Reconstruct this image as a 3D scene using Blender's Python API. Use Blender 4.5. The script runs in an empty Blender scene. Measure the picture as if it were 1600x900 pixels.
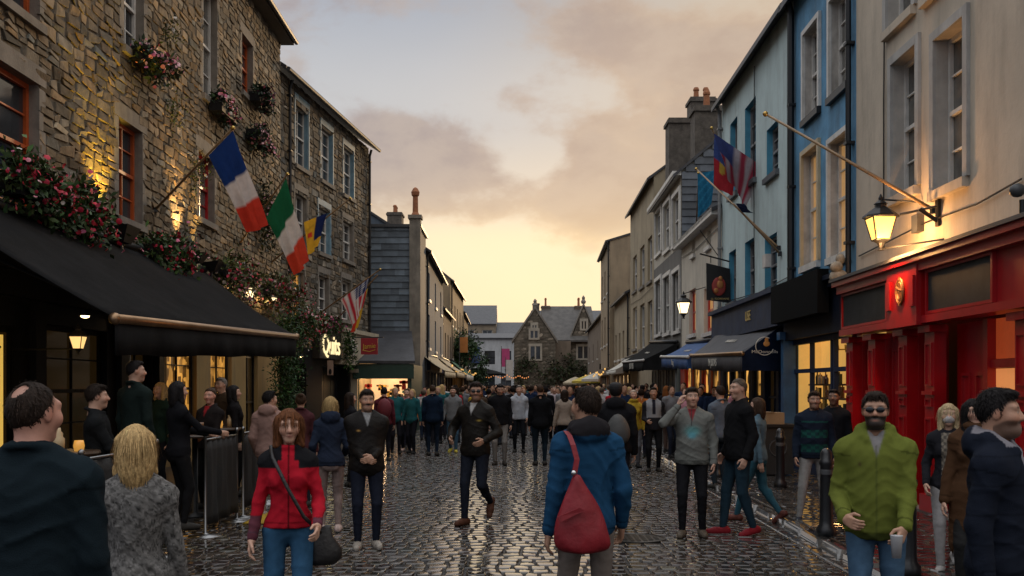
import bpy, bmesh, math, random
import numpy as np
from mathutils import Vector, Matrix, Euler
R = math.radians
random.seed(11); rng = np.random.default_rng(11)
scn = bpy.context.scene
COL = scn.collection
# ---------------------------------------------------------------- camera, sky, sun, exposure
F = 1600 * 35 / 36; CX, HY, CZ = 800.0, 603.0, 1.78      # photo pixels: focal length, principal column, horizon row, eye height
cam_d = bpy.data.cameras.new('camera'); cam = bpy.data.objects.new('camera', cam_d); COL.objects.link(cam)
cam.location = (0, 0, CZ); cam.rotation_euler = (R(90), 0, 0)
cam_d.lens = 35; cam_d.sensor_width = 36; cam_d.shift_y = (HY - 450) / 1600
cam_d.clip_start = 0.1; cam_d.clip_end = 3000
scn.camera = cam
scn.view_settings.view_transform = 'Standard'; scn.view_settings.look = 'None'
scn.view_settings.exposure = 0.10; scn.view_settings.gamma = 1
scn.render.engine = 'CYCLES'
scn.cycles.use_denoising = True
scn.cycles.max_bounces = 6; scn.cycles.diffuse_bounces = 3; scn.cycles.glossy_bounces = 3
scn.cycles.transmission_bounces = 4; scn.cycles.transparent_max_bounces = 6
scn.cycles.sample_clamp_indirect = 3.0
scn.cycles.caustics_reflective = False; scn.cycles.caustics_refractive = False
SUN_EL, SUN_AZ = R(7), R(16)                              # sunset beyond the street's end, a little to the right
ZENITH = 1.5
wd = bpy.data.worlds.new('World'); scn.world = wd; wd.use_nodes = True
nt = wd.node_tree; nt.nodes.clear(); L = nt.links.new
def wn(t, **k):
    n = nt.nodes.new(t)
    for a, b in k.items(): setattr(n, a, b)
    return n
def wmath(op, a, b=None, c=None):
    n = wn('ShaderNodeMath', operation=op)
    for i, v in enumerate((a, b, c)):
        if v is None: continue
        if isinstance(v, (int, float)): n.inputs[i].default_value = v
        else: L(v, n.inputs[i])
    return n.outputs[0]
def wramp(fac, stops, interp='EASE'):
    n = wn('ShaderNodeValToRGB'); n.color_ramp.interpolation = interp
    e = n.color_ramp.elements
    while len(e) < len(stops): e.new(0.5)
    for q, (p, c) in zip(e, stops): q.position = p; q.color = (*c, 1) if len(c) == 3 else c
    L(fac, n.inputs[0]); return n.outputs[0]
def wmix(fac, a, b):
    n = wn('ShaderNodeMix', data_type='RGBA')
    if isinstance(fac, (int, float)): n.inputs[0].default_value = fac
    else: L(fac, n.inputs[0])
    for i, v in ((6, a), (7, b)):
        if isinstance(v, tuple): n.inputs[i].default_value = (*v, 1)
        else: L(v, n.inputs[i])
    return n.outputs[2]
tc = wn('ShaderNodeTexCoord'); sep = wn('ShaderNodeSeparateXYZ'); L(tc.outputs['Generated'], sep.inputs[0])
dx, dy, dz = sep.outputs
nz1 = wn('ShaderNodeTexNoise'); nz1.inputs['Scale'].default_value = 7.5; nz1.inputs['Detail'].default_value = 9
nz1.inputs['Roughness'].default_value = 0.56; nz1.inputs['Distortion'].default_value = 0.15
mp = wn('ShaderNodeMapping'); mp.inputs['Scale'].default_value = (1, 1, 1.7); mp.inputs['Location'].default_value = (0.37, 0.1, 0.23)
L(tc.outputs['Generated'], mp.inputs[0]); L(mp.outputs[0], nz1.inputs['Vector'])
nz2 = wn('ShaderNodeTexNoise'); nz2.inputs['Scale'].default_value = 2.2; nz2.inputs['Detail'].default_value = 4
L(mp.outputs[0], nz2.inputs['Vector'])
clear = wramp(dz, [(0.0, (.96, .70, .40)), (0.07, (.95, .75, .49)), (0.14, (.92, .76, .52)), (0.19, (.68, .61, .53)), (0.26, (.52, .52, .53)), (0.38, (.37, .395, .45)), (0.6, (.95, .97, 1.02)), (1.0, (ZENITH, ZENITH * 1.02, ZENITH * 1.05))])
east = wramp(dz, [(0.0, (.34, .36, .42)), (0.3, (.42, .45, .52)), (0.6, (.95, .97, 1.02)), (1.0, (ZENITH, ZENITH * 1.02, ZENITH * 1.05))])
clear = wmix(wramp(dy, [(0.25, (0, 0, 0)), (0.8, (1, 1, 1))]), east, clear)
right_w = wramp(wmath('MULTIPLY_ADD', dx, 1.0, 0.5), [(0.40, (0, 0, 0)), (0.78, (1, 1, 1))])
clear = wmix(wmath('MULTIPLY', right_w, wramp(dz, [(0.12, (0, 0, 0)), (0.3, (.75, .75, .75)), (0.42, (.75, .75, .75)), (.6, (0, 0, 0))])), clear, (.72, .56, .38))
# cloud banks stand at fixed directions of the sky: (photo column, photo row, radius, weight, flatness)
tot = None
for px, py, rad, amp, fl in [(690, 240, 170, .66, 1.5), (620, 215, 70, .35, 1.2), (790, 298, 100, .6, 1.8), (960, 235, 150, .60, 1.3), (1060, 300, 150, .5, 1.4), (1090, 170, 130, .45, 1.2),
                             (760, 25, 150, .42, 1.6), (960, 70, 190, .55, 1.6), (815, 158, 60, .38, 1.0), (640, 300, 110, .30, 2.0), (900, 320, 90, .4, 2.0), (560, 330, 60, .3, 1.6), (800, 195, 85, -.5, 1.0), (745, 120, 110, -.5, 1.2), (835, 262, 60, -.5, 1.0), (905, 120, 60, -.25, 1.0), (1040, 330, 110, .4, 1.8), (640, 160, 50, -.2, 1.0)]:
    v = Vector(((px - CX) / F, 1, (HY - py) / F)).normalized(); r = rad / F
    s = wn('ShaderNodeVectorMath', operation='SUBTRACT'); L(tc.outputs['Generated'], s.inputs[0]); s.inputs[1].default_value = v
    s2 = wn('ShaderNodeVectorMath', operation='MULTIPLY'); L(s.outputs[0], s2.inputs[0]); s2.inputs[1].default_value = (1, 1, fl)
    ln = wn('ShaderNodeVectorMath', operation='LENGTH'); L(s2.outputs[0], ln.inputs[0])
    mr = wn('ShaderNodeMapRange', interpolation_type='SMOOTHSTEP'); L(ln.outputs['Value'], mr.inputs[0])
    mr.inputs[1].default_value = 0; mr.inputs[2].default_value = r * 1.6; mr.inputs[3].default_value = amp; mr.inputs[4].default_value = 0
    tot = mr.outputs[0] if tot is None else wmath('ADD', tot, mr.outputs[0])
cl = wmath('ADD', wmath('MINIMUM', tot, 0.85), wmath('MULTIPLY', wmath('SUBTRACT', nz1.outputs[0], 0.5), 3.0))
mask = wn('ShaderNodeMapRange', interpolation_type='SMOOTHSTEP'); L(cl, mask.inputs[0]); mask.inputs[1].default_value = .12; mask.inputs[2].default_value = .58
core = wn('ShaderNodeMapRange', interpolation_type='SMOOTHSTEP'); L(cl, core.inputs[0]); core.inputs[1].default_value = .3; core.inputs[2].default_value = .9
ccol = wmix(wramp(wmath('MULTIPLY_ADD', dx, 1.0, 0.5), [(0.42, (0, 0, 0)), (0.68, (1, 1, 1))]), (.365, .315, .315), (.54, .395, .29))
ccol = wmix(wramp(dz, [(0.12, (1, 1, 1)), (0.22, (0, 0, 0))]), ccol, (.80, .57, .33))
ccol = wmix(wmath('MULTIPLY', core.outputs[0], .38), ccol, (.33, .275, .27))
nz3 = wn('ShaderNodeTexNoise'); nz3.inputs['Scale'].default_value = 13; nz3.inputs['Detail'].default_value = 7; nz3.inputs['Roughness'].default_value = .6; L(mp.outputs[0], nz3.inputs['Vector'])
ccol = wmix(wramp(nz3.outputs[0], [(.40, (.22, .22, .22)), (.66, (0, 0, 0))]), ccol, (.72, .60, .47))
sky_c = wmix(wmath('MULTIPLY', mask.outputs[0], wramp(dz, [(0.08, (0, 0, 0)), (0.17, (.92, .92, .92))])), clear, ccol)
gl = wn('ShaderNodeVectorMath', operation='DISTANCE'); L(tc.outputs['Generated'], gl.inputs[0]); gl.inputs[1].default_value = Vector((40 / F, 1, 190 / F)).normalized()
gk = wn('ShaderNodeMapRange', interpolation_type='SMOOTHSTEP'); L(gl.outputs['Value'], gk.inputs[0]); gk.inputs[1].default_value = 0; gk.inputs[2].default_value = .30; gk.inputs[3].default_value = 1; gk.inputs[4].default_value = 0
gc = wn('ShaderNodeVectorMath', operation='SCALE'); gc.inputs[0].default_value = (.12, .065, .01); L(gk.outputs[0], gc.inputs['Scale'])
ga = wn('ShaderNodeVectorMath', operation='ADD'); L(sky_c, ga.inputs[0]); L(gc.outputs[0], ga.inputs[1]); sky_c = ga.outputs[0]
var = wn('ShaderNodeMapRange'); L(nz2.outputs[0], var.inputs[0]); var.inputs[1].default_value = .3; var.inputs[2].default_value = .7; var.inputs[3].default_value = .93; var.inputs[4].default_value = 1.07
vm = wn('ShaderNodeVectorMath', operation='SCALE'); L(sky_c, vm.inputs[0]); L(var.outputs[0], vm.inputs['Scale'])
bg1 = wn('ShaderNodeBackground'); L(vm.outputs[0], bg1.inputs[0]); bg1.inputs[1].default_value = 1.0
st = wn('ShaderNodeTexSky', sky_type='NISHITA'); st.sun_disc = False; st.sun_elevation = SUN_EL; st.sun_rotation = SUN_AZ; st.dust_density = 3
bg2 = wn('ShaderNodeBackground'); L(st.outputs[0], bg2.inputs[0]); bg2.inputs[1].default_value = 0.0018
ad = wn('ShaderNodeAddShader'); L(bg1.outputs[0], ad.inputs[0]); L(bg2.outputs[0], ad.inputs[1])
wo = wn('ShaderNodeOutputWorld'); L(ad.outputs[0], wo.inputs[0])
sun_d = bpy.data.lights.new('sun', 'SUN'); sun_d.energy = 1.3; sun_d.angle = R(6); sun_d.color = (1, .66, .34)
sun = bpy.data.objects.new('sun', sun_d); COL.objects.link(sun)
sv = Vector((math.sin(SUN_AZ) * math.cos(SUN_EL), math.cos(SUN_AZ) * math.cos(SUN_EL), math.sin(SUN_EL)))
sun.rotation_euler = (-sv).to_track_quat('-Z', 'Y').to_euler()

# ---------------------------------------------------------------- helpers
def P(px, py, d): return Vector(((px - CX) * d / F, d, CZ + (HY - py) * d / F))
def lin(r, g, b):
    f = lambda c: c / 12.92 if c <= .04045 else ((c + .055) / 1.055) ** 2.4
    return (f(r / 255), f(g / 255), f(b / 255))
MATS = {}
def M(name, col=(.5, .5, .5), rough=.6, metal=0., var=.18, vs=2.5, bump=0., bs=40., tint=False, spec=.5, emit=None, est=0., streak=0., coat=0., back=False, rvar=0.):
    if name in MATS: return MATS[name]
    m = bpy.data.materials.new(name); m.use_nodes = True; t = m.node_tree; b = t.nodes['Principled BSDF']
    def N(k): return t.nodes.new(k)
    co = N('ShaderNodeTexCoord')
    if tint:
        at = N('ShaderNodeAttribute'); at.attribute_name = 'tint'; base = at.outputs['Color']
    else:
        rg = N('ShaderNodeRGB'); rg.outputs[0].default_value = (*col, 1); base = rg.outputs[0]
    if var > 0:
        no = N('ShaderNodeTexNoise'); no.inputs['Scale'].default_value = vs; no.inputs['Detail'].default_value = 6; no.inputs['Roughness'].default_value = .62
        t.links.new(co.outputs['Object'], no.inputs['Vector'])
        mr = N('ShaderNodeMapRange'); mr.inputs[1].default_value = .3; mr.inputs[2].default_value = .7; mr.inputs[3].default_value = 1 - var; mr.inputs[4].default_value = 1 + var
        t.links.new(no.outputs[0], mr.inputs[0])
        sc = N('ShaderNodeVectorMath'); sc.operation = 'SCALE'; t.links.new(base, sc.inputs[0]); t.links.new(mr.outputs[0], sc.inputs['Scale']); base = sc.outputs[0]
        if rvar:
            m2 = N('ShaderNodeMapRange'); m2.inputs[1].default_value = .35; m2.inputs[2].default_value = .65; m2.inputs[3].default_value = rough - rvar; m2.inputs[4].default_value = rough + rvar
            t.links.new(no.outputs[0], m2.inputs[0]); t.links.new(m2.outputs[0], b.inputs['Roughness'])
    if streak > 0:      # weather stains: blotches drawn out downwards by running water
        mp_ = N('ShaderNodeMapping'); mp_.inputs['Scale'].default_value = (1.3, 1.3, .28); t.links.new(co.outputs['Object'], mp_.inputs[0])
        n2 = N('ShaderNodeTexNoise'); n2.inputs['Scale'].default_value = 1.9; n2.inputs['Detail'].default_value = 8; n2.inputs['Roughness'].default_value = .66
        t.links.new(mp_.outputs[0], n2.inputs['Vector'])
        mr = N('ShaderNodeMapRange'); mr.inputs[1].default_value = .46; mr.inputs[2].default_value = .72; mr.inputs[3].default_value = 0; mr.inputs[4].default_value = streak
        t.links.new(n2.outputs[0], mr.inputs[0])
        mx = N('ShaderNodeMix'); mx.data_type = 'RGBA'; t.links.new(mr.outputs[0], mx.inputs[0]); t.links.new(base, mx.inputs[6]); mx.inputs[7].default_value = (.07, .062, .05, 1); base = mx.outputs[2]
    t.links.new(base, b.inputs['Base Color'])
    if not (var > 0 and rvar): b.inputs['Roughness'].default_value = rough
    b.inputs['Metallic'].default_value = metal; b.inputs['Specular IOR Level'].default_value = spec
    b.inputs['Coat Weight'].default_value = coat; b.inputs['Coat Roughness'].default_value = .12
    if bump:
        n3 = N('ShaderNodeTexNoise'); n3.inputs['Scale'].default_value = bs; n3.inputs['Detail'].default_value = 5
        t.links.new(co.outputs['Object'], n3.inputs['Vector'])
        bp = N('ShaderNodeBump'); bp.inputs['Strength'].default_value = min(1, bump); bp.inputs['Distance'].default_value = .02
        t.links.new(n3.outputs[0], bp.inputs['Height']); t.links.new(bp.outputs[0], b.inputs['Normal'])
    if emit:
        b.inputs['Emission Color'].default_value = (*emit, 1); b.inputs['Emission Strength'].default_value = est
    MATS[name] = m; return m
ORG = {}
def weighted(o, w=70):
    m = o.modifiers.new('weighted_normal', 'WEIGHTED_NORMAL'); m.mode = 'FACE_AREA'; m.weight = w; m.keep_sharp = False; return o
def org(o): return ORG.get(o.name, Vector((0, 0, 0))) if o else Vector((0, 0, 0))
def tag(o, label=None, cat=None, group=None, kind=None):
    if label: o['label'] = label
    if cat: o['category'] = cat
    if group: o['group'] = group
    if kind: o['kind'] = kind
    return o
def thing(name, label, cat, loc=(0, 0, 0), group=None):
    o = bpy.data.objects.new(name, None); COL.objects.link(o); o.location = loc; o.empty_display_size = .2
    ORG[o.name] = Vector(loc); return tag(o, label, cat, group)
def raw_obj(name, V, Fc, mats, parent=None, smooth=False, mi=None, tint=None, origin=None, uv=True):
    V = np.asarray(V, dtype=np.float64); og = np.array(origin if origin is not None else org(parent))
    me = bpy.data.meshes.new(name)
    if isinstance(Fc, np.ndarray):
        n, k = Fc.shape; me.vertices.add(len(V)); me.vertices.foreach_set('co', (V - og).astype(np.float32).ravel())
        me.loops.add(n * k); me.loops.foreach_set('vertex_index', Fc.astype(np.int32).ravel())
        me.polygons.add(n); me.polygons.foreach_set('loop_start', np.arange(0, n * k, k, dtype=np.int32)); me.update(calc_edges=True)
    else:
        me.from_pydata([tuple(x) for x in (V - og)], [], Fc)
    for m_ in (mats if isinstance(mats, (list, tuple)) else [mats]): me.materials.append(m_)
    if mi is not None: me.polygons.foreach_set('material_index', np.asarray(mi, dtype=np.int32))
    if smooth: me.polygons.foreach_set('use_smooth', np.ones(len(me.polygons), dtype=bool))
    if tint is not None:
        ca = me.color_attributes.new('tint', 'FLOAT_COLOR', 'POINT'); t4 = np.ones((len(V), 4), dtype=np.float32); t4[:, :3] = tint
        ca.data.foreach_set('color', t4.ravel())
    if uv:
        ul = me.uv_layers.new(name='uv'); nl = len(me.loops)
        vi = np.empty(nl, dtype=np.int32); me.loops.foreach_get('vertex_index', vi)
        nr = np.empty(len(me.polygons) * 3, dtype=np.float32); me.polygons.foreach_get('normal', nr); nr = np.abs(nr.reshape(-1, 3))
        lt = np.empty(len(me.polygons), dtype=np.int32); me.polygons.foreach_get('loop_total', lt)
        ax = np.repeat(np.argmax(nr * np.array([1, 1, 1.0]), axis=1), lt); co = V[vi]
        u = np.where(ax == 0, co[:, 1], co[:, 0]); w = np.where(ax == 2, co[:, 1], co[:, 2])
        ul.data.foreach_set('uv', np.stack([u, w], 1).astype(np.float32).ravel())
    o = bpy.data.objects.new(name, me); COL.objects.link(o)
    if parent: o.parent = parent
    elif origin is not None: o.location = origin
    ORG[o.name] = Vector(og) if (parent or origin is not None) else Vector((0, 0, 0))
    return o
class MB:
    def __init__(s): s.v = []; s.f = []; s.m = []
    def add(s, vs, fs, mi=0):
        b = len(s.v); s.v += [tuple(x) for x in vs]; s.f += [tuple(i + b for i in f) for f in fs]; s.m += [mi] * len(fs); return s
    def quad(s, a, b, c, d, mi=0): return s.add([a, b, c, d], [(0, 1, 2, 3)], mi)
    def hexa(s, p, mi=0):     # 8 points: bottom ring 0-3, top ring 4-7
        return s.add(p, [(0, 3, 2, 1), (4, 5, 6, 7), (0, 1, 5, 4), (1, 2, 6, 5), (2, 3, 7, 6), (3, 0, 4, 7)], mi)
    def box(s, x0, x1, y0, y1, z0, z1, mi=0):
        return s.hexa([(x0, y0, z0), (x1, y0, z0), (x1, y1, z0), (x0, y1, z0), (x0, y0, z1), (x1, y0, z1), (x1, y1, z1), (x0, y1, z1)], mi)
    def wbox(s, W, s0, s1, o0, o1, z0, z1, mi=0):
        return s.hexa([W.at(s0, o0, z0), W.at(s1, o0, z0), W.at(s1, o1, z0), W.at(s0, o1, z0), W.at(s0, o0, z1), W.at(s1, o0, z1), W.at(s1, o1, z1), W.at(s0, o1, z1)], mi)
    def tube(s, pts, r, n=8, mi=0, cap=True):
        pts = [Vector(p) for p in pts]; rr = r if isinstance(r, (list, tuple)) else [r] * len(pts); b = len(s.v); up = None
        for i, p in enumerate(pts):
            t = (pts[min(i + 1, len(pts) - 1)] - pts[max(i - 1, 0)]).normalized()
            if up is None: up = Vector((0, 0, 1)) if abs(t.z) < .9 else Vector((1, 0, 0))
            a = t.cross(up).normalized(); c = a.cross(t).normalized(); up = c
            for k in range(n):
                w = 2 * math.pi * k / n; s.v.append(tuple(p + (a * math.cos(w) + c * math.sin(w)) * rr[i]))
        for i in range(len(pts) - 1):
            for k in range(n):
                k2 = (k + 1) % n; s.f.append((b + i * n + k, b + i * n + k2, b + (i + 1) * n + k2, b + (i + 1) * n + k)); s.m.append(mi)
        if cap:
            s.f.append(tuple(b + k for k in range(n))[::-1]); s.f.append(tuple(b + (len(pts) - 1) * n + k for k in range(n))); s.m += [mi, mi]
        return s
    def lathe(s, c, prof, n=12, mi=0, sx=1, sy=1, rot=0):
        b = len(s.v); c = Vector(c)
        for r, z in prof:
            for k in range(n):
                w = 2 * math.pi * k / n + rot; s.v.append((c.x + r * math.cos(w) * sx, c.y + r * math.sin(w) * sy, c.z + z))
        for i in range(len(prof) - 1):
            for k in range(n):
                k2 = (k + 1) % n; s.f.append((b + i * n + k, b + i * n + k2, b + (i + 1) * n + k2, b + (i + 1) * n + k)); s.m.append(mi)
        s.f.append(tuple(b + k for k in range(n))[::-1]); s.f.append(tuple(b + (len(prof) - 1) * n + k for k in range(n))); s.m += [mi, mi]
        return s
    def ell(s, c, r, n=10, mi=0):
        k = n // 2 + 1
        return s.lathe(c, [(math.sin(math.pi * i / k) * r[0] + 1e-4, -math.cos(math.pi * i / k) * r[2]) for i in range(k + 1)], n, mi, 1, r[1] / r[0])
    def prism(s, poly, d, mi=0):   # planar polygon of 3-D points pushed along d
        n = len(poly); d = Vector(d); top = [Vector(p) + d for p in poly]
        return s.add(list(poly) + top, [tuple(range(n))[::-1], tuple(range(n, 2 * n))] + [(i, (i + 1) % n, n + (i + 1) % n, n + i) for i in range(n)], mi)
    def build(s, name, mats, parent=None, smooth=False, origin=None, fix=True):
        o = raw_obj(name, s.v, s.f, mats, parent, smooth, s.m, origin=origin)
        if fix:
            bm = bmesh.new(); bm.from_mesh(o.data); bmesh.ops.recalc_face_normals(bm, faces=bm.faces); bm.to_mesh(o.data); bm.free()
        return o
class Wall:      # a facade in plan: near foot p0, far foot p1; s runs along it, o out towards the street
    def __init__(s, p0, p1, street=None):
        s.p = Vector((p0[0], p0[1], 0)); e = Vector((p1[0], p1[1], 0)); s.u = (e - s.p).normalized(); s.len = (e - s.p).length
        n = Vector((-s.u.y, s.u.x, 0)); mid = (s.p + e) / 2; tgt = Vector((street[0], street[1], 0)) if street else Vector((0, mid.y, 0))
        s.n = n if n.dot(tgt - mid) > 0 else -n
    def at(s, S, o, z): q = s.p + s.u * S + s.n * o; return Vector((q.x, q.y, z))
    def S(s, px):
        k = (px - CX) / F; return (k * s.p.y - s.p.x) / (s.u.x - k * s.u.y)
    def d(s, px): return s.p.y + s.u.y * s.S(px)
    def z(s, px, py): return CZ + (HY - py) * s.d(px) / F
    def rect(s, pa, pb, ya, yb):     # pixel columns pa..pb, rows ya (top), yb (bottom) read at the middle column
        a, b = sorted((s.S(pa), s.S(pb))); m = (pa + pb) / 2; return (a, b, s.z(m, yb), s.z(m, ya))
def copy_tree(o, parent=None):
    c = o.copy(); COL.objects.link(c)
    if parent: c.parent = parent
    for ch in list(o.children): copy_tree(ch, c)
    return c
def text_obj(txt, size, mat, parent, at, right, up, ext=.006, name='lettering', fit=None):
    cu = bpy.data.curves.new('txt', 'FONT'); cu.body = txt; cu.size = size; cu.extrude = ext; cu.align_x = 'CENTER'; cu.align_y = 'CENTER'
    to = bpy.data.objects.new('txt', cu); COL.objects.link(to); bpy.context.view_layer.update()
    me = bpy.data.meshes.new_from_object(to.evaluated_get(bpy.context.evaluated_depsgraph_get()))
    bpy.data.objects.remove(to); bpy.data.curves.remove(cu)
    r = Vector(right).normalized(); u = Vector(up).normalized(); n = r.cross(u).normalized(); og = org(parent); at = Vector(at)
    w = max((v.co.x for v in me.vertices), default=1) - min((v.co.x for v in me.vertices), default=0)
    k = fit / w if fit else 1
    for v in me.vertices: v.co = at + r * v.co.x * k + u * v.co.y + n * v.co.z - og
    me.materials.append(mat); me.name = name
    o = bpy.data.objects.new(name, me); COL.objects.link(o); o.parent = parent; ORG[o.name] = og; return o
# ---------------------------------------------------------------- figures: each piece is one smooth skin grown round a posed skeleton
def smin(a, b, k):
    if k <= 0: return np.minimum(a, b)
    h = np.clip(.5 + .5 * (b - a) / k, 0, 1); return b + (a - b) * h - k * h * (1 - h)
class SDF:
    def __init__(s, xs, ys, zs):
        s.x, s.y, s.z = (np.asarray(q, dtype=np.float32) for q in (xs, ys, zs)); s.D = np.full((len(xs), len(ys), len(zs)), .4, dtype=np.float32)
        s.I = None
    def sl(s, lo, hi):
        r = []
        for ax, a, b in zip((s.x, s.y, s.z), lo, hi):
            i, j = np.searchsorted(ax, a), np.searchsorted(ax, b)
            if j <= i: return None
            r.append(slice(i, j))
        return tuple(r)
    def put(s, fn, lo, hi, k=0., cut=False, idn=None):
        q = s.sl(np.array(lo) - .07, np.array(hi) + .07)
        if q is None: return
        X = s.x[q[0]][:, None, None]; Y = s.y[q[1]][None, :, None]; Z = s.z[q[2]][None, None, :]; d = fn(X, Y, Z)
        if cut: s.D[q] = -smin(-s.D[q], d, k)
        else:
            if idn is not None:
                if s.I is None: s.I = np.zeros(s.D.shape, dtype=np.int16); s.E = np.full(s.D.shape, 9., dtype=np.float32)
                w = d < s.E[q]; s.I[q] = np.where(w, idn, s.I[q]); s.E[q] = np.minimum(s.E[q], d)
            s.D[q] = smin(s.D[q], d, k)
    def cone(s, a, b, ra, rb, k=0., sy=1., **kw):
        a = np.array(a, float); b = np.array(b, float); ab = b - a; l2 = max(1e-9, ab[0] ** 2 + (ab[1] / sy) ** 2 + ab[2] ** 2)
        def fn(X, Y, Z):
            px, py, pz = X - a[0], (Y - a[1]) / sy, Z - a[2]
            t = np.clip((px * ab[0] + py * ab[1] / sy + pz * ab[2]) / l2, 0, 1)
            return (np.sqrt((px - t * ab[0]) ** 2 + (py - t * ab[1] / sy) ** 2 + (pz - t * ab[2]) ** 2) - (ra + (rb - ra) * t)) * min(1, sy)
        m = max(ra, rb); s.put(fn, np.minimum(a, b) - m, np.maximum(a, b) + m, k, **kw)
    def ell(s, c, r, k=0., rot=None, **kw):
        c = np.array(c, float); r = np.array(r, float)
        def fn(X, Y, Z):
            x, y, z = X - c[0], Y - c[1], Z - c[2]
            if rot is not None:
                X_ = 1 / HS; x, y, z = x * X_, y * X_, z * X_; x, y, z = (rot[0, i] * x + rot[1, i] * y + rot[2, i] * z for i in range(3))
            k0 = np.sqrt((x / r[0]) ** 2 + (y / r[1]) ** 2 + (z / r[2]) ** 2); k1 = np.sqrt((x / r[0] ** 2) ** 2 + (y / r[1] ** 2) ** 2 + (z / r[2] ** 2) ** 2)
            return k0 * (k0 - 1) / np.maximum(k1, 1e-6) * (HS if rot is not None else 1)
        m = r.max() if rot is not None else r
        s.put(fn, c - m, c + m, k, **kw)
    def mesh(s):
        D = s.D; S = D < 0; nx, ny, nz = D.shape
        cs = [(a, b, c) for a in (0, 1) for b in (0, 1) for c in (0, 1)]
        cnt = sum(S[a:nx - 1 + a, b:ny - 1 + b, c:nz - 1 + c].astype(np.int8) for a, b, c in cs)
        idx = np.argwhere((cnt > 0) & (cnt < 8)); i, j, k = idx.T
        V = np.stack([D[i + a, j + b, k + c] for a, b, c in cs], 1); acc = np.zeros((len(idx), 3)); n = np.zeros(len(idx))
        C = np.array(cs, float)
        for p in range(8):
            for q in range(p + 1, 8):
                if np.abs(C[p] - C[q]).sum() != 1: continue
                mk = (V[:, p] < 0) != (V[:, q] < 0); t = V[mk, p] / (V[mk, p] - V[mk, q]); acc[mk] += C[p] + t[:, None] * (C[q] - C[p]); n[mk] += 1
        acc /= n[:, None]; mp_ = np.full(D.shape, -1, dtype=np.int32); mp_[i, j, k] = np.arange(len(idx))
        P_ = np.stack([ax[ii] + acc[:, e] * (ax[np.minimum(ii + 1, len(ax) - 1)] - ax[ii]) for e, (ax, ii) in enumerate(((s.x, i), (s.y, j), (s.z, k)))], 1)
        Q = []
        for ax in range(3):
            u, w = [(1, 2), (2, 0), (0, 1)][ax]; sl0 = [slice(1, -1)] * 3; sl1 = [slice(1, -1)] * 3; sl0[ax] = slice(0, -1); sl1[ax] = slice(1, None)
            A = S[tuple(sl0)]; B = S[tuple(sl1)]; e = np.argwhere(A != B)
            if not len(e): continue
            fl = A[tuple(e.T)]; off = np.ones(3, int); off[ax] = 0; e = e + off; du = np.zeros(3, int); du[u] = 1; dw = np.zeros(3, int); dw[w] = 1
            g = lambda o: mp_[tuple((e - o).T)]
            q = np.stack([g(du + dw), g(dw), g(0 * du), g(du)], 1); q[~fl] = q[~fl][:, ::-1]; Q.append(q)
        Q = np.concatenate(Q) if Q else np.zeros((0, 4), int); Q = Q[(Q >= 0).all(1)]
        ids = s.I[i, j, k] if s.I is not None else None
        return P_, Q, ids
def axis(lo, hi, st): return np.arange(lo, hi + st, st)
def zaxis(lo, hi, coarse, fine, zones):
    z = lo; out = [z]
    while z < hi:
        f = any(a - coarse <= z <= b for a, b in zones); z += fine if f else coarse; out.append(z)
    return np.array(out)
def ik(a, t, l1, l2, pole):
    a, t, pole = (np.array(q, float) for q in (a, t, pole)); v = t - a; d = np.linalg.norm(v); d2 = min(d, (l1 + l2) * .998); v = v / d
    t = a + v * d2; x = (l1 * l1 - l2 * l2 + d2 * d2) / (2 * d2); h = math.sqrt(max(0, l1 * l1 - x * x)); pl = pole - v * pole.dot(v); pl /= np.linalg.norm(pl)
    return a + v * x + pl * h, t
HS = .94      # head size against the body
def rotm(yaw, pitch, roll=0): return np.array(Euler((R(pitch), R(roll), R(yaw)), 'XYZ').to_matrix())
STAND = dict(feet=[(-.10, .0, 0, 0), (.10, .02, 0, 0)], hands=[(-.235, .04, .86), (.235, .04, .86)])
POSES = {
 'stand': STAND,
 'walk': dict(feet=[(-.09, .27, 0, 0), (.09, -.30, .07, -38)], hands=[(-.235, -.12, .86), (.235, .18, .90)]),
 'walk2': dict(feet=[(-.09, -.28, .06, -35), (.09, .26, 0, 0)], hands=[(-.235, .18, .90), (.235, -.12, .86)]),
 'amble': dict(feet=[(-.09, .13, 0, 0), (.09, -.15, .02, -14)], hands=[(-.26, -.03, .86), (.26, .10, .88)]),
 'amble2': dict(feet=[(-.09, -.15, .02, -14), (.09, .14, 0, 0)], hands=[(-.26, .10, .88), (.26, -.02, .86)]),
 'pockets': dict(feet=[(-.11, .03, 0, 0), (.11, -.03, 0, 0)], hands=[(-.205, .07, .90), (.205, .07, .90)]),
}
FABRIC = M('fabric', tint=True, rough=.9, var=.10, vs=16, bump=.3, bs=260, spec=.06)
DENIM = M('denim', tint=True, rough=.85, var=.16, vs=20, bump=.3, bs=260, spec=.06)
LEATHER = M('leather', tint=True, rough=.55, var=.2, vs=12, bump=.25, bs=60, spec=.12)
SKIN = M('skin', tint=True, rough=.5, var=.09, vs=30, bump=.06, bs=120, spec=.4)
HAIRM = M('hair', tint=True, rough=.65, var=.2, vs=60, bump=.2, bs=130, spec=.12)
BLACKGLOSS = M('sunglass_lens', (.01, .01, .012), rough=.08, var=0)
SKINS = {'fair': (.52, .31, .22), 'tan': (.42, .235, .155), 'ruddy': (.50, .26, .19), 'dark': (.20, .105, .065)}
HAIRS = {'black': (.012, .010, .010), 'brown': (.045, .026, .016), 'dark': (.022, .014, .010), 'blonde': (.46, .31, .14), 'ginger': (.20, .075, .025), 'grey': (.20, .18, .16), 'ash': (.10, .075, .055)}
def gs(p, c, r): return np.exp(-((((p - np.array(c)) / np.array(r)) ** 2).sum(1)))
def blend(col, w, c): return col + np.clip(w, 0, 1)[:, None] * (np.array(c) - col)
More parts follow.
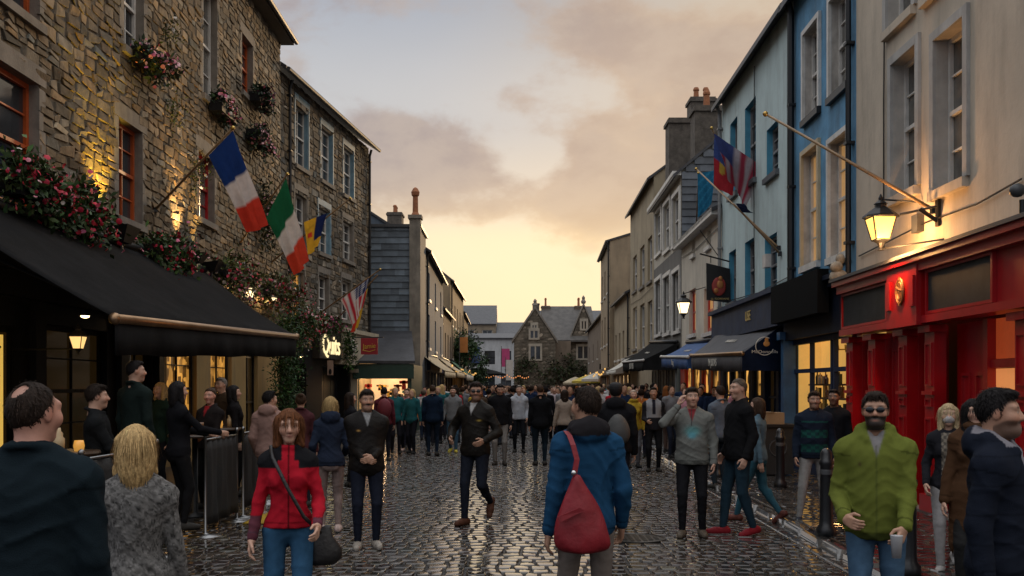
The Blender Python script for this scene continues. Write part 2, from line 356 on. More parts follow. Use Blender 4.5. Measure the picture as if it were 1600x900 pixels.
def folds(X, Y, Z, sd):
    """drag lines of cloth: long narrow ridges that come and go"""
    m1 = .5 + .5 * np.sin(9 * X + 5 * Y + 6 * Z + sd); m2 = .5 + .5 * np.sin(11 * X - 6 * Y - 8 * Z + 2.1 * sd)
    r1 = 1 - np.abs(np.sin(15 * Z + 9 * X + 1.6 * np.sin(8 * X + 7 * Y + sd) + 4 * Y + sd)); r2 = 1 - np.abs(np.sin(17 * Z - 13 * X + 1.8 * np.sin(9 * Z + 6 * Y - sd) - 5 * Y + 2 * sd)); r3 = 1 - np.abs(np.sin(41 * Z + 16 * X + 2 * np.sin(19 * X + 13 * Y + sd)))
    return .4 - .95 * (r1 ** 2.4 * m1 + r2 ** 2.4 * m2) - .5 * r3 ** 2 * (1 - .6 * m1)
def person(label, px, d, H=1.75, heading=180, pose='stand', fem=False, bulk=1., skin='fair', hair='dark', style='short', head=(0, 0), top=(.02, .02, .025), top_mat=None, legs=(.02, .025, .04), leg_mat=None,
           shoes=(.03, .028, .025), hem=.86, collar='collar', thick=.014, loose=1., paint=None, beard=0, stache=0, shades=False, mask=None, near=True, group=None, z0=0., seat=None, curl=.55, shirt=None, extra=None, lean=0., topname='jacket', wr=1., hand_on=(True, True), seed=None, cat='person', legpaint=None):
    sd = seed if seed is not None else (px * .37 + d)
    po = dict(STAND, **(POSES[pose] if isinstance(pose, str) else pose)); fine = .0056 if near else .011; cl = .0105 if near else .017
    cu = Vector(((px - CX) * d / F, d, z0))
    root = thing('person', label, cat, (0, 0, 0), group); sc = H / 1.738
    shx = (.145 if fem else .166) * (.4 + .6 * bulk); hx = .092
    hipz = po.get('hip', .925); LN = np.array([0, lean, 0])
    ft = po['feet']; ank = []; knees = []; fdir = []
    for sgn, f in zip((-1, 1), ft):
        x, y, z, pit = f[:4]; yaw = f[4] if len(f) > 4 else sgn * -9
        A = np.array([x, y, z + .085]); a2 = R(pit); fw = np.array([math.sin(R(-yaw)) * math.cos(a2), math.cos(R(-yaw)) * math.cos(a2), math.sin(a2)]); sdv = np.cross(fw, [0, 0, 1]); sdv /= np.linalg.norm(sdv); upv = np.cross(sdv, fw)
        K, A2 = ik((sgn * hx, 0, hipz), A, .435, .42, po.get('kpole', (sgn * .12, 1, 0))); knees.append(K); ank.append(A2); fdir.append((fw, upv))
    shz = hipz + .505; SH = [np.array([sg * shx, -.01, shz - .042]) + LN for sg in (-1, 1)]; EL = []; WR = []
    for sg, S_, h, pl in zip((-1, 1), SH, po['hands'], po.get('epole', [(-.28, -1, -.25), (.28, -1, -.25)])):
        e, w = ik(S_, np.array(h), .285, .255, pl); EL.append(e); WR.append(w)
    dzv = shz - 1.43; HN = np.array([0, -.012, 1.515 + dzv]) + LN * 1.1; HR = rotm(head[0], head[1], head[2] if len(head) > 2 else 0)
    hp = lambda v: HN + HS * (HR @ (np.array(v, float) - np.array([0, -.012, 1.515])))
    hl = lambda p: (p - HN) @ HR / HS + np.array([0, -.012, 1.515])       # body point to head coordinates
    pts = np.array(ank + knees + EL + WR + SH + [HN]); lo = pts.min(0) - .16; hi = pts.max(0) + .16; lo[0] = min(lo[0], -.3); hi[0] = max(hi[0], .3); lo[1] = min(lo[1], -.24); hi[1] = max(hi[1], .26); lo[2] = -.03; hi[2] = HN[2] + .30
    M3 = lambda p: p * sc
    # -- body: head, neck, hands and what the clothes hide, one skin
    zn = [(HN[2] - .06, HN[2] + .27)] + [(w[2] - .17, w[2] + .13) for w in WR]
    B = SDF(axis(lo[0], hi[0], fine), axis(lo[1], hi[1], fine), zaxis(lo[2], hi[2], .024, fine, zn))
    B.ell((0, 0, hipz), (.12, .08, .10), .03); B.cone((0, 0, hipz), (0, 0, shz - .1) + LN, .075, .09, .05, sy=.8); B.cone(SH[0] * [.8, 1, 1], SH[1] * [.8, 1, 1], .045, .045, .04)
    for i in (0, 1):
        sg = (-1, 1)[i]
        B.cone((sg * hx, 0, hipz), knees[i], .055, .036, .03); B.cone(knees[i], ank[i], .036, .026, .02); fw, upv = fdir[i]; B.cone(ank[i] - upv * .03, ank[i] + fw * .10 - upv * .05, .024, .018, .02)
        B.cone(SH[i], EL[i], .040, .034, .03); B.cone(EL[i], WR[i], .034, .023, .02)
        # hand
        fv = (WR[i] - EL[i]); fv /= np.linalg.norm(fv); hd = po.get('hdir', [None, None])[i]; fv = fv if hd is None else np.array(hd, float) / np.linalg.norm(hd)
        pn = po.get('palm', [(1, 0, 0), (-1, 0, 0)])[i]; pn = np.array(pn, float); pn -= fv * pn.dot(fv); pn /= np.linalg.norm(pn); ac = np.cross(pn, fv)  # across the palm
        thumbs = 1 if np.dot(ac, [0, 1, 0] if abs(ac[1]) > .3 else [-sg, 0, 0]) > 0 else -1; ts = ac * thumbs      # towards the thumb
        W_ = WR[i]; pc = W_ + fv * .05
        B.cone(W_, W_ + fv * .02, .024, .027, .015)
        for q in (-.024, -.008, .008, .026): B.cone(W_ + fv * .025 + ts * q * .7, W_ + fv * .085 + ts * q, .0165, .0125, .010)
        for q, ln in ((.027, .066), (.009, .076), (-.009, .070), (-.026, .054)):
            b0 = W_ + fv * .086 + ts * q; a1 = curl * .7; a2_ = curl * 1.9; d1 = fv * math.cos(a1) + pn * math.sin(a1); d2 = fv * math.cos(a2_) + pn * math.sin(a2_)
            b1 = b0 + d1 * ln * .52; b2 = b1 + d2 * ln * .5; B.cone(b0, b1, .0098, .0088, .003); B.cone(b1, b2, .0088, .0072, .003)
        t0 = W_ + fv * .03 + ts * .026; t1 = t0 + (fv * .6 + ts * .55 + pn * .35) * .05; t2 = t1 + (fv * .9 + ts * .05 + pn * .4) * .036
        B.cone(t0, t1, .0145, .011, .008); B.cone(t1, t2, .0105, .0085, .003)
    jw = .92 if fem else 1.
    B.ell(hp((0, -.010, 1.657)), (.077, .097, .098), 0, HR); B.ell(hp((0, .030, 1.588)), (.055 * jw, .062, .062), .035, HR); B.ell(hp((0, .062, 1.545)), (.030 * jw, .028, .024), .03, HR)
    B.cone(np.array([0, -.03, shz + .03]) + LN, hp((0, -.012, 1.59)), .062 if not fem else .052, .054 if not fem else .045, .03)
    B.cone(hp((-.045, .068, 1.672)), hp((.045, .068, 1.672)), .017, .017, .02)                                     # brow
    B.cone(hp((-.040, .060, 1.618)), hp((.040, .060, 1.618)), .030, .030, .025)                                    # cheeks
    B.cone(hp((0, .088, 1.655)), hp((0, .110, 1.617)), .009, .0135, .012); B.cone(hp((-.011, .096, 1.612)), hp((.011, .096, 1.612)), .010, .010, .008)
    for sg in (-1, 1):
        B.ell(hp((sg * .031, .101, 1.650)), (.019, .013, .012), .012, HR, cut=True); B.ell(hp((sg * .031, .078, 1.649)), (.014, .013, .012), .004, HR)
        B.ell(hp((sg * .079, -.008, 1.637)), (.009, .022, .032), .008, HR)
    B.ell(hp((0, .088, 1.583)), (.025, .013, .0075), .006, HR); B.ell(hp((0, .086, 1.572)), (.021, .013, .008), .006, HR)
    if beard: B.ell(hp((0, .05, 1.552)), (.056, .056, .042), .02, HR)
    V, Q, _ = B.mesh(); q = hl(V); sk = np.array(SKINS[skin]); col = np.tile(sk, (len(V), 1)); hc = np.array(HAIRS.get(hair, HAIRS['dark']) if isinstance(hair, str) else hair)
    face = q[:, 1] > .03
    col = blend(col, .5 * (gs(q, (-.05, .08, 1.612), (.03, .04, .025)) + gs(q, (.05, .08, 1.612), (.03, .04, .025)) + gs(q, (0, .11, 1.615), (.02, .03, .02))) + .5 * gs(q, (-.08, 0, 1.64), (.02, .03, .03)) + .5 * gs(q, (.08, 0, 1.64), (.02, .03, .03)), sk * np.array([1.05, .72, .66]))
    col = blend(col, .9 * gs(q, (0, .100, 1.579), (.024, .02, .010)), (sk * np.array([.75, .42, .42])) if not fem else np.array([.32, .09, .08]))
    col = blend(col, gs(q, (0, .10, 1.5785), (.022, .02, .0028)) * .6, sk * .25)
    for sg in (-1, 1):
        col = blend(col, .95 * gs(q, (sg * .033, .09, 1.672), (.021, .03, .0055)), hc * .8 + .004)
        e = gs(q, (sg * .031, .092, 1.6495), (.0165, .02, .0075)); col = blend(col, np.clip(e * 2.2 - .7, 0, 1), (.42, .38, .34)); col = blend(col, np.clip(gs(q, (sg * .031, .095, 1.6495), (.0068, .02, .0068)) * 2.4 - .6, 0, 1), (.02, .014, .01))
        col = blend(col, .75 * gs(q, (sg * .031, .092, 1.658), (.018, .02, .0035)), sk * .25)
    if beard: w = np.clip((q[:, 1] * .55 + (1.603 - q[:, 2]) - .008) * 60, 0, 1) * (q[:, 2] > 1.51) * (q[:, 1] > -.02) * np.clip((1.612 - q[:, 2]) * 90, 0, 1); w = w * (1 - .9 * gs(q, (0, .1, 1.578), (.022, .03, .008))); col = blend(col, w * beard, hc * .9)
    if stache or beard: col = blend(col, max(stache, beard * .8) * np.clip(1.6 * gs(q, (0, .1, 1.594), (.034, .07, .0085)), 0, 1), hc * .8)
    if style in ('short', 'balding', 'buzz', 'cap'): col = blend(col, np.clip((q[:, 2] - (1.70 - .65 * (.075 - q[:, 1]).clip(0, .2) - .0)) * 40, 0, 1) * (.8 if style != 'balding' else .25) * (q[:, 1] < .085), hc)
    raw_obj('body', M3(V), Q, SKIN, root, True, tint=col)
    # -- garments
    def garment(name, build, color, mat, res, fold=.004, pf=None):
        g = SDF(axis(lo[0], hi[0], res), axis(lo[1], hi[1], res), axis(lo[2], hi[2], res)); build(g)
        if fold: X, Y, Z = np.meshgrid(g.x, g.y, g.z, indexing='ij', sparse=True); g.D = g.D + fold * wr * folds(X, Y, Z, sd)
        V, Q, _ = g.mesh(); c = np.tile(np.array(color, float), (len(V), 1))
        if pf: c = pf(V, c)
        return raw_obj(name, M3(V), Q, mat, root, True, tint=c)
    b = bulk; th = thick
    def torso(g):
        hipw = (.168 if not fem else .172) * (.3 + .7 * b)
        g.ell(np.array([0, 0, shz - .13]) + LN, ((.158 if not fem else .142) * b + th, .112 * b + th, .20), 0)
        g.ell(np.array([0, .012 * b, hipz + .17]) + LN * .5, ((.148 if not fem else   .116) * b + th, (.108 * b + th) * (1 + .9 * max(0, b - 1)), .21), .06)
        g.ell((0, -.005, hipz - .01), (hipw + th, .125 * b + th, .17), .06)
        if hem < .75: g.cone((0, 0, hipz), (0, -.01, hem - .1), .165 + th, .175 + th, .05, sy=.78)
        if fem:
            for sg in (-1, 1): g.ell(np.array([sg * .068, .085, shz - .165]) + LN, (.062, .055, .065), .04)
        for sg in (-1, 1): g.cone(np.array([sg * .03, -.025, shz + .06]) + LN, SH[(sg + 1) // 2] + [0, 0, .0], .034 + th, .046 + th, .05)
        g.cone(SH[0] + [.03, 0, -.03], SH[1] + [-.03, 0, -.03], .075 + th * .6, .075 + th * .6, .05)
        for i in (0, 1):
            ar = .85 if fem else 1.; g.cone(SH[i], EL[i], .052 * (.3 + .7 * b) * ar + th * .55, .043 * ar + th * .75, .03); we = EL[i] + (WR[i] - EL[i]) * .96; g.cone(EL[i], we, .043 * ar + th * .75, .029 + th * .8, .012)
            if loose > 1: g.ell(EL[i] + (WR[i] - EL[i]) * .8, (.05, .05, .05), .02)
        if collar != 'scarf': g.cone(np.array([0, .0, shz + .07]) + LN, np.array([0, .03, shz + .25]) + LN, (.058 if not fem else .05), .085, .01, cut=True)
        if collar == 'hood':
            g.ell(np.array([0, -.105, shz + .06]) + LN, (.125, .060, .085), .03); g.cone(np.array([-.085, -.02, shz + .075]) + LN, np.array([-.05, .075, shz + .02]) + LN, .034, .026, .025); g.cone(np.array([.085, -.02, shz + .075]) + LN, np.array([.05, .075, shz + .02]) + LN, .034, .026, .025)
            g.cone(np.array([-.085, -.04, shz + .08]) + LN, np.array([.085, -.04, shz + .08]) + LN, .04, .04, .03)
        elif collar == 'collar':
            for a in range(10):
                a0, a1 = (R(-62 + 304 / 10 * (a + e)) for e in (0, 1)); rr = .079
                f = lambda w: np.array([rr * math.cos(w + R(118)), -.022 + rr * math.sin(w + R(118)), shz + .092 - .045 * (math.sin(w + R(118)) + 1) * .5]) + LN
                g.cone(f(a0), f(a1), .017, .017, .012)
        elif collar == 'scarf': g.ell(np.array([0, 0, shz + .085]) + LN, (.105, .10, .055), .02)
        g.D = np.maximum(g.D, np.where(np.abs(g.x)[:, None, None] < shx + .02, (hem - g.z)[None, None, :], -1.))
    def trous(g):
        for i in (0, 1):
            sg = (-1, 1)[i]; g.cone((sg * hx, 0, hipz - .02), knees[i], .083 * (.4 + .6 * b) + .008, .056 + .006, .016); g.cone(knees[i], ank[i] + (knees[i] - ank[i]) * .03, .058 + .004 * loose, .041 * loose, .015)
            kc = knees[i] + (ank[i] - knees[i]) * .32; g.ell(kc - np.array([0, .014, 0]), (.050, .050, .10), .02)
        g.ell((0, -.012, hipz + .01), (.160 * (.3 + .7 * b), .118 * b, .13), .03); g.ell((0, -.06, hipz - .05), (.13, .075, .09), .03)
        g.D = np.maximum(g.D, (g.z - (hipz + .13))[None, None, :])
    garment('trousers', trous, legs, leg_mat or DENIM, cl, .0045, legpaint or (lambda p, c: blend(c, .35 * sum(gs(p, knees[i] + [0, .05, .12], (.05, .06, .16)) for i in (0, 1)), np.array(legs) * 1.7)))
    def tp(p, c):
        if shirt is not None:
            v = np.clip((np.clip((p[:, 2] - (shz - .09)) * .32, -.02, .05) - np.abs(p[:, 0])) / .010 + .3, 0, 1) * (p[:, 1] > 0); c = blend(c, v, shirt)
        k = np.zeros(len(p))      # seams: armholes, hem band, cuffs
        for i in (0, 1):
            q = p - SH[i]; ax = (EL[i] - SH[i]) / np.linalg.norm(EL[i] - SH[i]); f_ = WR[i] - EL[i]; lf = np.linalg.norm(f_); f_ /= lf; t2 = (p - EL[i]) @ f_
            k = np.maximum(k, (np.abs(q @ ax - .035) < .006) * (np.linalg.norm(q, axis=1) < .11) * .45); k = np.maximum(k, (np.abs(t2 - lf * .84) < .006) * (np.linalg.norm(p - EL[i] - f_ * t2[:, None], axis=1) < .07) * .5)
        k = np.maximum(k, (np.abs(p[:, 2] - hem - .045) < .006) * (np.abs(p[:, 0]) < shx + .01) * .45); c = c * (1 - k[:, None])
        return paint(p, c) if paint else c
    garment(topname, torso, top, top_mat or FABRIC, cl, .0075, tp)
    for i in (0, 1):
        fw, upv = fdir[i]; A = ank[i]
        def sh(g):
            h = A - fw * .04 - upv * .042; m_ = A + fw * .09 - upv * .046; t = A + fw * .17 - upv * .052
            g.cone(h, m_, .047, .046, .02); g.cone(m_, t, .046, .036, .02); g.cone(A - upv * .01 - fw * .01, h, .040, .040, .02)
            g.put(lambda X, Y, Z: (X - A[0]) * upv[0] + (Y - A[1]) * upv[1] + (Z - A[2]) * upv[2] + .083, A - .3, A + .3, 0, cut=True)
        pf = lambda p, c: blend(c, (((p - A) @ upv) < -.068).astype(float) * .8, np.array(shoes) * .35 if max(shoes) < .2 else (.6, .58, .55))
        g = SDF(axis(A[0] - .26, A[0] + .26, cl * .8), axis(A[1] - .26, A[1] + .26, cl * .8), axis(A[2] - .2, A[2] + .16, cl * .8)); sh(g); V, Q, _ = g.mesh()
        raw_obj('shoe', M3(V), Q, LEATHER, root, True, tint=pf(V, np.tile(np.array(shoes, float), (len(V), 1))))
    # -- hair
    if style != 'none':
        g = SDF(axis(HN[0] - .24, HN[0] + .24, fine), axis(HN[1] - .26, HN[1] + .24, fine), axis(HN[2] - .34, HN[2] + .31, fine))
        t = {'short': .007, 'balding': .005, 'buzz': .0055, 'cap': .012}.get(style, .012); X, Y, Z = np.meshgrid(g.x, g.y, g.z, indexing='ij'); G = np.stack([X.ravel(), Y.ravel(), Z.ravel()], 1); q = hl(G); qx, qy, qz = (q[:, e].reshape(X.shape) for e in range(3))
        g.ell(hp((0, -.013, 1.660 + (.006 if style == 'short' else 0))), (.077 + t, .097 + t, .099 + t), 0, HR)
        line = 1.722 - np.clip(.045 - qy, 0, .03) * 1.2 - np.clip(.015 - qy, 0, .2) * 1.15
        if style in ('long', 'bob'): line = np.where(qy < .03, 1.5, 1.70)
        if style in ('short', 'balding'): line = np.where((qy < .012) & (qy > -.035), np.minimum(line, 1.635), line)
        g.D = np.maximum(g.D, (line - qz) * .8)
        if style == 'short': g.ell(hp((0, .040, 1.743)), (.058, .045, .020), .02, HR)
        if style == 'balding': g.ell(hp((0, -.055, 1.775)), (.062, .075, .05), .004, HR, cut=False) if False else None; g.D = np.maximum(g.D, .05 * (1 - np.sqrt((qx / .034) ** 2 + ((qy + .078) / .038) ** 2 + ((qz - 1.738) / .045) ** 2)))
        if style in ('long', 'bob'):
            ln = 1.40 if style == 'long' else 1.475
            for sg in (-1, 1): g.cone(hp((sg * .070, -.01, 1.68)), hp((sg * .085, .012, ln + .03)), .034, .030, .03)
            g.ell(hp((0, -.07, (1.66 + ln) / 2)), (.095, .055, (1.72 - ln) / 2 + .03), .03, HR)
            fr = ((qx / .064) ** 2 + ((qy - .13) / .125) ** 2 + ((qz - 1.622) / .105) ** 2); g.D = np.maximum(g.D, (1 - np.sqrt(fr)) * .06)
        if style == 'pony': g.ell(hp((0, -.125, 1.70)), (.035, .035, .035), .015, HR); g.cone(hp((0, -.14, 1.69)), hp((0, -.125, 1.50)), .030, .018, .015)
        if style == 'bun': g.ell(hp((0, -.10, 1.735)), (.042, .042, .036), .015, HR)
        an = np.arctan2(qx, qy + .03); stk = np.sin(an * 17 + 3 * np.sin(qz * 23) + sd) + .7 * np.sin(an * 41 + 5 * np.sin(qz * 31) + sd)
        g.D += (.0018 if style in ('long', 'bob', 'short', 'pony', 'bun') else .0006) * stk + .0016 * np.sin(60 * qx + 50 * qy + sd) * np.sin(70 * qz - 40 * qy)
        V, Q, _ = g.mesh(); q = hl(V); an = np.arctan2(q[:, 0], q[:, 1] + .03)
        c = np.tile(hc, (len(V), 1)); c = c * (1 + (.16 * np.sin(an * 29 + 4 * np.sin(q[:, 2] * 27)) + .14 * np.sin(an * 67 + 6 * np.sin(q[:, 2] * 39 + 1)) + .1 * np.sin(q[:, 0] * 170))[:, None]); c = np.clip(c, .004, 1)
        if len(V) and near and style != 'scarf':      # loose strands over the mass of the hair
            gg = np.random.default_rng(int(sd * 7) % 99991); n = {'buzz': 900, 'balding': 1200}.get(style, 2600); q_ = q; okv = np.flatnonzero(~((q_[:, 1] > .035) & (q_[:, 2] < 1.70))); k = okv[gg.integers(0, len(okv), n)]; p0 = V[k] + gg.normal(0, .003, (n, 3)); cen = HN + np.array([0, -.01, .13]); nr = p0 - cen; nr /= np.linalg.norm(nr, axis=1)[:, None]
            long_ = style in ('long', 'bob'); dn = np.tile(np.array([0, 0, -1.]), (n, 1)) if long_ else (p0 - hp((0, -.05, 1.76))); dn = dn + gg.normal(0, .06 if long_ else .35, (n, 3)) * (1 if long_ else .06); dn -= nr * (dn * nr).sum(1)[:, None] * (1. if not long_ else .55); dn /= np.linalg.norm(dn, axis=1)[:, None] + 1e-6
            ln = {'buzz': .010, 'balding': .016, 'long': .12, 'bob': .10}.get(style, .021) * gg.uniform(.5, 1.2, (n, 1)); sd_ = np.cross(dn, nr); wd_ = gg.uniform(.0008, .0020, (n, 1)); lift = (.004 if long_ else .003) * gg.random((n, 1))
            P0 = p0 + nr * .0005; P1 = p0 + dn * ln * .5 + nr * (lift + .001); P2 = p0 + dn * ln + nr * lift * (.6 if long_ else 1.2)
            SV = np.stack([P0 - sd_ * wd_, P0 + sd_ * wd_, P1 - sd_ * wd_, P1 + sd_ * wd_, P2 - sd_ * wd_ * .3, P2 + sd_ * wd_ * .3], 1).reshape(-1, 3); b0 = len(V) + np.arange(n)[:, None] * 6
            Q = np.concatenate([Q, b0 + np.array([0, 1, 3, 2]), b0 + np.array([2, 3, 5, 4])]); V = np.concatenate([V, SV]); c = np.concatenate([c, np.repeat(np.clip(hc * np.exp(gg.normal(0, .35, (n, 1))), .003, 1), 6, axis=0)])
        if len(V): raw_obj('headscarf' if style == 'scarf' else 'hair', M3(V), Q, HAIRM, root, True, tint=c)
        if style == 'cap':
            m = MB(); prof = [(.097, 0), (.099, .03), (.088, .062), (.055, .084), (.01, .092)]; m.lathe((0, 0, 0), prof, 16, 0, .93, 1.13); pk = [(-.07, .07, .012), (-.055, .15, .004), (0, .178, .0), (.055, .15, .004), (.07, .07, .012)]; m.prism([Vector(p) for p in pk], (0, 0, .008))
            m.v = [tuple(M3(hp((x, y - .013, z + 1.683)))) for x, y, z in m.v]; m.build('cap', M('black_cap_cloth', (.015, .015, .017), rough=.85), root, smooth=False)
    if shades:
        m = MB()
        for sg in (-1, 1): m.ell((sg * .033, .105, 1.648), (.027, .007, .020), 12); m.tube([(sg * .056, .10, 1.655), (sg * .078, .06, 1.655), (sg * .082, -.01, 1.652)], .0035, 6)
        m.tube([(-.012, .11, 1.653), (.012, .11, 1.653)], .0035, 6); m.v = [tuple(M3(hp(p))) for p in m.v]; m.build('sunglasses', BLACKGLOSS, root, smooth=True)
    if mask:
        g = SDF(axis(-.1, .1, .006), axis(-.0, .15, .006), axis(1.5, 1.66, .006)); g.ell((0, .05, 1.592), (.064, .066, .050), 0); g.ell((0, .095, 1.61), (.022, .03, .03), .02); g.put(lambda X, Y, Z: Y - .035, (-.1, 0, 1.5), (.1, .15, 1.66), 0, cut=True) if False else None
        V, Q, _ = g.mesh(); raw_obj('face_mask', M3(np.array([hp(v) for v in V])), Q, FABRIC, root, True, tint=np.tile(np.array(mask), (len(V), 1)))
    J = dict(SH=[M3(q_) for q_ in SH], WR=[M3(q_) for q_ in WR], EL=[M3(q_) for q_ in EL], hip=hipz * sc, shz=shz * sc, sc=sc, hp=lambda v: M3(hp(v)), LN=LN * sc)
    if extra: extra(root, J)
    root.location = cu; root.rotation_euler = (0, 0, R(heading)); return root
def small_person(top, legs, hair, skin, walk, fem=False, hairlong=False, bag=None, shoe=(.03, .03, .03)):
    """a whole figure in one skin for people too far off to show their parts; returns mesh data"""
    s = .021; g = SDF(axis(-.36, .36, s), axis(-.42, .42, s), axis(-.04, 1.86, s)); y = .2 * walk
    for sg in (-1, 1):
        K, A = ik((sg * .09, 0, .92), (sg * .09, sg * y, .085 + (.05 * abs(walk) if sg * walk < 0 else 0)), .435, .42, (0, 1, 0))
        g.cone((sg * .09, 0, .92), K, .088, .062, .02, idn=1); g.cone(K, A, .06, .045, .015, idn=1); g.cone(A - [0, .03, .045], A + [0, .15, -.05], .042, .034, .02, idn=2)
        S_ = np.array([sg * (.165 if fem else .19), 0, 1.43]); E, W = ik(S_, (sg * .27, -sg * y * .6 + .05, .88), .285, .255, (sg * .5, -1, -.2))
        g.cone(S_, E, .066, .055, .03, idn=3); g.cone(E, W, .055, .040, .02, idn=3); g.cone(W, W + [0, .02, -.11], .03, .026, .01, idn=4); g.cone((sg * .03, -.02, 1.48), S_, .055, .062, .04, idn=3)
    g.ell((0, 0, 1.29), (.175, .125, .2), .05, idn=3); g.ell((0, .01, 1.07), (.155, .12, .2), .05, idn=3); g.ell((0, 0, .93), (.175, .135, .12), .05, idn=3)
    g.cone((0, -.02, 1.45), (0, -.01, 1.58), .058, .05, .02, idn=4); g.ell((0, -.01, 1.655), (.078, .096, .10), .02, idn=4); g.ell((0, .035, 1.585), (.06, .06, .06), .03, idn=4); g.cone((0, .09, 1.65), (0, .11, 1.615), .012, .016, .01, idn=4)
    g.ell((0, -.028, 1.672), (.088, .098, .100), .01, idn=5)
    if hairlong: g.ell((0, -.07, 1.56), (.095, .055, .16), .03, idn=5)
    if bag: g.ell((0, -.20, 1.22), (.15, .09, .22), .02, idn=6)
    V, Q, I = g.mesh(); pal = np.array([(0, 0, 0), legs, shoe, top, SKINS[skin], HAIRS[hair], bag or (0, 0, 0)]); c = pal[I]
    o = raw_obj('person', V, Q, FABRIC, None, True, tint=c); return o
# ---------------------------------------------------------------- ground: wet setts, kerb, pavement, terrace
def sett_mat():
    m = M('wet_setts', tint=True, rough=.15, var=.38, vs=1.5, bump=.04, bs=24, spec=.6, rvar=.11, coat=.7); m.node_tree.nodes['Principled BSDF'].inputs['Coat Roughness'].default_value = .06; m.node_tree.nodes['Principled BSDF'].inputs['Coat IOR'].default_value = 1.4; return m
def stones(rects, hts, top_n=5, inset=.018, jit=.006, round_=.55, tints=None, plane=None, seed=1, tl=.06, tn=.035):
    """pillow-topped stones; rects (n,4) u0,u1,v0,v1; plane maps (u,v,h)->xyz"""
    g = np.random.default_rng(seed); n = len(rects); k = top_n; a = np.array({3: [-1, 0, 1], 4: [-1, -.8, .8, 1], 5: [-1, -.84, 0, .84, 1], 6: [-1, -.94, -.82, .82, .94, 1], 7: [-1, -.93, -.80, 0, .80, .93, 1]}[k]); A, Bq = np.meshgrid(a, a, indexing='ij'); A, Bq = A.ravel(), Bq.ravel()
    r = np.maximum(np.abs(A), np.abs(Bq)); ring = r > .99
    cx = (rects[:, 0] + rects[:, 1]) / 2; cy = (rects[:, 2] + rects[:, 3]) / 2; hx = (rects[:, 1] - rects[:, 0]) / 2; hy = (rects[:, 3] - rects[:, 2]) / 2
    sup = 1 - .16 * (np.abs(A * Bq)) ** 2                                    # rounded corners
    X = A * sup; Y = Bq * sup
    tilt = g.normal(0, tl, (n, 2)); cj = g.normal(0, jit, (n, 4))
    U = cx[:, None] + X * hx[:, None] + cj[:, :1] * A * Bq + cj[:, 1:2] * Bq; V = cy[:, None] + Y * hy[:, None] + cj[:, 2:3] * A * Bq + cj[:, 3:4] * A
    prof = np.where(ring, -.6, 1 - round_ * (.42 * r ** 8 + .10 * (A ** 2 + Bq ** 2)))
    Hh = hts[:, None] * (prof + tilt[:, :1] * A + tilt[:, 1:] * Bq + g.normal(0, tn, (n, k * k)) * (~ring))
    pts = plane(U, V, Hh).reshape(-1, 3)
    q = np.array([(i * k + j, (i + 1) * k + j, (i + 1) * k + j + 1, i * k + j + 1) for i in range(k - 1) for j in range(k - 1)])
    Fq = (q[None] + (np.arange(n) * k * k)[:, None, None]).reshape(-1, 4)
    return pts, Fq, np.repeat(tints, k * k, axis=0)
def lay_setts():
    g = np.random.default_rng(5); rect = []; y = 6.5
    while y < 62:
        h = g.uniform(.16, .22) * (1 if y < 30 else 1.6); x = -4.15 + g.uniform(-.1, .1); xr = 3.02 + .0167 * y
        while x < xr:
            w = g.uniform(.13, .225) * (1 if y < 30 else 1.5); w = min(w, xr - x) if xr - x > .1 else xr - x + .01
            yo = .05 * math.sin(x * 1.1 + y * .35) + .03 * math.sin(x * 2.7 + y)
            if not ((x + w / 2 - 1.45) ** 2 + (y + h / 2 - 11.6) ** 2 < .36 ** 2):
                rect.append((x + .006, x + w - .006, y + .008 + yo, y + h - .008 + yo))
            x += w
        y += h
    rect = np.array(rect); n = len(rect); base = np.array((.050, .040, .031)); t = base * g.uniform(.55, 1.5, (n, 1)) * (1 + g.normal(0, .06, (n, 3)))
    V, Fq, T = stones(rect, g.uniform(.017, .024, n), 7, round_=.5, tl=.035, tn=.02, tints=np.clip(t, .01, .3), plane=lambda u, v, h: np.stack([u, v, h - .012], -1), seed=3)
    o = raw_obj('cobbles', V, Fq, sett_mat(), None, True, tint=T); weighted(o); tag(o, kind='structure')
lay_setts()
m = MB(); m.quad((-60, -20, -.012), (60, -20, -.012), (60, 900, -.012), (-60, 900, -.012))
tag(m.build('ground', M('wet_joint_mortar', (.016, .013, .011), rough=.55, var=.4, vs=3, bump=.3, bs=25, spec=.3, rvar=.25)), kind='structure')
m = MB(); m.quad((-5.2, 60, .004), (6.2, 60, .004), (12, 220, .004), (-12, 220, .004)); tag(m.build('road', M('far_setts', (.045, .042, .038), rough=.36, var=.4, vs=2.5, bump=.8, bs=6, rvar=.12)), kind='structure')
def right_x(y): return 5.55 + .0167 * y
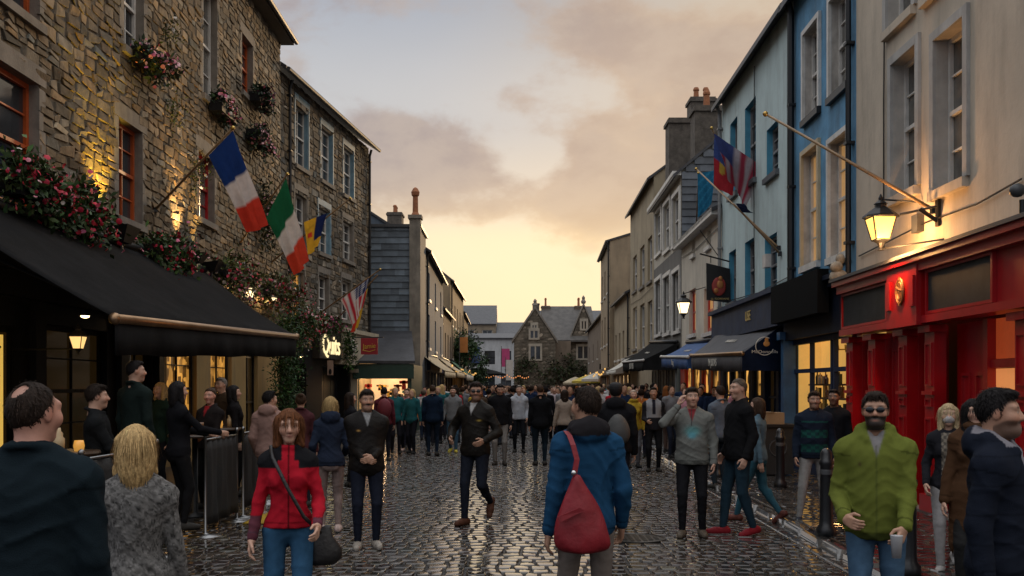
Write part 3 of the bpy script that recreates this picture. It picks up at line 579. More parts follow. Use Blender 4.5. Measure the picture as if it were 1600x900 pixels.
def lay_side():
    g = np.random.default_rng(8); rect = []; y = 5.5      # pavement: worn small setts behind a line of kerb stones
    while y < 60:
        h = g.uniform(.16, .22) * (1 if y < 25 else 1.8); x = 3.40 + .0167 * y
        while x < 5.62 + .0167 * y:
            w = g.uniform(.17, .34) * (1 if y < 25 else 1.8); rect.append((x + .005, x + w - .005, y + .005, y + h - .005)); x += w
        y += h
    rect = np.array(rect); n = len(rect); t = np.array((.035, .033, .031)) * g.uniform(.6, 1.4, (n, 1)) * np.ones((n, 3))
    V, Fq, T = stones(rect, g.uniform(.014, .022, n), 4, tints=t, plane=lambda u, v, h: np.stack([u, v, h + .062], -1), seed=4)
    tag(weighted(raw_obj('pavement', V, Fq, sett_mat(), None, True, tint=T)), kind='structure')
    m = MB(); m.quad((3.39 + .0167 * 4, 4, .066), (5.8, 4, .066), (9.5, 120, .066), (3.39 + .0167 * 120, 120, .066)); m.quad((3.39 + .0167 * 4, 4, .066), (3.39 + .0167 * 120, 120, .066), (3.39 + .0167 * 120, 120, -.02), (3.39 + .0167 * 4, 4, -.02))
    tag(m.build('pavement_bed', M('wet_joint_mortar')), kind='structure')
    rect = []; y = 5.5
    while y < 60: l = g.uniform(.5, .95); rect.append((3.18, 3.375, y + .006, y + l - .006)); y += l
    y = 5.5
    while y < 60: l = g.uniform(.22, .4); rect.append((3.03, 3.165, y + .006, y + l - .006)); y += l
    rect = np.array(rect); n = len(rect); k = rect[:, 0] > 3.1; t = np.where(k[:, None], (.075, .072, .068), (.04, .038, .036)) * g.uniform(.8, 1.25, (n, 1))
    V, Fq, T = stones(rect, np.where(k, .085, .02), 4, jit=.002, round_=.25, tints=t, plane=lambda u, v, h: np.stack([u + .0167 * v, v, h], -1), seed=6)
    tag(weighted(raw_obj('kerb', V, Fq, sett_mat(), None, True, tint=T)), kind='structure')
lay_side()
# terrace floor along the left houses
m = MB(); m.box(-7.2, -4.35, 5, 22, -.02, .16); tag(m.build('terrace_floor', M('dark_terrace_boards', (.035, .028, .022), rough=.4, var=.3, vs=6)), kind='structure')
# manhole cover among the setts
m = MB(); m.lathe((1.45, 11.6, -.01), [(.34, 0), (.34, .022), (.31, .026), (.305, .018), (.29, .018), (.0, .02)], 28)
for i in range(-3, 4):
    for j in range(-3, 4):
        if i * i + j * j < 11: m.box(1.45 + i * .075 - .022, 1.45 + i * .075 + .022, 11.6 + j * .075 - .022, 11.6 + j * .075 + .022, .006, .017)
mh = m.build('manhole_cover', M('wet_iron', (.05, .047, .042), rough=.3, metal=.6, var=.3, vs=9)); tag(mh, 'round wet iron manhole cover set among the cobbles', 'manhole cover')
# ---------------------------------------------------------------- materials of the houses
STONE = M('rubble_stone', tint=True, rough=.85, var=.38, vs=5, bump=.6, bs=22, spec=.2)
MORT = M('lime_mortar', (.10, .084, .062), rough=.95, var=.35, vs=6, bump=.5, bs=50)
DRESS = M('dressed_stone', (.20, .175, .145), rough=.85, var=.25, vs=4, bump=.25, bs=40, streak=.45)
GLASS = M('window_glass', (.028, .032, .038), rough=.06, var=.5, vs=1.2, spec=.6)
GLASSW = M('window_glass_curtained', (.10, .095, .085), rough=.12, var=.5, vs=2.2, spec=.6)
WHITEP = M('white_paint', (.62, .60, .56), rough=.5, var=.14, vs=5, streak=.25)
GREYP = M('grey_paint', (.24, .24, .24), rough=.5, var=.2, vs=5, streak=.3)
ORANGE = M('orange_paint', (.42, .075, .012), rough=.42, var=.2, vs=6, streak=.15)
REDP = M('red_gloss_paint', (.36, .005, .008), rough=.28, var=.18, vs=3, coat=.25)
BLACKP = M('black_paint', (.010, .010, .011), rough=.55, var=.3, vs=5, spec=.15)
NAVYP = M('navy_paint', (.014, .028, .07), rough=.5, spec=.25, var=.25, vs=4, streak=.2)
BLUEP = M('bright_blue_paint', (.028, .115, .26), rough=.45, var=.25, vs=4, streak=.3)
SLATE = M('roof_slate', (.045, .045, .05), rough=.5, var=.4, vs=3, bump=.5, bs=9)
IRON = M('black_iron', (.015, .015, .016), rough=.45, metal=.3, var=.2)
LEAD = M('gutter_grey', (.06, .062, .065), rough=.5, var=.25)
CHPOT = M('terracotta_pot', (.32, .12, .05), rough=.8, var=.25, vs=8)
BRASS = M('brass', (.5, .33, .10), rough=.35, metal=.9, var=.15)
CHROME = M('chrome', (.6, .6, .6), rough=.18, metal=1., var=.05)
def render_mat(name, c, st=.55, **k): return M(name, c, rough=.85, var=.13, vs=.9, bump=.22, bs=14, streak=st, **k)
def glow(name, c, e, busy=False):
    new = name not in MATS; m = M(name, tuple(q * .5 for q in c), rough=.3, var=.35, vs=2.6, emit=c, est=e)
    if new and busy:      # the clutter of a lit room: shelves, stock and lamps in uneven blocks
        t = m.node_tree; b = t.nodes['Principled BSDF']; co = t.nodes.new('ShaderNodeTexCoord'); mp_ = t.nodes.new('ShaderNodeMapping'); mp_.inputs['Scale'].default_value = (2.2, 2.2, 1.6); t.links.new(co.outputs['Object'], mp_.inputs[0])
        vo = t.nodes.new('ShaderNodeTexVoronoi'); vo.distance = 'CHEBYCHEV'; vo.inputs['Scale'].default_value = 2.3; t.links.new(mp_.outputs[0], vo.inputs['Vector']); no = t.nodes.new('ShaderNodeTexNoise'); no.inputs['Scale'].default_value = 1.6; no.inputs['Detail'].default_value = 5; t.links.new(co.outputs['Object'], no.inputs['Vector'])
        sp_ = t.nodes.new('ShaderNodeSeparateColor'); t.links.new(vo.outputs['Color'], sp_.inputs[0]); mu = t.nodes.new('ShaderNodeMath'); mu.operation = 'MULTIPLY'; t.links.new(sp_.outputs[0], mu.inputs[0]); t.links.new(no.outputs[0], mu.inputs[1])
        mr = t.nodes.new('ShaderNodeMapRange'); mr.inputs[1].default_value = .08; mr.inputs[2].default_value = .5; mr.inputs[3].default_value = e * .05; mr.inputs[4].default_value = e * 2.0; t.links.new(mu.outputs[0], mr.inputs[0]); t.links.new(mr.outputs[0], b.inputs['Emission Strength'])
    return m
# ---------------------------------------------------------------- generic house pieces
def panel(W, s0, s1, z0, z1, holes, depth, mat, parent, name='wall', o=0., backs=True, reveal=None):
    """a wall sheet with real openings: front, reveals in each opening"""
    ss = sorted({s0, s1, *[h[0] for h in holes], *[h[1] for h in holes]}); zz = sorted({z0, z1, *[h[2] for h in holes], *[h[3] for h in holes]})
    ss = [q for q in ss if s0 - 1e-6 <= q <= s1 + 1e-6]; zz = [q for q in zz if z0 - 1e-6 <= q <= z1 + 1e-6]; m = MB()
    for a, b in zip(ss, ss[1:]):
        for c, d in zip(zz, zz[1:]):
            x, y = (a + b) / 2, (c + d) / 2
            if any(h[0] < x < h[1] and h[2] < y < h[3] for h in holes): continue
            m.quad(W.at(a, o, c), W.at(b, o, c), W.at(b, o, d), W.at(a, o, d))
    for a, b, c, d in holes:
        for p, q, r, t in ((a, c, a, d), (b, c, b, d), (a, c, b, c), (a, d, b, d)):
            m.quad(W.at(p, o, q), W.at(r, o, t), W.at(r, o - depth, t), W.at(p, o - depth, q), 1)
    return m.build(name, [mat, reveal or mat], parent, fix=False)
def window(W, r, parent, frame=WHITEP, pane=GLASS, depth=.16, nx=2, ny=4, fw=.055, sill=None, surround=None, sw=.14, o=0., hood=False, back=.06):
    a, b, c, d = r; m = MB(); i0, i1 = o - depth - back, o - depth + .02
    if surround:
        m2 = MB(); zz = c; k = 0
        while zz < d - .05:
            h = min(.28 + .05 * (k % 2), d - zz); e = sw + (.07 if k % 2 else 0)
            m2.wbox(W, a - e, a - .004, o - .02, o + .022, zz + .004, zz + h - .004); m2.wbox(W, b + .004, b + e, o - .02, o + .022, zz + .004, zz + h - .004); zz += h; k += 1
        m2.wbox(W, a - sw - .08, b + sw + .08, o - .02, o + .03, d + .003, d + .27)
        m2.build('window_surround', surround, parent)
    m.wbox(W, a, a + fw, i0, i1, c, d); m.wbox(W, b - fw, b, i0, i1, c, d); m.wbox(W, a + fw, b - fw, i0, i1, c, c + fw * 1.2); m.wbox(W, a + fw, b - fw, i0, i1, d - fw, d)
    mid = (c + d) / 2; m.wbox(W, a + fw, b - fw, i0 + .01, i1 + .014, mid - .028, mid + .028)
    for k in range(1, nx): x = a + (b - a) * k / nx; m.wbox(W, x - .014, x + .014, i0 + .02, i1 - .012, c + fw, mid - .029); m.wbox(W, x - .014, x + .014, i0 + .02, i1 - .012, mid + .029, d - fw)
    for k in range(1, ny):
        if abs(k / ny - .5) < .01: continue
        z = c + (d - c) * k / ny
        xs = [a + fw] + [a + (b - a) * q / nx for q in range(1, nx)] + [b - fw]
        for x0, x1 in zip(xs, xs[1:]): m.wbox(W, x0 + .015, x1 - .015, i0 + .02, i1 - .016, z - .012, z + .012)
    f = m.build('window', frame, parent); g = MB(); y = i0 + .03
    g.quad(W.at(a + fw, y, c + fw), W.at(b - fw, y, c + fw), W.at(b - fw, y, d - fw), W.at(a + fw, y, d - fw)); g.build('pane', pane, f, fix=False)
    if sill: q = MB(); q.wbox(W, a - .09, b + .09, o - depth + .022, o + .09, c - .13, c - .003); q.build('sill', sill, f)
    return f
def rubble(W, s0, s1, z0, z1, holes, parent, tone, seed, rh=(.10, .23), wd=(.18, .62), mortar=MORT, name='wall', hgt=(.015, .05)):
    g = np.random.default_rng(seed); rects = []; z = z0; m = MB()
    while z < z1:
        h = min(g.uniform(*rh), z1 - z + .01); x = s0; zc = z + h / 2; blk = sorted((a, b) for a, b, c, d in holes if c - .02 < zc < d + .02); segs = []
        for a, b in blk:
            if a > x: segs.append((x, a))
            x = max(x, b)
        if x < s1: segs.append((x, s1))
        for a, b in segs:
            x = a
            while x < b - 1e-4:
                w = g.uniform(*wd) * (.55 + .45 * h / rh[1]); w = min(w, b - x); w = b - x if b - x - w < .08 else w
                if h > .17 and g.random() < .28: t = h * g.uniform(.4, .6); rects += [(x + .009, x + w - .009, z + .007, z + t - .006), (x + .009, x + w - .009, z + t + .006, z + h - .007)]
                else: rects.append((x + .008, x + w - .008, z + .007, z + h - .007))
                x += w
        z += h
    rects = np.array(rects); n = len(rects); base = np.array(tone); hue = g.normal(0, 1, (n, 1)); t = base * np.exp(g.normal(0, .34, (n, 1))) * (1 + hue * np.array([.10, .02, -.08]))
    U, Np, Pp = np.array(W.u), np.array(W.n), np.array(W.p)
    pl = lambda u, v, h: Pp + u[..., None] * U + h[..., None] * Np + v[..., None] * np.array([0, 0, 1.])
    V, Fq, T = stones(rects, g.uniform(*hgt, n) ** 1., 6, jit=.016, round_=.55, tl=.16, tn=.05, tints=np.clip(t, .012, .45), plane=pl, seed=seed + 1)
    o = weighted(raw_obj(name, V, Fq, STONE, parent, True, tint=T))
    panel(W, s0, s1, z0, z1, holes, .34, mortar, parent, 'mortar_bed', o=0., reveal=DRESS); return o
def gable_roof(W, parent, depth, eave, ridge, oh=.3, mat=SLATE, gable=None, ends=(True, True), thick=.12, rake=.06, name='roof', inset=0.):
    L_ = W.len; m = MB(); mid = depth / 2
    for e0, z0, e1, z1 in ((oh, eave - (ridge - eave) / mid * oh, -mid, ridge), (-depth, eave, -mid, ridge)):
        p = [W.at(-rake, e0, z0), W.at(L_ + rake, e0, z0), W.at(L_ + rake, e1, z1), W.at(-rake, e1, z1)]; m.hexa([q for q in p] + [q + Vector((0, 0, thick)) for q in p])
    r = m.build(name, mat, parent)
    if gable:
        for k, s in enumerate((0.012, L_ - .012)):
            g = MB()
            if not ends[k]: continue
            g.quad(W.at(s, -.01, 0), W.at(s, -depth, 0), W.at(s, -depth, eave), W.at(s, -.01, eave)); g.add([W.at(s, -.01, eave), W.at(s, -depth, eave), W.at(s, -mid, ridge)], [(0, 1, 2)])
            g.build('gable_wall', gable, parent, fix=False)
    return r
def chimney(c, sx, sy, z0, z1, parent, mat, pots=2, ph=.55):
    x, y = c; m = MB(); m.box(x - sx / 2, x + sx / 2, y - sy / 2, y + sy / 2, z0, z1 - .22); m.box(x - sx / 2 - .07, x + sx / 2 + .07, y - sy / 2 - .07, y + sy / 2 + .07, z1 - .22, z1 - .08); m.box(x - sx / 2 - .02, x + sx / 2 + .02, y - sy / 2 - .02, y + sy / 2 + .02, z1 - .08, z1)
    o = m.build('chimney', mat, parent)
    for k in range(pots):
        t = (k + .5) / pots - .5; q = MB(); q.lathe((x + sx * .8 * t if sx > sy else x, y + sy * .8 * t if sy >= sx else y, z1), [(.13, 0), (.11, ph * .7), (.14, ph * .75), (.14, ph * .85), (.10, ph), (.10, ph)], 10); q.build('chimney_pot', CHPOT, o)
    return o
def gutter(W, parent, z, s0=0, s1=None, o=.16, mat=LEAD, name='gutter', r=.065):
    m = MB(); m.tube([W.at(s0, o, z), W.at(s1 if s1 is not None else W.len, o, z)], r, 8); return m.build(name, mat, parent)
def downpipe(W, parent, s, z0, z1, o=.09, mat=IRON, r=.05):
    m = MB(); m.tube([W.at(s, o + .07, z1), W.at(s, o, z1 - .25), W.at(s, o, z0)], r, 8)
    z = z0 + .8
    while z < z1 - .5: m.wbox(W, s - .08, s + .08, 0.0, o + .06, z, z + .05); z += 1.7
    return m.build('downpipe', mat, parent)

# ================================================================ LEFT: the stone pub with the terrace
LW = Wall((-6.9, 7.5), (-6.9, 29.6))
hs = thing('stone_pub', 'rough stone pub with orange sash windows, ivy baskets and terrace awning', 'building', (-6.9, 18, 0))
W1 = LW.rect(-60, 59, 95, 312); W2 = LW.rect(184, 221, 195, 345); W3 = LW.rect(309, 334, 240, 345)
U0 = LW.rect(-10, 60, -200, 12); U1 = LW.rect(192, 223, -70, 84); U2 = LW.rect(316, 338, -15, 156); U3 = LW.rect(377, 394, 62, 150); U4 = LW.rect(378, 394, 178, 225)
wins = [W1, W2, W3, U0, U1, U2, U3]
GF = 3.35
shop = [(2.0, 4.6, .55, 2.75), (5.3, 6.4, .1, 2.6), (7.2, 9.4, .7, 2.7), (10.4, 11.5, .1, 2.6), (12.3, 14.2, .75, 2.7), (15.2, 16.9, .75, 2.7), (18.2, 19.4, .1, 2.6)]
rubble(LW, 0, LW.len, GF, 12.1, wins, hs, (.172, .135, .092), 21, rh=(.11, .22), wd=(.22, .66), hgt=(.012, .042))
# ground floor: black painted timber front to the end of the awning, then lamp lit plaster
fm = panel(LW, 0, 11.9, 0, GF, shop[:4], .25, BLACKP, hs, 'pub_front', o=.03); YELL = render_mat('ochre_plaster', (.30, .20, .075), .4)
panel(LW, 11.9, LW.len, 0, GF, shop[4:], .25, YELL, hs, 'plaster_front', o=.03)
m = MB()
for s in (1.7, 4.85, 6.8, 9.9, 11.75): m.wbox(LW, s - .13, s + .13, .031, .13, .16, 3.0)
m.wbox(LW, 0, 11.9, .031, .2, 3.0, 3.34); m.build('pilasters', BLACKP, hs)
WARM = (1.0, .62, .18); LITW = glow('lit_pub_pane', (1, .46, .08), .32, True); LITD = M('dim_pub_pane', (.05, .035, .02), rough=.1, var=.5, vs=2, emit=(1, .55, .15), est=.008)
for k, r in enumerate(shop):
    window(LW, r, hs, BLACKP, LITD if k not in (4, 5) else LITW, .12, 2, 2 if k in (1, 3, 6) else 4, .08, o=.03)
# the yellow lit poster panel behind the nearest pane
for r, fr_, pn in ((W1, ORANGE, GLASS), (W2, ORANGE, GLASS), (W3, REDP, GLASSW), (U0, ORANGE, GLASS), (U1, WHITEP, GLASS), (U2, WHITEP, GLASSW), (U3, ORANGE, GLASS)):
    window(LW, r, hs, fr_, pn, .15, 2, 4, .075, sill=DRESS, surround=DRESS, sw=.13)
W_ = Wall((-6.9, 7.5), (-6.9, 29.6))
m = MB(); e = [LW.at(-.2, .42, 12.05), LW.at(LW.len + .12, .42, 12.05), LW.at(LW.len + .12, -5, 16), LW.at(-.2, -5, 16)]; m.hexa(e + [q + Vector((0, 0, .14)) for q in e]); m.build('roof', SLATE, hs)
m = MB(); m.wbox(LW, -.2, LW.len + .1, -.02, .40, 11.94, 12.04); m.build('soffit', M('soffit_timber', (.09, .075, .055), rough=.7), hs); gutter(LW, hs, 12.02, -.2, LW.len + .12, .47)
m = MB(); m.quad(LW.at(LW.len, 0, 0), LW.at(LW.len, -8, 0), LW.at(LW.len, -8, 16), LW.at(LW.len, 0, 12.05)); m.build('gable_wall', MORT, hs, fix=False); m = MB(); m.quad(LW.at(0, 0, 0), LW.at(0, -8, 0), LW.at(0, -8, 16), LW.at(0, 0, 12.05)); m.build('gable_wall', MORT, hs, fix=False)
m = MB(); m.wbox(LW, 0, 14.3, .0, .30, GF + .0, GF + .16); m.wbox(LW, 0, 14.3, .0, .22, GF + .16, GF + .24); m.build('cornice', BLACKP, hs)
# ================================================================ LEFT 2: the dark stone house with pale blue reveals
LW2 = Wall((-7.05, 29.75), (-5.75, 39.9))
h2 = thing('dark_stone_house', 'dark rubble house with pale blue window reveals beside the stone pub', 'building', (-6.4, 34, 0))
EV2 = 11.3; BLREV = M('pale_blue_reveal', (.16, .27, .34), rough=.6, var=.2, vs=4, streak=.4)
hol = [LW2.rect(461, 481, 168, 262), LW2.rect(501, 519, 205, 285), LW2.rect(536, 552, 235, 307), LW2.rect(460, 479, 305, 388), LW2.rect(497, 515, 328, 396), LW2.rect(535, 551, 348, 407), LW2.rect(454, 475, 424, 500), LW2.rect(497, 513, 432, 500), LW2.rect(533, 548, 440, 500)]
rubble(LW2, 0, LW2.len, 3.0, EV2, hol, h2, (.135, .112, .084), 31, (.14, .26), (.26, .75), hgt=(.012, .04))
for i, r in enumerate(hol):
    window(LW2, r, h2, WHITEP if i != 6 else BLREV, GLASS if i != 6 else LITW, .14, 2, 4, .07, sill=DRESS); m = MB(); a, b, c, d = r
    m.wbox(LW2, a - .1, a - .003, -.1, .012 + .02, c, d + .1); m.wbox(LW2, b + .003, b + .1, -.1, .032, c, d + .1); m.wbox(LW2, a - .097, b + .097, -.1, .036, d + .1, d + .3); m.wbox(LW2, a, a + .03, -.2, 0, c, d); m.wbox(LW2, b - .03, b, -.2, 0, c, d); m.build('window_surround', BLREV if i in (0, 1, 2, 4) else DRESS, h2)
panel(LW2, 0, LW2.len, 0, 3.0, [(1.0, 2.6, .0, 2.5), (4.2, 7.4, .0, 2.5)], .5, BLACKP, h2, 'pub_front', o=.04)
m = MB(); e = [LW2.at(-.1, .35, EV2 - .1), LW2.at(LW2.len + .15, .35, EV2 - .1), LW2.at(LW2.len + .15, -5, EV2 + 3.4), LW2.at(-.1, -5, EV2 + 3.4)]; m.hexa(e + [q + Vector((0, 0, .13)) for q in e]); m.build('roof', SLATE, h2); gutter(LW2, h2, EV2 - .08, -.1, LW2.len + .15, .42)
m = MB(); m.quad(LW2.at(0, -.01, 0), LW2.at(0, -7, 0), LW2.at(0, -7, EV2 + 3.2), LW2.at(0, -.01, EV2)); m.build('gable_wall', M('dark_gable', (.06, .052, .042), rough=.9, var=.4), h2, fix=False); m = MB(); m.quad(LW2.at(LW2.len, -.01, 0), LW2.at(LW2.len, -7, 0), LW2.at(LW2.len, -7, EV2 + 3.2), LW2.at(LW2.len, -.01, EV2)); m.build('gable_wall', M('dark_gable', (.06, .052, .042), rough=.9, var=.4), h2, fix=False)
downpipe(LW2, h2, .95, 3.1, EV2 - .1); downpipe(LW2, h2, LW2.len - .15, 3.1, EV2 - .1)
for k in range(5):      # dark doorway doors behind the opening
    m = MB(); a, b = (4.25 + k * .79, 5.0 + k * .79) if k < 4 else (1.0, 2.6); m.wbox(LW2, a, b, -.48, -.42, 0, 2.48); m.build('door', M('dark_door_paint', (.014, .017, .02), rough=.35, var=.3), h2)
CREAM = render_mat('cream_render', (.46, .39, .28), .4)
m = MB(); m.wbox(LW2, 5.6, LW2.len - .02, .042, .34, 2.55, 3.7); m.wbox(LW2, 5.5, LW2.len + .05, .0, .42, 3.7, 3.85); m.build('fascia', CREAM, h2)
m = MB(); m.wbox(LW2, 3.2, 5.58, .042, .3, 2.7, 3.6); m.build('sign_board', M('dark_sign_board', (.03, .026, .022), rough=.5), h2)
m = MB(); m.wbox(LW2, 7.6, LW2.len, .042, .3, 0, 2.52); m.wbox(LW2, 7.5, LW2.len + .03, .03, .36, 2.28, 2.42); m.build('pier', CREAM, h2)
text_obj('Quits', .95, glow('lit_sign_letters', (1, .80, .42), 1.1), h2, LW2.at(4.4, .32, 3.15), LW2.u, (0, 0, 1), .015, fit=1.9)
# ================================================================ LEFT 3: slate hung gable standing forward, and the stall under it
h3 = thing('slate_hung_house', 'narrow house with a blue grey slate hung side and a tall chimney pier', 'building', (-5, 43, 0))
fx0, fx1, fy = -8.5, (655 - 800) * 42 / F, 42.0; topz = CZ + 248 * 42 / F
def slate_wall(x0, x1, z0, z1, y, parent, seed, nm='slate_cladding'):
    g = np.random.default_rng(seed); m = MB(); T = []; z = z0
    while z < z1:
        x = x0 + g.uniform(-.4, 0); hh = .27
        while x < x1:
            w = g.uniform(.35, .8); a, b = max(x, x0), min(x + w, x1)
            if b - a > .03: m.hexa([(a, y - .05, z), (b, y - .05, z), (b, y, z), (a, y, z), (a, y - .012, z + hh), (b, y - .012, z + hh), (b, y, z + hh), (a, y, z + hh)]); T += [np.array((.115, .145, .175)) * g.uniform(.6, 1.35)] * 8
            x += w
        z += hh
    o = raw_obj(nm, m.v, m.f, M('slate_hanging', tint=True, rough=.55, var=.25, vs=3), parent, tint=np.array(T)); return o
m = MB(); m.box(fx0, fx1, fy, fy + 3.2, 0, topz); m.build('wall', M('grey_blue_render', (.085, .10, .115), rough=.8, var=.3, streak=.4), h3)
slate_wall(fx0, fx1 - .40, 3.2, topz - .1, fy, h3, 3)
m = MB(); m.box(fx1 - .40, fx1 + .06, fy - .14, fy + .35, 0, topz + .35); m.box(fx1 - .46, fx1 + .12, fy - .2, fy + .42, topz + .35, topz + .5); m.build('corner_pier', M('pier_stone', (.24, .21, .17), rough=.85, var=.3, streak=.5), h3)
m = MB(); m.lathe((fx1 - .17, fy + .1, topz + .5), [(.2, 0), (.12, .15), (.11, .8), (.16, .86), (.18, 1.0), (.1, 1.15), (.03, 1.2)], 12); m.build('chimney_pot', CHPOT, h3)
m = MB(); m.box(fx0, fx1 + .1, fy - .12, fy + 3.3, topz, topz + .12); m.build('coping', LEAD, h3)
sx0, sx1, sy = -5.75, -3.92, 37.4
ks = thing('gift_stall', 'lit souvenir kiosk with a green fascia and slate lean-to roof', 'kiosk', (-4.8, 38.5, 0)); GREENP = M('dark_green_paint', (.018, .05, .035), rough=.45, var=.25)
m = MB(); p = [Vector((sx0 - .25, sy - .25, 2.62)), Vector((sx1 + .3, sy - .25, 2.62)), Vector((sx1 - .3, fy - .1, 4.0)), Vector((sx0 - .25, fy - .1, 4.0))]; m.hexa(p + [q + Vector((0, 0, .1)) for q in p]); m.build('roof', SLATE, ks)
m = MB(); m.box(sx0 - .2, sx1 + .25, sy - .2, sy - .08, 2.05, 2.6); m.build('fascia', GREENP, ks)
m = MB(); m.box(sx0 - .15, sx0, sy - .05, fy - .1, 0, 2.6); m.box(sx1, sx1 + .15, sy - .05, fy - .1, 0, 2.6); m.box(sx0, sx1, sy + 1.9, sy + 2.0, 0, 2.6); m.build('wall', GREENP, ks)
m = MB(); m.box(sx0, sx1, sy + 1.8, sy + 1.88, .7, 2.5); m.box(sx0, sx1, sy, sy + 1.8, 2.45, 2.52); m.build('lit_interior', glow('kiosk_glow', (1, .62, .30), .75), ks)
m = MB(); m.box(sx0 - .1, sx1 + .1, sy - .15, sy + .3, 0, .85); m.build('counter', M('pale_counter', (.30, .27, .22), rough=.6, var=.2), ks)
lm = bpy.data.lights.new('kiosk_lamp', 'POINT'); lm.energy = 45; lm.color = (1, .65, .32); lm.shadow_soft_size = .15; lo_ = bpy.data.objects.new('kiosk_lamp', lm); COL.objects.link(lo_); lo_.parent = ks; lo_.location = Vector((-4.8, sy + .5, 2.2)) - org(ks)
g_ = np.random.default_rng(5); GOODS = [M('goods_%s' % n, c, rough=.7) for n, c in (('red', (.4, .03, .03)), ('teal', (.03, .16, .16)), ('black', (.02, .02, .02)), ('cream', (.55, .45, .3)), ('gold', (.45, .28, .05)))]
for k in range(16):
    x = sx0 + .1 + (sx1 - sx0 - .2) * g_.random(); z = g_.uniform(1.15, 2.0); m = MB(); w = g_.uniform(.10, .2); h = g_.uniform(.2, .4); y = sy + g_.uniform(.3, 1.5)
    m.hexa([(x - w / 2, y, z - h), (x + w / 2, y, z - h), (x + w / 2, y + .05, z - h), (x - w / 2, y + .05, z - h), (x - w / 3, y, z), (x + w / 3, y, z), (x + w / 3, y + .05, z), (x - w / 3, y + .05, z)])
    m.box(x - w, x + w, y, y + .04, z - h * .35, z - h * .05); tag(m.build('hanging_garment', GOODS[k % 5]), 'small hanging souvenir shirt inside the lit kiosk', 'souvenir', 'souvenirs hanging in the kiosk')
# ================================================================ generic terraced house for the far parts of both rows
def terrace(label, p0, p1, eave, ridge, wall, roofm=SLATE, depth=8, rows=(), cols=3, ww=.95, frame=WHITEP, pane=GLASS, shopc=None, shop_h=3.0, chim=(), lit=False, seedn=0, cat='house', ends=(True, True), gable=None, street=None, sills=True, name='terraced_house', fx=None):
    W = Wall(p0, p1, street); c = W.at(W.len / 2, -depth / 2, 0); h = thing(name, label, cat, c); L_ = W.len
    holes = []
    for z0, z1 in rows:
        for k in range(cols):
            x = L_ * (k + .5) / cols if fx is None else fx[k] * L_; holes.append((x - ww / 2, x + ww / 2, z0, z1))
    sh = []
    if shopc is not None:
        n = max(2, int(L_ / 2.2)); sh = [(L_ * (k + .1) / n, L_ * (k + .9) / n, .5 if k % 2 else .05, shop_h - .55) for k in range(n)]
    panel(W, 0, L_, shop_h if shopc is not None else 0, eave, holes, .2, wall, h, reveal=wall)
    if shopc is not None:
        panel(W, 0, L_, 0, shop_h, sh, .2, shopc, h, 'shopfront', o=.06)
        m = MB(); m.wbox(W, 0, L_, .062, .24, shop_h - .5, shop_h - .04); m.build('fascia', shopc, h)
        for r in sh: window(W, r, h, shopc, glow('shop_pane_%d' % (seedn % 3), ((1, .52, .14), (1, .62, .28), (.95, .42, .10))[seedn % 3], .55, True) if (lit or random.random() < .55) else GLASS, .12, 1, 2, .06, o=.06)
    for r in holes: window(W, r, h, frame, pane, .13, 2, 2, .07, sill=frame if sills else None)
    gable_roof(W, h, depth, eave, ridge, gable=gable or wall, mat=roofm, ends=ends); gutter(W, h, eave - .06)
    if L_ > 3: downpipe(W, h, .15, .2 if shopc is None else shop_h, eave - .05)
    for cx_, w, z0, z1, pots in chim:
        q = W.at(cx_ * L_, -depth / 2, 0); chimney((q.x, q.y), w * .8, w, z0, z1, h, M('chimney_stack', (.10, .085, .07), rough=.95, var=.4, vs=5, bump=.4, bs=20), pots)
    return W, h
ST1 = render_mat('golden_stone', (.30, .22, .13), .5); ST2 = render_mat('brown_stone', (.17, .13, .095), .5); ST3 = render_mat('grey_render', (.20, .20, .20), .5); ST4 = render_mat('blue_grey_render', (.10, .13, .17), .4)
WRND = render_mat('white_render', (.44, .45, .46), .3)
# ---- left row beyond the slate hung house
terrace('blue grey gabled house just beyond the slate hung house', (-3.95, 45.3), (-4.15, 60), 8.0, 10.6, ST4, rows=((3.6, 5.2), (5.9, 7.2)), cols=3, shopc=NAVYP, chim=((.94, .9, 8.5, 10.9, 2),), seedn=1, lit=True)
terrace('low brown house with dark dormer roof in the left row', (-4.3, 60.2), (-4.3, 71), 6.6, 9.6, ST2, rows=((3.5, 5.2),), cols=4, shopc=BLACKP, chim=((.04, .9, 7.5, 10.2, 2),), seedn=2, lit=True)
terrace('tall golden stone house catching the sunset in the left row', (-4.4, 71.2), (-4.3, 88), 9.4, 12.6, ST1, rows=((3.8, 5.4), (6.2, 7.9)), cols=5, shopc=ST2, chim=((.03, 1.3, 11, 14.2, 3), (.97, 1.3, 11, 13.6, 2)), seedn=0, lit=True)
terrace('narrow golden house at the far end of the left row', (-4.4, 88.2), (-4.6, 104), 8.4, 11.2, ST1, rows=((3.6, 5.0), (5.8, 7.2)), cols=5, shopc=BLACKP, chim=((.5, 1.1, 9.5, 12.6, 3),), seedn=1)
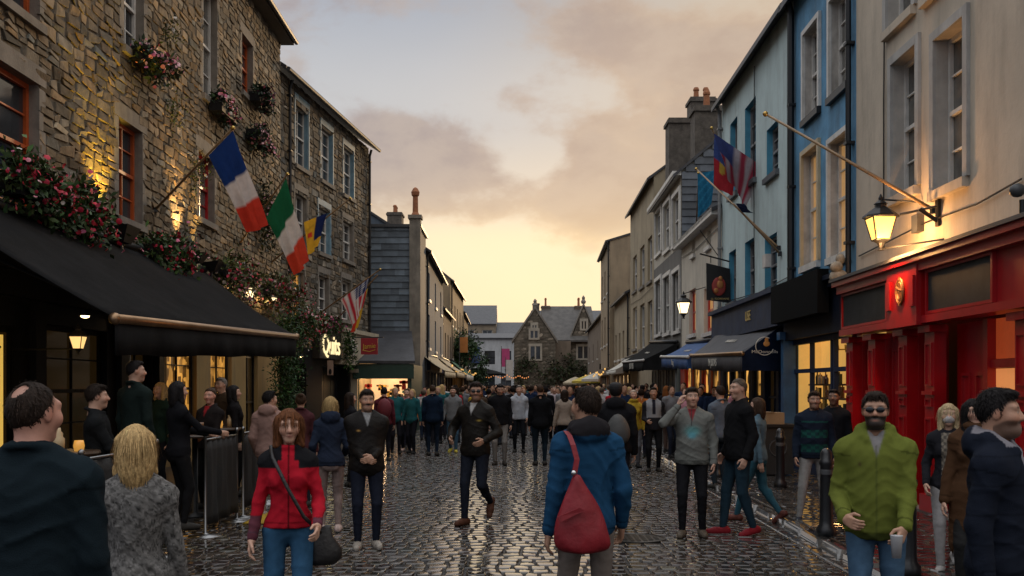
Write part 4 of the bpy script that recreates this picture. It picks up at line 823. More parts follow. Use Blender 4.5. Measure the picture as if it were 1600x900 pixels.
# ---- street end
def cross(label, x0, x1, y, eave, ridge, wall, **k): return terrace(label, (x0, y), (x1, y), eave, ridge, wall, street=(0, 0), **k)
cross('white two storey building closing the street at its left', -8.5, .3, 134, 8.2, 8.9, WRND, rows=((4.7, 6.5), (1.6, 3.4)), cols=4, ww=1.4, frame=BLACKP, depth=6, name='white_building', cat='building', sills=False)
W_, mh_ = cross('large tan mansard block rising behind the white building', -13, -2.4, 150, 11.2, 14.2, render_mat('tan_render', (.26, .21, .15), .3), rows=((8.4, 10.2), (4, 6)), cols=4, ww=1.5, depth=10, name='mansard_block', cat='building', chim=((.05, 1.8, 12, 16.4, 3), (.42, 1.2, 12, 14.9, 2)))
cross('dark slate roofed house behind the white building', -2.3, 4.2, 148, 9.0, 11.4, ST2, rows=((6, 7.6),), cols=3, depth=9, chim=((.9, 1.1, 11, 13.4, 2),))
cross('brown gabled house far behind the stone hall', 3, 17.5, 150, 10.6, 13.4, ST2, rows=((7.6, 9.4),), cols=5, depth=10, chim=((.05, 1.3, 11, 14.6, 2),), gable=ST2)
# the gabled stone hall
HALL = M('hall_rubble', tint=True, rough=.9, var=.4, vs=2, bump=.5, bs=8, spec=.2)
hy = 112.0; hx = lambda px: (px - CX) * hy / F; hz = lambda py: CZ + (HY - py) * hy / F
hall = thing('gabled_stone_hall', 'old ivy grown stone hall with two pointed gables closing the street', 'building', (4.5, hy + 3, 0))
def hall_front(x0, x1, xa, eave, apex, y, hl, seed):
    W = Wall((x0, y), (x1, y), (x0, 0)); g = np.random.default_rng(seed); rects = []; z = 0.
    while z < apex:
        h = g.uniform(.28, .5); t = max(0, (z + h / 2 - eave) / (apex - eave)); a = x0 + (xa - x0) * t; b = x1 + (xa - x1) * t; x = a
        while x < b - .1:
            w = min(g.uniform(.4, 1.1), b - x)
            if not any(q[0] < x + w / 2 - x0 < q[1] and q[2] < z + h / 2 < q[3] for q in hl): rects.append((x - x0 + .02, x - x0 + w - .02, z + .015, z + h - .015))
            x += w
        z += h
    rects = np.array(rects); n = len(rects); t = np.array((.155, .13, .10)) * np.exp(g.normal(0, .38, (n, 1))); U, Np, Pp = np.array(W.u), np.array(W.n), np.array(W.p)
    V, Fq, T = stones(rects, g.uniform(.03, .07, n), 3, jit=.02, tints=t, plane=lambda u, v, h: Pp + u[..., None] * U + h[..., None] * Np + v[..., None] * np.array([0, 0, 1.]), seed=seed)
    raw_obj('wall', V, Fq, HALL, hall, True, tint=T); m = MB(); m.prism([Vector((x0, y + .02, 0)), Vector((x1, y + .02, 0)), Vector((x1, y + .02, eave)), Vector((xa, y + .02, apex)), Vector((x0, y + .02, eave))], (0, .5, 0)); m.build('mortar_bed', MORT, hall)
    for q in hl:
        m = MB(); m.wbox(W, q[0] - .22, q[1] + .22, .0, .1, q[3], q[3] + .3); m.wbox(W, q[0] - .22, q[0], .0, .09, q[2] - .2, q[3]); m.wbox(W, q[1], q[1] + .22, .0, .09, q[2] - .2, q[3]); m.wbox(W, q[0], q[1], .0, .09, q[2] - .2, q[2])
        mid = (q[0] + q[1]) / 2; m.wbox(W, mid - .08, mid + .08, .0, .08, q[2], q[3]); f = m.build('window', M('pale_window_stone', (.34, .30, .24), rough=.85, var=.2), hall); p = MB(); p.wbox(W, q[0], q[1], .0, .03, q[2], q[3]); p.build('pane', GLASS, f)
    m = MB()
    for a, b in (((x0 - .25, eave - .3), (xa, apex + .1)), ((xa, apex + .1), (x1 + .25, eave - .3))):
        m.hexa([Vector((a[0], y - .12, a[1])), Vector((b[0], y - .12, b[1])), Vector((b[0], y + .5, b[1])), Vector((a[0], y + .5, a[1])), Vector((a[0], y - .12, a[1] + .34)), Vector((b[0], y - .12, b[1] + .34)), Vector((b[0], y + .5, b[1] + .34)), Vector((a[0], y + .5, a[1] + .34))])
    m.build('gable_coping', DRESS, hall); m = MB(); m.lathe((xa, y + .2, apex + .3), [(.22, 0), (.3, .25), (.16, .5), (.2, .7), (.04, .95)], 8); m.build('finial', DRESS, hall)
    return W
r2 = lambda a, b, t, c: (hx(a) - hx(803), hx(b) - hx(803), hz(c), hz(t))
hall_front(hx(803), hx(868), hx(836), hz(532), hz(484), hy, [r2(829, 844, 541, 561), r2(829, 840, 517, 528), r2(832, 838, 508, 512)], 71)
hall_front(hx(893), hx(936), hx(914), hz(532), hz(476), hy + 2.2, [(hx(905) - hx(893), hx(922) - hx(893), hz(559), hz(540)), (hx(911) - hx(893), hx(918) - hx(893), hz(512), hz(500))], 73)
m = MB(); m.box(hx(868), hx(893), hy + 1.4, hy + 2, 0, hz(532)); m.build('link_wall', HALL if False else ST2, hall)
def slab(pts, th, name, parent, mat): m = MB(); m.hexa([Vector(p) for p in pts] + [Vector(p) + Vector((0, 0, th)) for p in pts]); return m.build(name, mat, parent)
HROOF = M('hall_slate', (.075, .068, .062), rough=.7, var=.35, vs=1.6, bump=.5, bs=5)
x0, x1, xa = hx(803), hx(868), hx(836)
slab([(xa, hy + .1, hz(486)), (x1 + .2, hy + .1, hz(533)), (x1 + .2, hy + 9, hz(533)), (xa, hy + 9, hz(486))], .15, 'roof', hall, HROOF); slab([(xa, hy + .1, hz(486)), (x0 - .2, hy + .1, hz(533)), (x0 - .2, hy + 9, hz(533)), (xa, hy + 9, hz(486))], .15, 'roof', hall, HROOF)
x0, x1, xa = hx(893), hx(936), hx(914)
slab([(xa, hy + 2.3, hz(478)), (x1 + .2, hy + 2.3, hz(533)), (x1 + .2, hy + 9, hz(533)), (xa, hy + 9, hz(478))], .15, 'roof', hall, HROOF); slab([(xa, hy + 2.3, hz(478)), (x0 - .2, hy + 2.3, hz(533)), (x0 - .2, hy + 9, hz(533)), (xa, hy + 9, hz(478))], .15, 'roof', hall, HROOF)
slab([(hx(845), hy + 1.5, hz(533)), (hx(936), hy + 1.5, hz(533)), (hx(932), hy + 7.5, hz(473)), (hx(850), hy + 7.5, hz(473))], .2, 'main_roof', hall, HROOF)
m = MB(); m.box(hx(806), hx(934), hy + 2.3, hy + 9, 0, hz(533)); m.build('back_wall', ST2, hall)
chimney((hx(856), hy + 7.6), 1.0, 1.5, hz(485), hz(470), hall, ST2, 1, 1.0); chimney((hx(911), hy + 7.6), 1.0, 1.5, hz(485), hz(470), hall, ST2, 2, 1.0)
# ================================================================ RIGHT ROW
RX = lambda y: right_x(y)
dpx = lambda px: 5.55 / ((px - CX) / F - .0167)
def RW(pa, pb): a, b = sorted((dpx(pa), dpx(pb))); return Wall((RX(a), a), (RX(b), b))
# ---- beige house with the red shopfront
BW = Wall((RX(7.2), 7.2), (RX(dpx(1338)) , dpx(1338)))
hb = thing('beige_house', 'beige rendered house above the red shopfront', 'building', (7, 12, 0)); BEI = render_mat('beige_render', (.54, .46, .36), .34)
bw = [BW.rect(1396, 1434, 86, 300), BW.rect(1463, 1509, 45, 288), BW.rect(1388, 1428, -190, 30), BW.rect(1448, 1492, -230, -25), (1.2, 2.3, 4.5, 6.5)]
panel(BW, 0, BW.len, 3.0, 11.5, bw, .32, BEI, hb, reveal=M('window_reveal_plaster', (.42, .39, .35), rough=.8, var=.2, streak=.3))
for r in bw:
    window(BW, r, hb, WHITEP, GLASSW, .18, 2, 4, .06, sill=BEI); m = MB(); a, b, c, d = r
    m.wbox(BW, a - .13, a - .004, -.02, .05, c, d + .13); m.wbox(BW, b + .004, b + .13, -.02, .05, c, d + .13); m.wbox(BW, a - .004, b + .004, -.02, .052, d + .004, d + .13); m.build('architrave', M('grey_white_paint', (.40, .385, .36), rough=.6, var=.2, streak=.4), hb)
m = MB(); m.quad(BW.at(0, -.01, 0), BW.at(0, -8, 0), BW.at(0, -8, 12), BW.at(0, -.01, 11.5)); m.build('gable_wall', BEI, hb, fix=False); m = MB(); m.quad(BW.at(BW.len, -.01, 0), BW.at(BW.len, -8, 0), BW.at(BW.len, -8, 12), BW.at(BW.len, -.01, 11.5)); m.build('gable_wall', BEI, hb, fix=False)
m = MB(); e = [BW.at(-.1, .3, 11.4), BW.at(BW.len + .1, .3, 11.4), BW.at(BW.len + .1, -4, 14.5), BW.at(-.1, -4, 14.5)]; m.hexa(e + [q + Vector((0, 0, .12)) for q in e]); m.build('roof', SLATE, hb)
# red shopfront parts
S = BW.S; zb = 2.72; zt = 3.52; sA, sB, sC, sD = S(1336), S(1424), S(1482), S(1592)   # sA far end ... sD near end
near_end = S(1592) - .15
lo_s = lambda *p: (min(p), max(p))
m = MB(); f0, f1 = lo_s(sA + .02, .4)
m.wbox(BW, .35, BW.len - .02, .0, .30, zb - .10, zb); m.wbox(BW, .35, BW.len - .02, .0, .22, zb, zt - .2); m.wbox(BW, .3, BW.len, .0, .42, zt - .08, zt); m.wbox(BW, .33, BW.len - .01, .0, .34, zt - .2, zt - .08)
m.build('fascia', REDP, hb)
m = MB(); m.wbox(BW, .28, BW.len + .02, -.0, .46, zt + .002, zt + .05); m.build('lead_capping', LEAD, hb)
def sign_panel(a, b):
    a, b = lo_s(a, b); m = MB(); m.wbox(BW, a, b, .222, .25, zb + .05, zt - .24); o = m.build('sign_panel', M('charcoal_sign', (.022, .026, .028), rough=.6, var=.4, vs=3, spec=.2), hb); q = MB()
    q.wbox(BW, a - .05, b + .05, .222, .275, zt - .24, zt - .205); q.wbox(BW, a - .05, b + .05, .222, .275, zb + .01, zb + .05); q.wbox(BW, a - .05, a, .222, .275, zb + .05, zt - .24); q.wbox(BW, b, b + .05, .222, .275, zb + .05, zt - .24); q.build('sign_moulding', REDP, hb); return o
sign_panel(S(1341), S(1412)); sign_panel(S(1480), S(1585))
# console block with the gilt emblem between the two signs
a, b = lo_s(S(1424), S(1474)); m = MB(); m.wbox(BW, a, b, .22, .36, zb - .12, zt - .1); m.wbox(BW, a + .05, a + .2, .36, .39, zb + .14, zt - .25); m.wbox(BW, b - .2, b - .05, .36, .39, zb + .14, zt - .25); m.build('console_block', REDP, hb)
m = MB(); c = BW.at((a + b) / 2, .375, (zb + zt) / 2 - .02)
for k, (r_, h_) in enumerate(((.13, .17), (.09, .12))):
    pts = [c + BW.u * (math.cos(w) * r_) + Vector((0, 0, math.sin(w) * h_)) for w in [2 * math.pi * i / 24 for i in range(25)]]; m.tube(pts, .018, 6, cap=False)
m.tube([c + Vector((0, 0, .2)), c - Vector((0, 0, .2))], .02, 6); m.tube([c - BW.u * .1, c + BW.u * .1 + Vector((0, 0, .06))], .022, 6); m.build('emblem', M('gilt_emblem', (.42, .17, .05), rough=.5, metal=.3), hb)
# pilasters with sunk panels, doors recessed between
pil = [S(1338) - .14, S(1378), S(1428), S(1471), S(1620)]
for s in pil:
    m = MB(); s0, s1 = s - .16, s + .16; m.wbox(BW, s0, s1, .0, .16, .25, zb - .12); m.wbox(BW, s0 - .04, s1 + .04, .0, .22, .06, .32); m.wbox(BW, s0 - .04, s1 + .04, .0, .24, zb - .22, zb - .13)
    for z0, z1 in ((.5, 1.35), (1.5, 1.62), (1.78, zb - .36)):
        m.wbox(BW, s0 + .05, s0 + .075, .16, .185, z0, z1); m.wbox(BW, s1 - .075, s1 - .05, .16, .185, z0, z1); m.wbox(BW, s0 + .076, s1 - .076, .16, .184, z1 - .025, z1); m.wbox(BW, s0 + .076, s1 - .076, .16, .184, z0, z0 + .025)
    m.wbox(BW, s0 - .02, s1 + .02, .16, .2, 1.66, 1.71); m.build('pilaster', REDP, hb)
ps = sorted(pil)
for a, b in zip(ps, ps[1:]):
    a, b = a + .17, b - .17; wide = b - a > 1.6
    m = MB(); 
    if not wide:
        m.wbox(BW, a, b, -.16, -.10, .1, zb - .12); n = 1 if b - a < .9 else 2
        for k in range(n):
            x0, x1 = a + (b - a) * k / n + .06, a + (b - a) * (k + 1) / n - .06
            for z0, z1 in ((.3, 1.0), (1.12, 2.35)):
                m.wbox(BW, x0, x0 + .04, -.10, -.07, z0, z1); m.wbox(BW, x1 - .04, x1, -.10, -.07, z0, z1); m.wbox(BW, x0 + .04, x1 - .04, -.10, -.071, z1 - .04, z1); m.wbox(BW, x0 + .04, x1 - .04, -.10, -.071, z0, z0 + .04)
        m.wbox(BW, a - .02, a, -.16, .0, .1, zb - .12); m.wbox(BW, b, b + .02, -.16, .0, .1, zb - .12); d_ = m.build('door', REDP, hb)
        q = MB(); q.ell(BW.at(a + .1, -.05, 1.05), (.035, .035, .035)); q.build('door_knob', BRASS, d_, True)
    else:
        So = lambda px, o: Wall((BW.p + BW.n * o)[:2], (BW.p + BW.n * o + BW.u * BW.len)[:2]).S(px)
        t1 = So(1557, -.15); t0 = a; m.wbox(BW, t1 + .12, b, -.20, -.14, .1, zb - .12); m.wbox(BW, t0, t1, -.17, -.08, 2.0, 2.10); m.wbox(BW, t1, t1 + .12, -.20, -.04, .1, zb - .12)
        for z0, z1 in ((.3, 1.0), (1.12, 1.95)):
            for x0 in (t1 + .22, (t1 + .12 + b) / 2 + .05): x1 = x0 + (b - t1 - .12) / 2 - .2; m.wbox(BW, x0, x0 + .04, -.14, -.11, z0, z1); m.wbox(BW, x1 - .04, x1, -.14, -.11, z0, z1); m.wbox(BW, x0 + .04, x1 - .04, -.14, -.111, z1 - .04, z1)
        m.build('door', REDP, hb); q = MB(); q.wbox(BW, t0, t1, -.195, -.145, .1, 1.99); q.build('lit_doorway', glow('doorway_glow', (1, .36, .11), .50), hb); q = MB(); q.wbox(BW, t0, t1, -.195, -.145, 2.11, zb - .12); q.build('transom_pane', glow('transom_glow', (.8, .12, .03), .22), hb)
        u0 = So(1592, -.15); q = MB(); q.wbox(BW, u0 + .0, u0 + .12, -.144, -.12, 1.1, 1.7); q.build('hanging_picture', BLACKP, hb)
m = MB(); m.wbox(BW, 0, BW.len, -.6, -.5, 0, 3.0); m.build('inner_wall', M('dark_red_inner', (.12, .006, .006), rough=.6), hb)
m = MB(); m.wbox(BW, .3, BW.len, -.5, .22, 0, .095); m.build('door_step', M('step_stone', (.16, .15, .135), rough=.5, var=.3), hb)
# ---- blue house
UW = RW(1240, 1338); hu = thing('blue_house', 'weathered bright blue house with white sash windows', 'building', (7, 19, 0)); BLUER = M('blue_render', (.11, .29, .47), rough=.8, var=.35, vs=1.2, bump=.25, bs=14, streak=.40)
bl = [UW.rect(1258, 1281, 42, 178), UW.rect(1299, 1326, -12, 140), UW.rect(1256, 1280, 235, 412), UW.rect(1298, 1326, 215, 398)]
panel(UW, 0, UW.len, 3.05, 9.85, bl, .3, BLUER, hu, reveal=M('pale_reveal', (.45, .42, .38), rough=.8, var=.3, streak=.6))
LITC = glow('lit_curtain', (1, .55, .20), .22)
for i, r in enumerate(bl):
    window(UW, r, hu, WHITEP, GLASSW if i < 2 else LITC, .15, 2, 4, .06, sill=IRON if i < 2 else WHITEP); a, b, c, d = r; m = MB()
    m.wbox(UW, a - .10, a - .004, -.02, .06, c, d + .1); m.wbox(UW, b + .004, b + .10, -.02, .06, c, d + .1); m.wbox(UW, a - .004, b + .004, -.02, .062, d + .004, d + .1); m.build('architrave', WHITEP if i != 2 else M('cream_paint', (.5, .4, .25), rough=.5), hu)
gable_roof(UW, hu, 8, 9.85, 13, gable=BLUER); gutter(UW, hu, 9.8, mat=IRON); downpipe(UW, hu, UW.len - .12, 3.4, 9.8, r=.075); downpipe(UW, hu, .14, 3.4, 9.8, r=.05)
m = MB(); a, b = 0.02, UW.len - .02; m.wbox(UW, a, b, 0, .22, 2.72, 3.62); m.wbox(UW, a, b, 0, .42, 3.62, 3.70); m.wbox(UW, a, b, 0, .34, 3.5, 3.62); m.build('fascia', M('navy_black_fascia', (.010, .014, .026), rough=.6, var=.3, spec=.12), hu)
a, b = lo_s(UW.S(1230 + 12), UW.S(1322)); m = MB(); m.wbox(UW, a, b, .3, .5, CZ + 105 * 19 / F, CZ + 168 * 19 / F); m.build('sign_panel', M('black_sign', (.006, .0065, .007), rough=.8, var=.1, spec=.05), hu)
# open lit shop: frame, door, shelves and bottles behind real glass
z0, z1, zt_ = .62, 2.12, 2.62; a0, a1 = .05, UW.len - .05; e1, e2, e3 = UW.S(1338 - 8), UW.S(1300), UW.S(1312)
m = MB(); op = 1.12
for s in (a0, op, op + .16, a1 - .09, (op + .16 + a1) / 2): m.wbox(UW, s, s + .08, -.05, .03, .06, zt_)
m.wbox(UW, a0, a1 + .1, -.05, .05, zt_, 2.72); m.wbox(UW, a0 + .08, op, -.05, .03, 2.04, 2.12); m.wbox(UW, op + .24, a1 - .09, -.05, .03, 2.04, 2.12); m.wbox(UW, op + .24, a1 - .09, -.07, .05, .06, z0); m.wbox(UW, a0 + .08, op, -.06, 0, .06, .6); m.build('shopfront', NAVYP, hu)
m = MB(); m.wbox(UW, UW.len - .16, UW.len + .02, .0, .26, .06, 2.74); m.wbox(UW, UW.len - .2, UW.len + .05, .0, .34, 2.74, 2.9); m.build('pilaster', BLUEP, hu)
m = MB(); m.wbox(UW, 0, UW.len, -.62, -.57, 0, 2.8); m.wbox(UW, -.02, 0.02, -.6, -.1, 0, 2.8); m.wbox(UW, UW.len - .02, UW.len + .02, -.6, -.1, 0, 2.8); m.wbox(UW, 0, UW.len, -.6, -.1, 2.7, 2.75); m.build('lit_interior', glow('shop_interior', (1, .56, .14), .42), hu)
g_ = np.random.default_rng(12); bm_ = [M('bottle_%d' % i, c, rough=.25) for i, c in enumerate(((.02, .035, .02), (.05, .02, .01), (.25, .10, .03), (.45, .36, .25)))]
for z in (.95, 1.25, 1.55, 1.82):
    m = MB(); m.wbox(UW, .1, UW.len - .1, -.50, -.28, z - .035, z); m.build('shelf', M('shelf_wood', (.10, .06, .03), rough=.6), hu)
    x = .15
    while x < UW.len - .25:
        q = UW.at(x, -.38 + g_.uniform(-.07, .07), z); k = g_.random(); m = MB(); h = g_.uniform(.16, .27)
        if k < .7: m.lathe(q, [(.035, 0), (.038, h * .55), (.014, h * .75), (.013, h)], 8); nm = 'bottle'
        else: m.wbox(UW, x - .08, x + .08, -.42, -.37, z, z + h); nm = 'box'
        if g_.random() < .85: tag(m.build('bottle' if nm == 'bottle' else 'gift_box', bm_[int(g_.integers(0, 4))], origin=q), 'small dark bottle on a shelf in the lit blue shop' if nm == 'bottle' else 'flat gift box standing on a shelf in the lit blue shop', nm, 'bottles on the shop shelves' if nm == 'bottle' else 'gift boxes on the shop shelves')
        x += g_.uniform(.12, .26)
m = MB(); q = UW.at(UW.len * .35, -.3, 2.45); m.tube([q + Vector((0, 0, .2)), q], .01, 6); m.ell(q, (.05, .05, .09))
for k in range(6): w = k * math.pi / 3; m.tube([q, q + Vector((math.cos(w) * .2, math.sin(w) * .2, .0)), q + Vector((math.cos(w) * .22, math.sin(w) * .22, .08))], .012, 6)
m.build('chandelier', BRASS, origin=q); tag(bpy.data.objects["chandelier"], 'small dark chandelier behind the lit transom of the blue shop', 'chandelier')
# ---- pale blue house with the pub front and awning
PW = RW(1128, 1240); hp_ = thing('pale_blue_house', 'pale blue rendered house above the navy awning', 'building', (7.5, 24, 0)); PALE = render_mat('pale_blue_render', (.50, .62, .62), .30)
pb = [PW.rect(1141, 1152, 188, 303), PW.rect(1164, 1181, 160, 285), PW.rect(1198, 1216, 195, 272), PW.rect(1139, 1150, 392, 472), PW.rect(1164, 1179, 375, 466), PW.rect(1195, 1214, 368, 458)]
panel(PW, 0, PW.len, 3.1, 9.9, pb, .3, PALE, hp_, reveal=M('turquoise_reveal', (.08, .33, .48), rough=.6, var=.2, streak=.2))
for i, r in enumerate(pb): window(PW, r, hp_, GREYP, GLASS, .16, 2, 4, .06, sill=M('grey_sill', (.10, .11, .12), rough=.6))
gable_roof(PW, hp_, 8, 9.9, 13.2, gable=PALE); gutter(PW, hp_, 9.85, mat=IRON); downpipe(PW, hp_, PW.len - .1, 3.2, 9.8, mat=GREYP)
psh = [(.2, 1.1, .1, 2.3), (1.35, 2.4, .7, 2.35), (2.65, 3.7, .7, 2.35), (3.95, 5.0, .1, 2.35), (5.2, 6.3, .7, 2.35), (6.5, 7.4, .7, 2.35)]
panel(PW, 0, PW.len, 0, 3.1, psh, .2, NAVYP, hp_, 'pub_front', o=.04); GLASSL = glow('pub_pane', (1, .50, .11), .45, True)
for k, r in enumerate(psh): window(PW, r, hp_, NAVYP, LITD if k in (0, 1) else GLASSL, .1, 2, 2, .07, o=.04)
m = MB(); m.wbox(PW, 0, PW.len, .042, .3, 3.12, 3.78); m.wbox(PW, -.03, PW.len + .03, 0, .4, 3.78, 3.88); m.wbox(PW, 0, PW.len, .0, .34, 3.05, 3.12); m.build('fascia', M('slate_blue_fascia', (.03, .045, .085), rough=.6, spec=.2, var=.3, streak=.3), hp_)
text_obj('USE', .34, M('gilt_letters', (.55, .40, .14), rough=.4), hp_, PW.at(PW.len * .38, .31, 3.44), -PW.u, (0, 0, 1), .01)
# ---- cream house with red windows
CW = RW(1065, 1127.5); hc_ = thing('cream_house', 'low cream house with red sash windows above the blue awning', 'house', (8, 32, 0)); CRM = render_mat('pale_cream_render', (.60, .54, .44), .25)
cw = [CW.rect(1077, 1087, 452, 522), CW.rect(1100, 1115, 448, 519), CW.rect(1081, 1086, 375, 398), CW.rect(1104, 1111, 358, 385)]
panel(CW, 0, CW.len, 3.1, 6.9, cw, .2, CRM, hc_)
for i, r in enumerate(cw): window(CW, r, hc_, REDP if i < 2 else WHITEP, LITC if i < 2 else GLASS, .14, 2, 2, .13 if i < 2 else .05, sill=WHITEP)
gable_roof(CW, hc_, 8, 6.9, 8.3, gable=CRM, ends=(False, True)); m = MB(); m.wbox(CW, 0, CW.len, 0, .3, 6.72, 6.9); m.build('cornice', WHITEP, hc_)
csh = [(.3, 1.5, .5, 2.5), (1.9, 3.1, .05, 2.5), (3.5, 4.9, .5, 2.5), (5.2, 6.6, .5, 2.5)]; panel(CW, 0, CW.len, 0, 3.1, csh, .2, REDP, hc_, 'shopfront', o=.04)
for k, r in enumerate(csh): window(CW, r, hc_, REDP if k % 2 else WHITEP, GLASSL, .1, 1, 2, .09, o=.04)
# ---- dark grey house, its slate gable and great chimneys, and the rows beyond
GW = RW(1022, 1064.5); hg = thing('dark_grey_house', 'tall dark grey house with white windows and slate hung gable', 'house', (8.5, 40, 0)); DGR = render_mat('dark_grey_render', (.15, .14, .125), .5)
gw = [GW.rect(*q) for q in ((1025, 1034, 330, 396), (1038, 1048, 318, 390), (1052, 1063, 305, 380), (1025, 1034, 438, 522), (1038, 1048, 432, 520), (1052, 1063, 425, 517))]
panel(GW, 0, GW.len, 6.9, 9.6, gw[:3], .2, render_mat('cream_grey_render', (.52, .47, .38), .3), hg, 'upper_wall'); panel(GW, 0, GW.len, 3.0, 6.9, gw[3:], .2, DGR, hg)
for i, r in enumerate(gw):
    window(GW, r, hg, WHITEP, GLASSW, .1, 2, 2, .1, sill=WHITEP); a, b, c, d = r; m = MB(); m.wbox(GW, a - .16, a - .004, 0, .07, c, d + .16); m.wbox(GW, b + .004, b + .16, 0, .07, c, d + .16); m.wbox(GW, a - .004, b + .004, 0, .072, d + .004, d + .16); m.build('architrave', WHITEP, hg)
gable_roof(GW, hg, 9, 9.6, 13.4, ends=(False, True), gable=DGR); m = MB(); m.wbox(GW, 0, GW.len, 0, .32, 9.45, 9.6); m.build('cornice', WHITEP, hg)
def gable_slates(W, depth, eave, ridge, parent):      # slate hanging on the near gable
    m = MB(); T = []; g = np.random.default_rng(9); z = 6.6
    while z < ridge - .2:
        t = max(0, (z + .15 - eave) / (ridge - eave)); a, b = depth / 2 * t + .02, depth - depth / 2 * t - .02; x = a
        while x < b - .02:
            w = min(g.uniform(.3, .6), b - x); q = [W.at(0, -x, z), W.at(0, -x - w, z), W.at(0, -x - w, z + .27), W.at(0, -x, z + .27)]; o1, o2 = W.u * -.05, W.u * -.012
            m.hexa([q[0] + o1, q[1] + o1, q[1], q[0], q[3] + o2, q[2] + o2, q[2], q[3]]); T += [np.array((.075, .085, .10)) * g.uniform(.6, 1.4)] * 8; x += w
        z += .27
    raw_obj('slate_cladding', m.v, m.f, M('slate_hanging'), parent, tint=np.array(T))
    q = MB(); q.quad(W.at(.03, 0, 0), W.at(.03, -depth, 0), W.at(.03, -depth, eave), W.at(.03, 0, eave)); q.add([W.at(.03, 0, eave), W.at(.03, -depth, eave), W.at(.03, -depth / 2, ridge)], [(0, 1, 2)]); q.build('gable_wall', DGR, parent, fix=False)
gable_slates(GW, 9, 9.6, 13.4, hg)
CHS = M('chimney_stack'); chimney((7.35, 37.6), 1.05, .95, 9.8, 12.25, hg, CHS, 1, .7); chimney((6.9, 41.2), .95, 1.0, 9.8, 12.75, hg, CHS, 0)
m = MB(); m.wbox(GW, 0, GW.len, .03, .1, 0, 2.95); m.build('shopfront', M('grey_green_paint', (.10, .12, .11), rough=.5, var=.2), hg)
for k in range(3): window(GW, (.5 + k * 2.5, 2.5 + k * 2.5, .4, 2.5), hg, GREYP, GLASSL, -.1, 2, 2, .09, o=.02)
OW = RW(985, 1021.5); ro = thing('tan_stone_house', 'tall tan stone house with dark steep roof in the right row', 'house', (9, 49, 0)); TAN = render_mat('tan_stone', (.36, .29, .19), .4)
ow = [OW.rect(*q) for q in ((989, 995, 400, 455), (1000, 1007, 385, 448), (1012, 1019, 370, 440), (989, 995, 480, 545), (1000, 1007, 475, 545), (1012, 1019, 470, 540))]
panel(OW, 0, OW.len, 0, 11.1, ow, .2, TAN, ro)
for r in ow: window(OW, r, ro, WHITEP, GLASS, .14, 2, 2, .1, sill=DRESS)
gable_roof(OW, ro, 9, 11.1, 14.4, gable=TAN); gutter(OW, ro, 11.05)
chimney((8.6, 45.3), 1.1, 1.0, 11.5, 14.8, ro, CHS, 2)
FW = RW(958, 984.5); terrace('lower pitched tan house between tall houses in the right row', (RX(dpx(984)), dpx(984)), (RX(dpx(960)), dpx(960)), CZ + 130 * 62 / F, CZ + 175 * 62 / F, TAN, rows=((3.4, 5.0),), cols=4, ww=1.0, shopc=ST2, chim=(), seedn=1, lit=True)
terrace('far tan house with parapet top closing the right row', (6.35, dpx(959.5)), (6.7, dpx(941)), 11.2, 12.4, render_mat('far_tan', (.33, .25, .16), .4), rows=((8.0, 9.8), (4.6, 6.6)), cols=3, ww=1.2, shopc=ST2, chim=((.05, 1.6, 10, 12.9, 0),), seedn=2)
terrace('low brown house beyond the right row near the hall', (7.2, dpx(940)), (8.2, 108), 7.6, 9.6, ST2, rows=((4.2, 5.8),), cols=4, shopc=BLACKP, seedn=0)

# cables, vents and alarm boxes that have gathered on the fronts
def cable(W, parent, pts, r=.012): m = MB(); m.tube([W.at(a, .03, z) for a, z in pts], r, 5); m.build('cable', IRON, parent)
cable(BW, hb, [(BW.S(1600), 4.1), (BW.S(1530), 4.02), (BW.S(1450), 4.05), (BW.S(1345), 3.95)]); cable(BW, hb, [(BW.S(1384), 3.9), (BW.S(1384), 6.2), (BW.S(1386), 9)]); cable(UW, hu, [(.2, 3.95), (2, 3.9), (UW.len - .2, 4.0)]); cable(PW, hp_, [(.2, 4.1), (3, 4.02), (PW.len - .3, 4.15)]); cable(PW, hp_, [(PW.len * .45, 4.05), (PW.len * .46, 7), (PW.len * .45, 9.6)]); cable(CW, hc_, [(.2, 6.4), (4, 6.3), (CW.len - .2, 6.4)]); cable(OW, ro, [(.2, 6.2), (5, 6.1), (OW.len - .2, 6.2)])
m = MB(); m.wbox(PW, 1.9, 2.2, .003, .14, 4.5, 4.8); m.build('alarm_box', WHITEP, hp_); m = MB(); m.wbox(BW, BW.S(1440) - .1, BW.S(1440) + .12, .003, .1, 3.95, 4.2); m.build('junction_box', LEAD, hb)
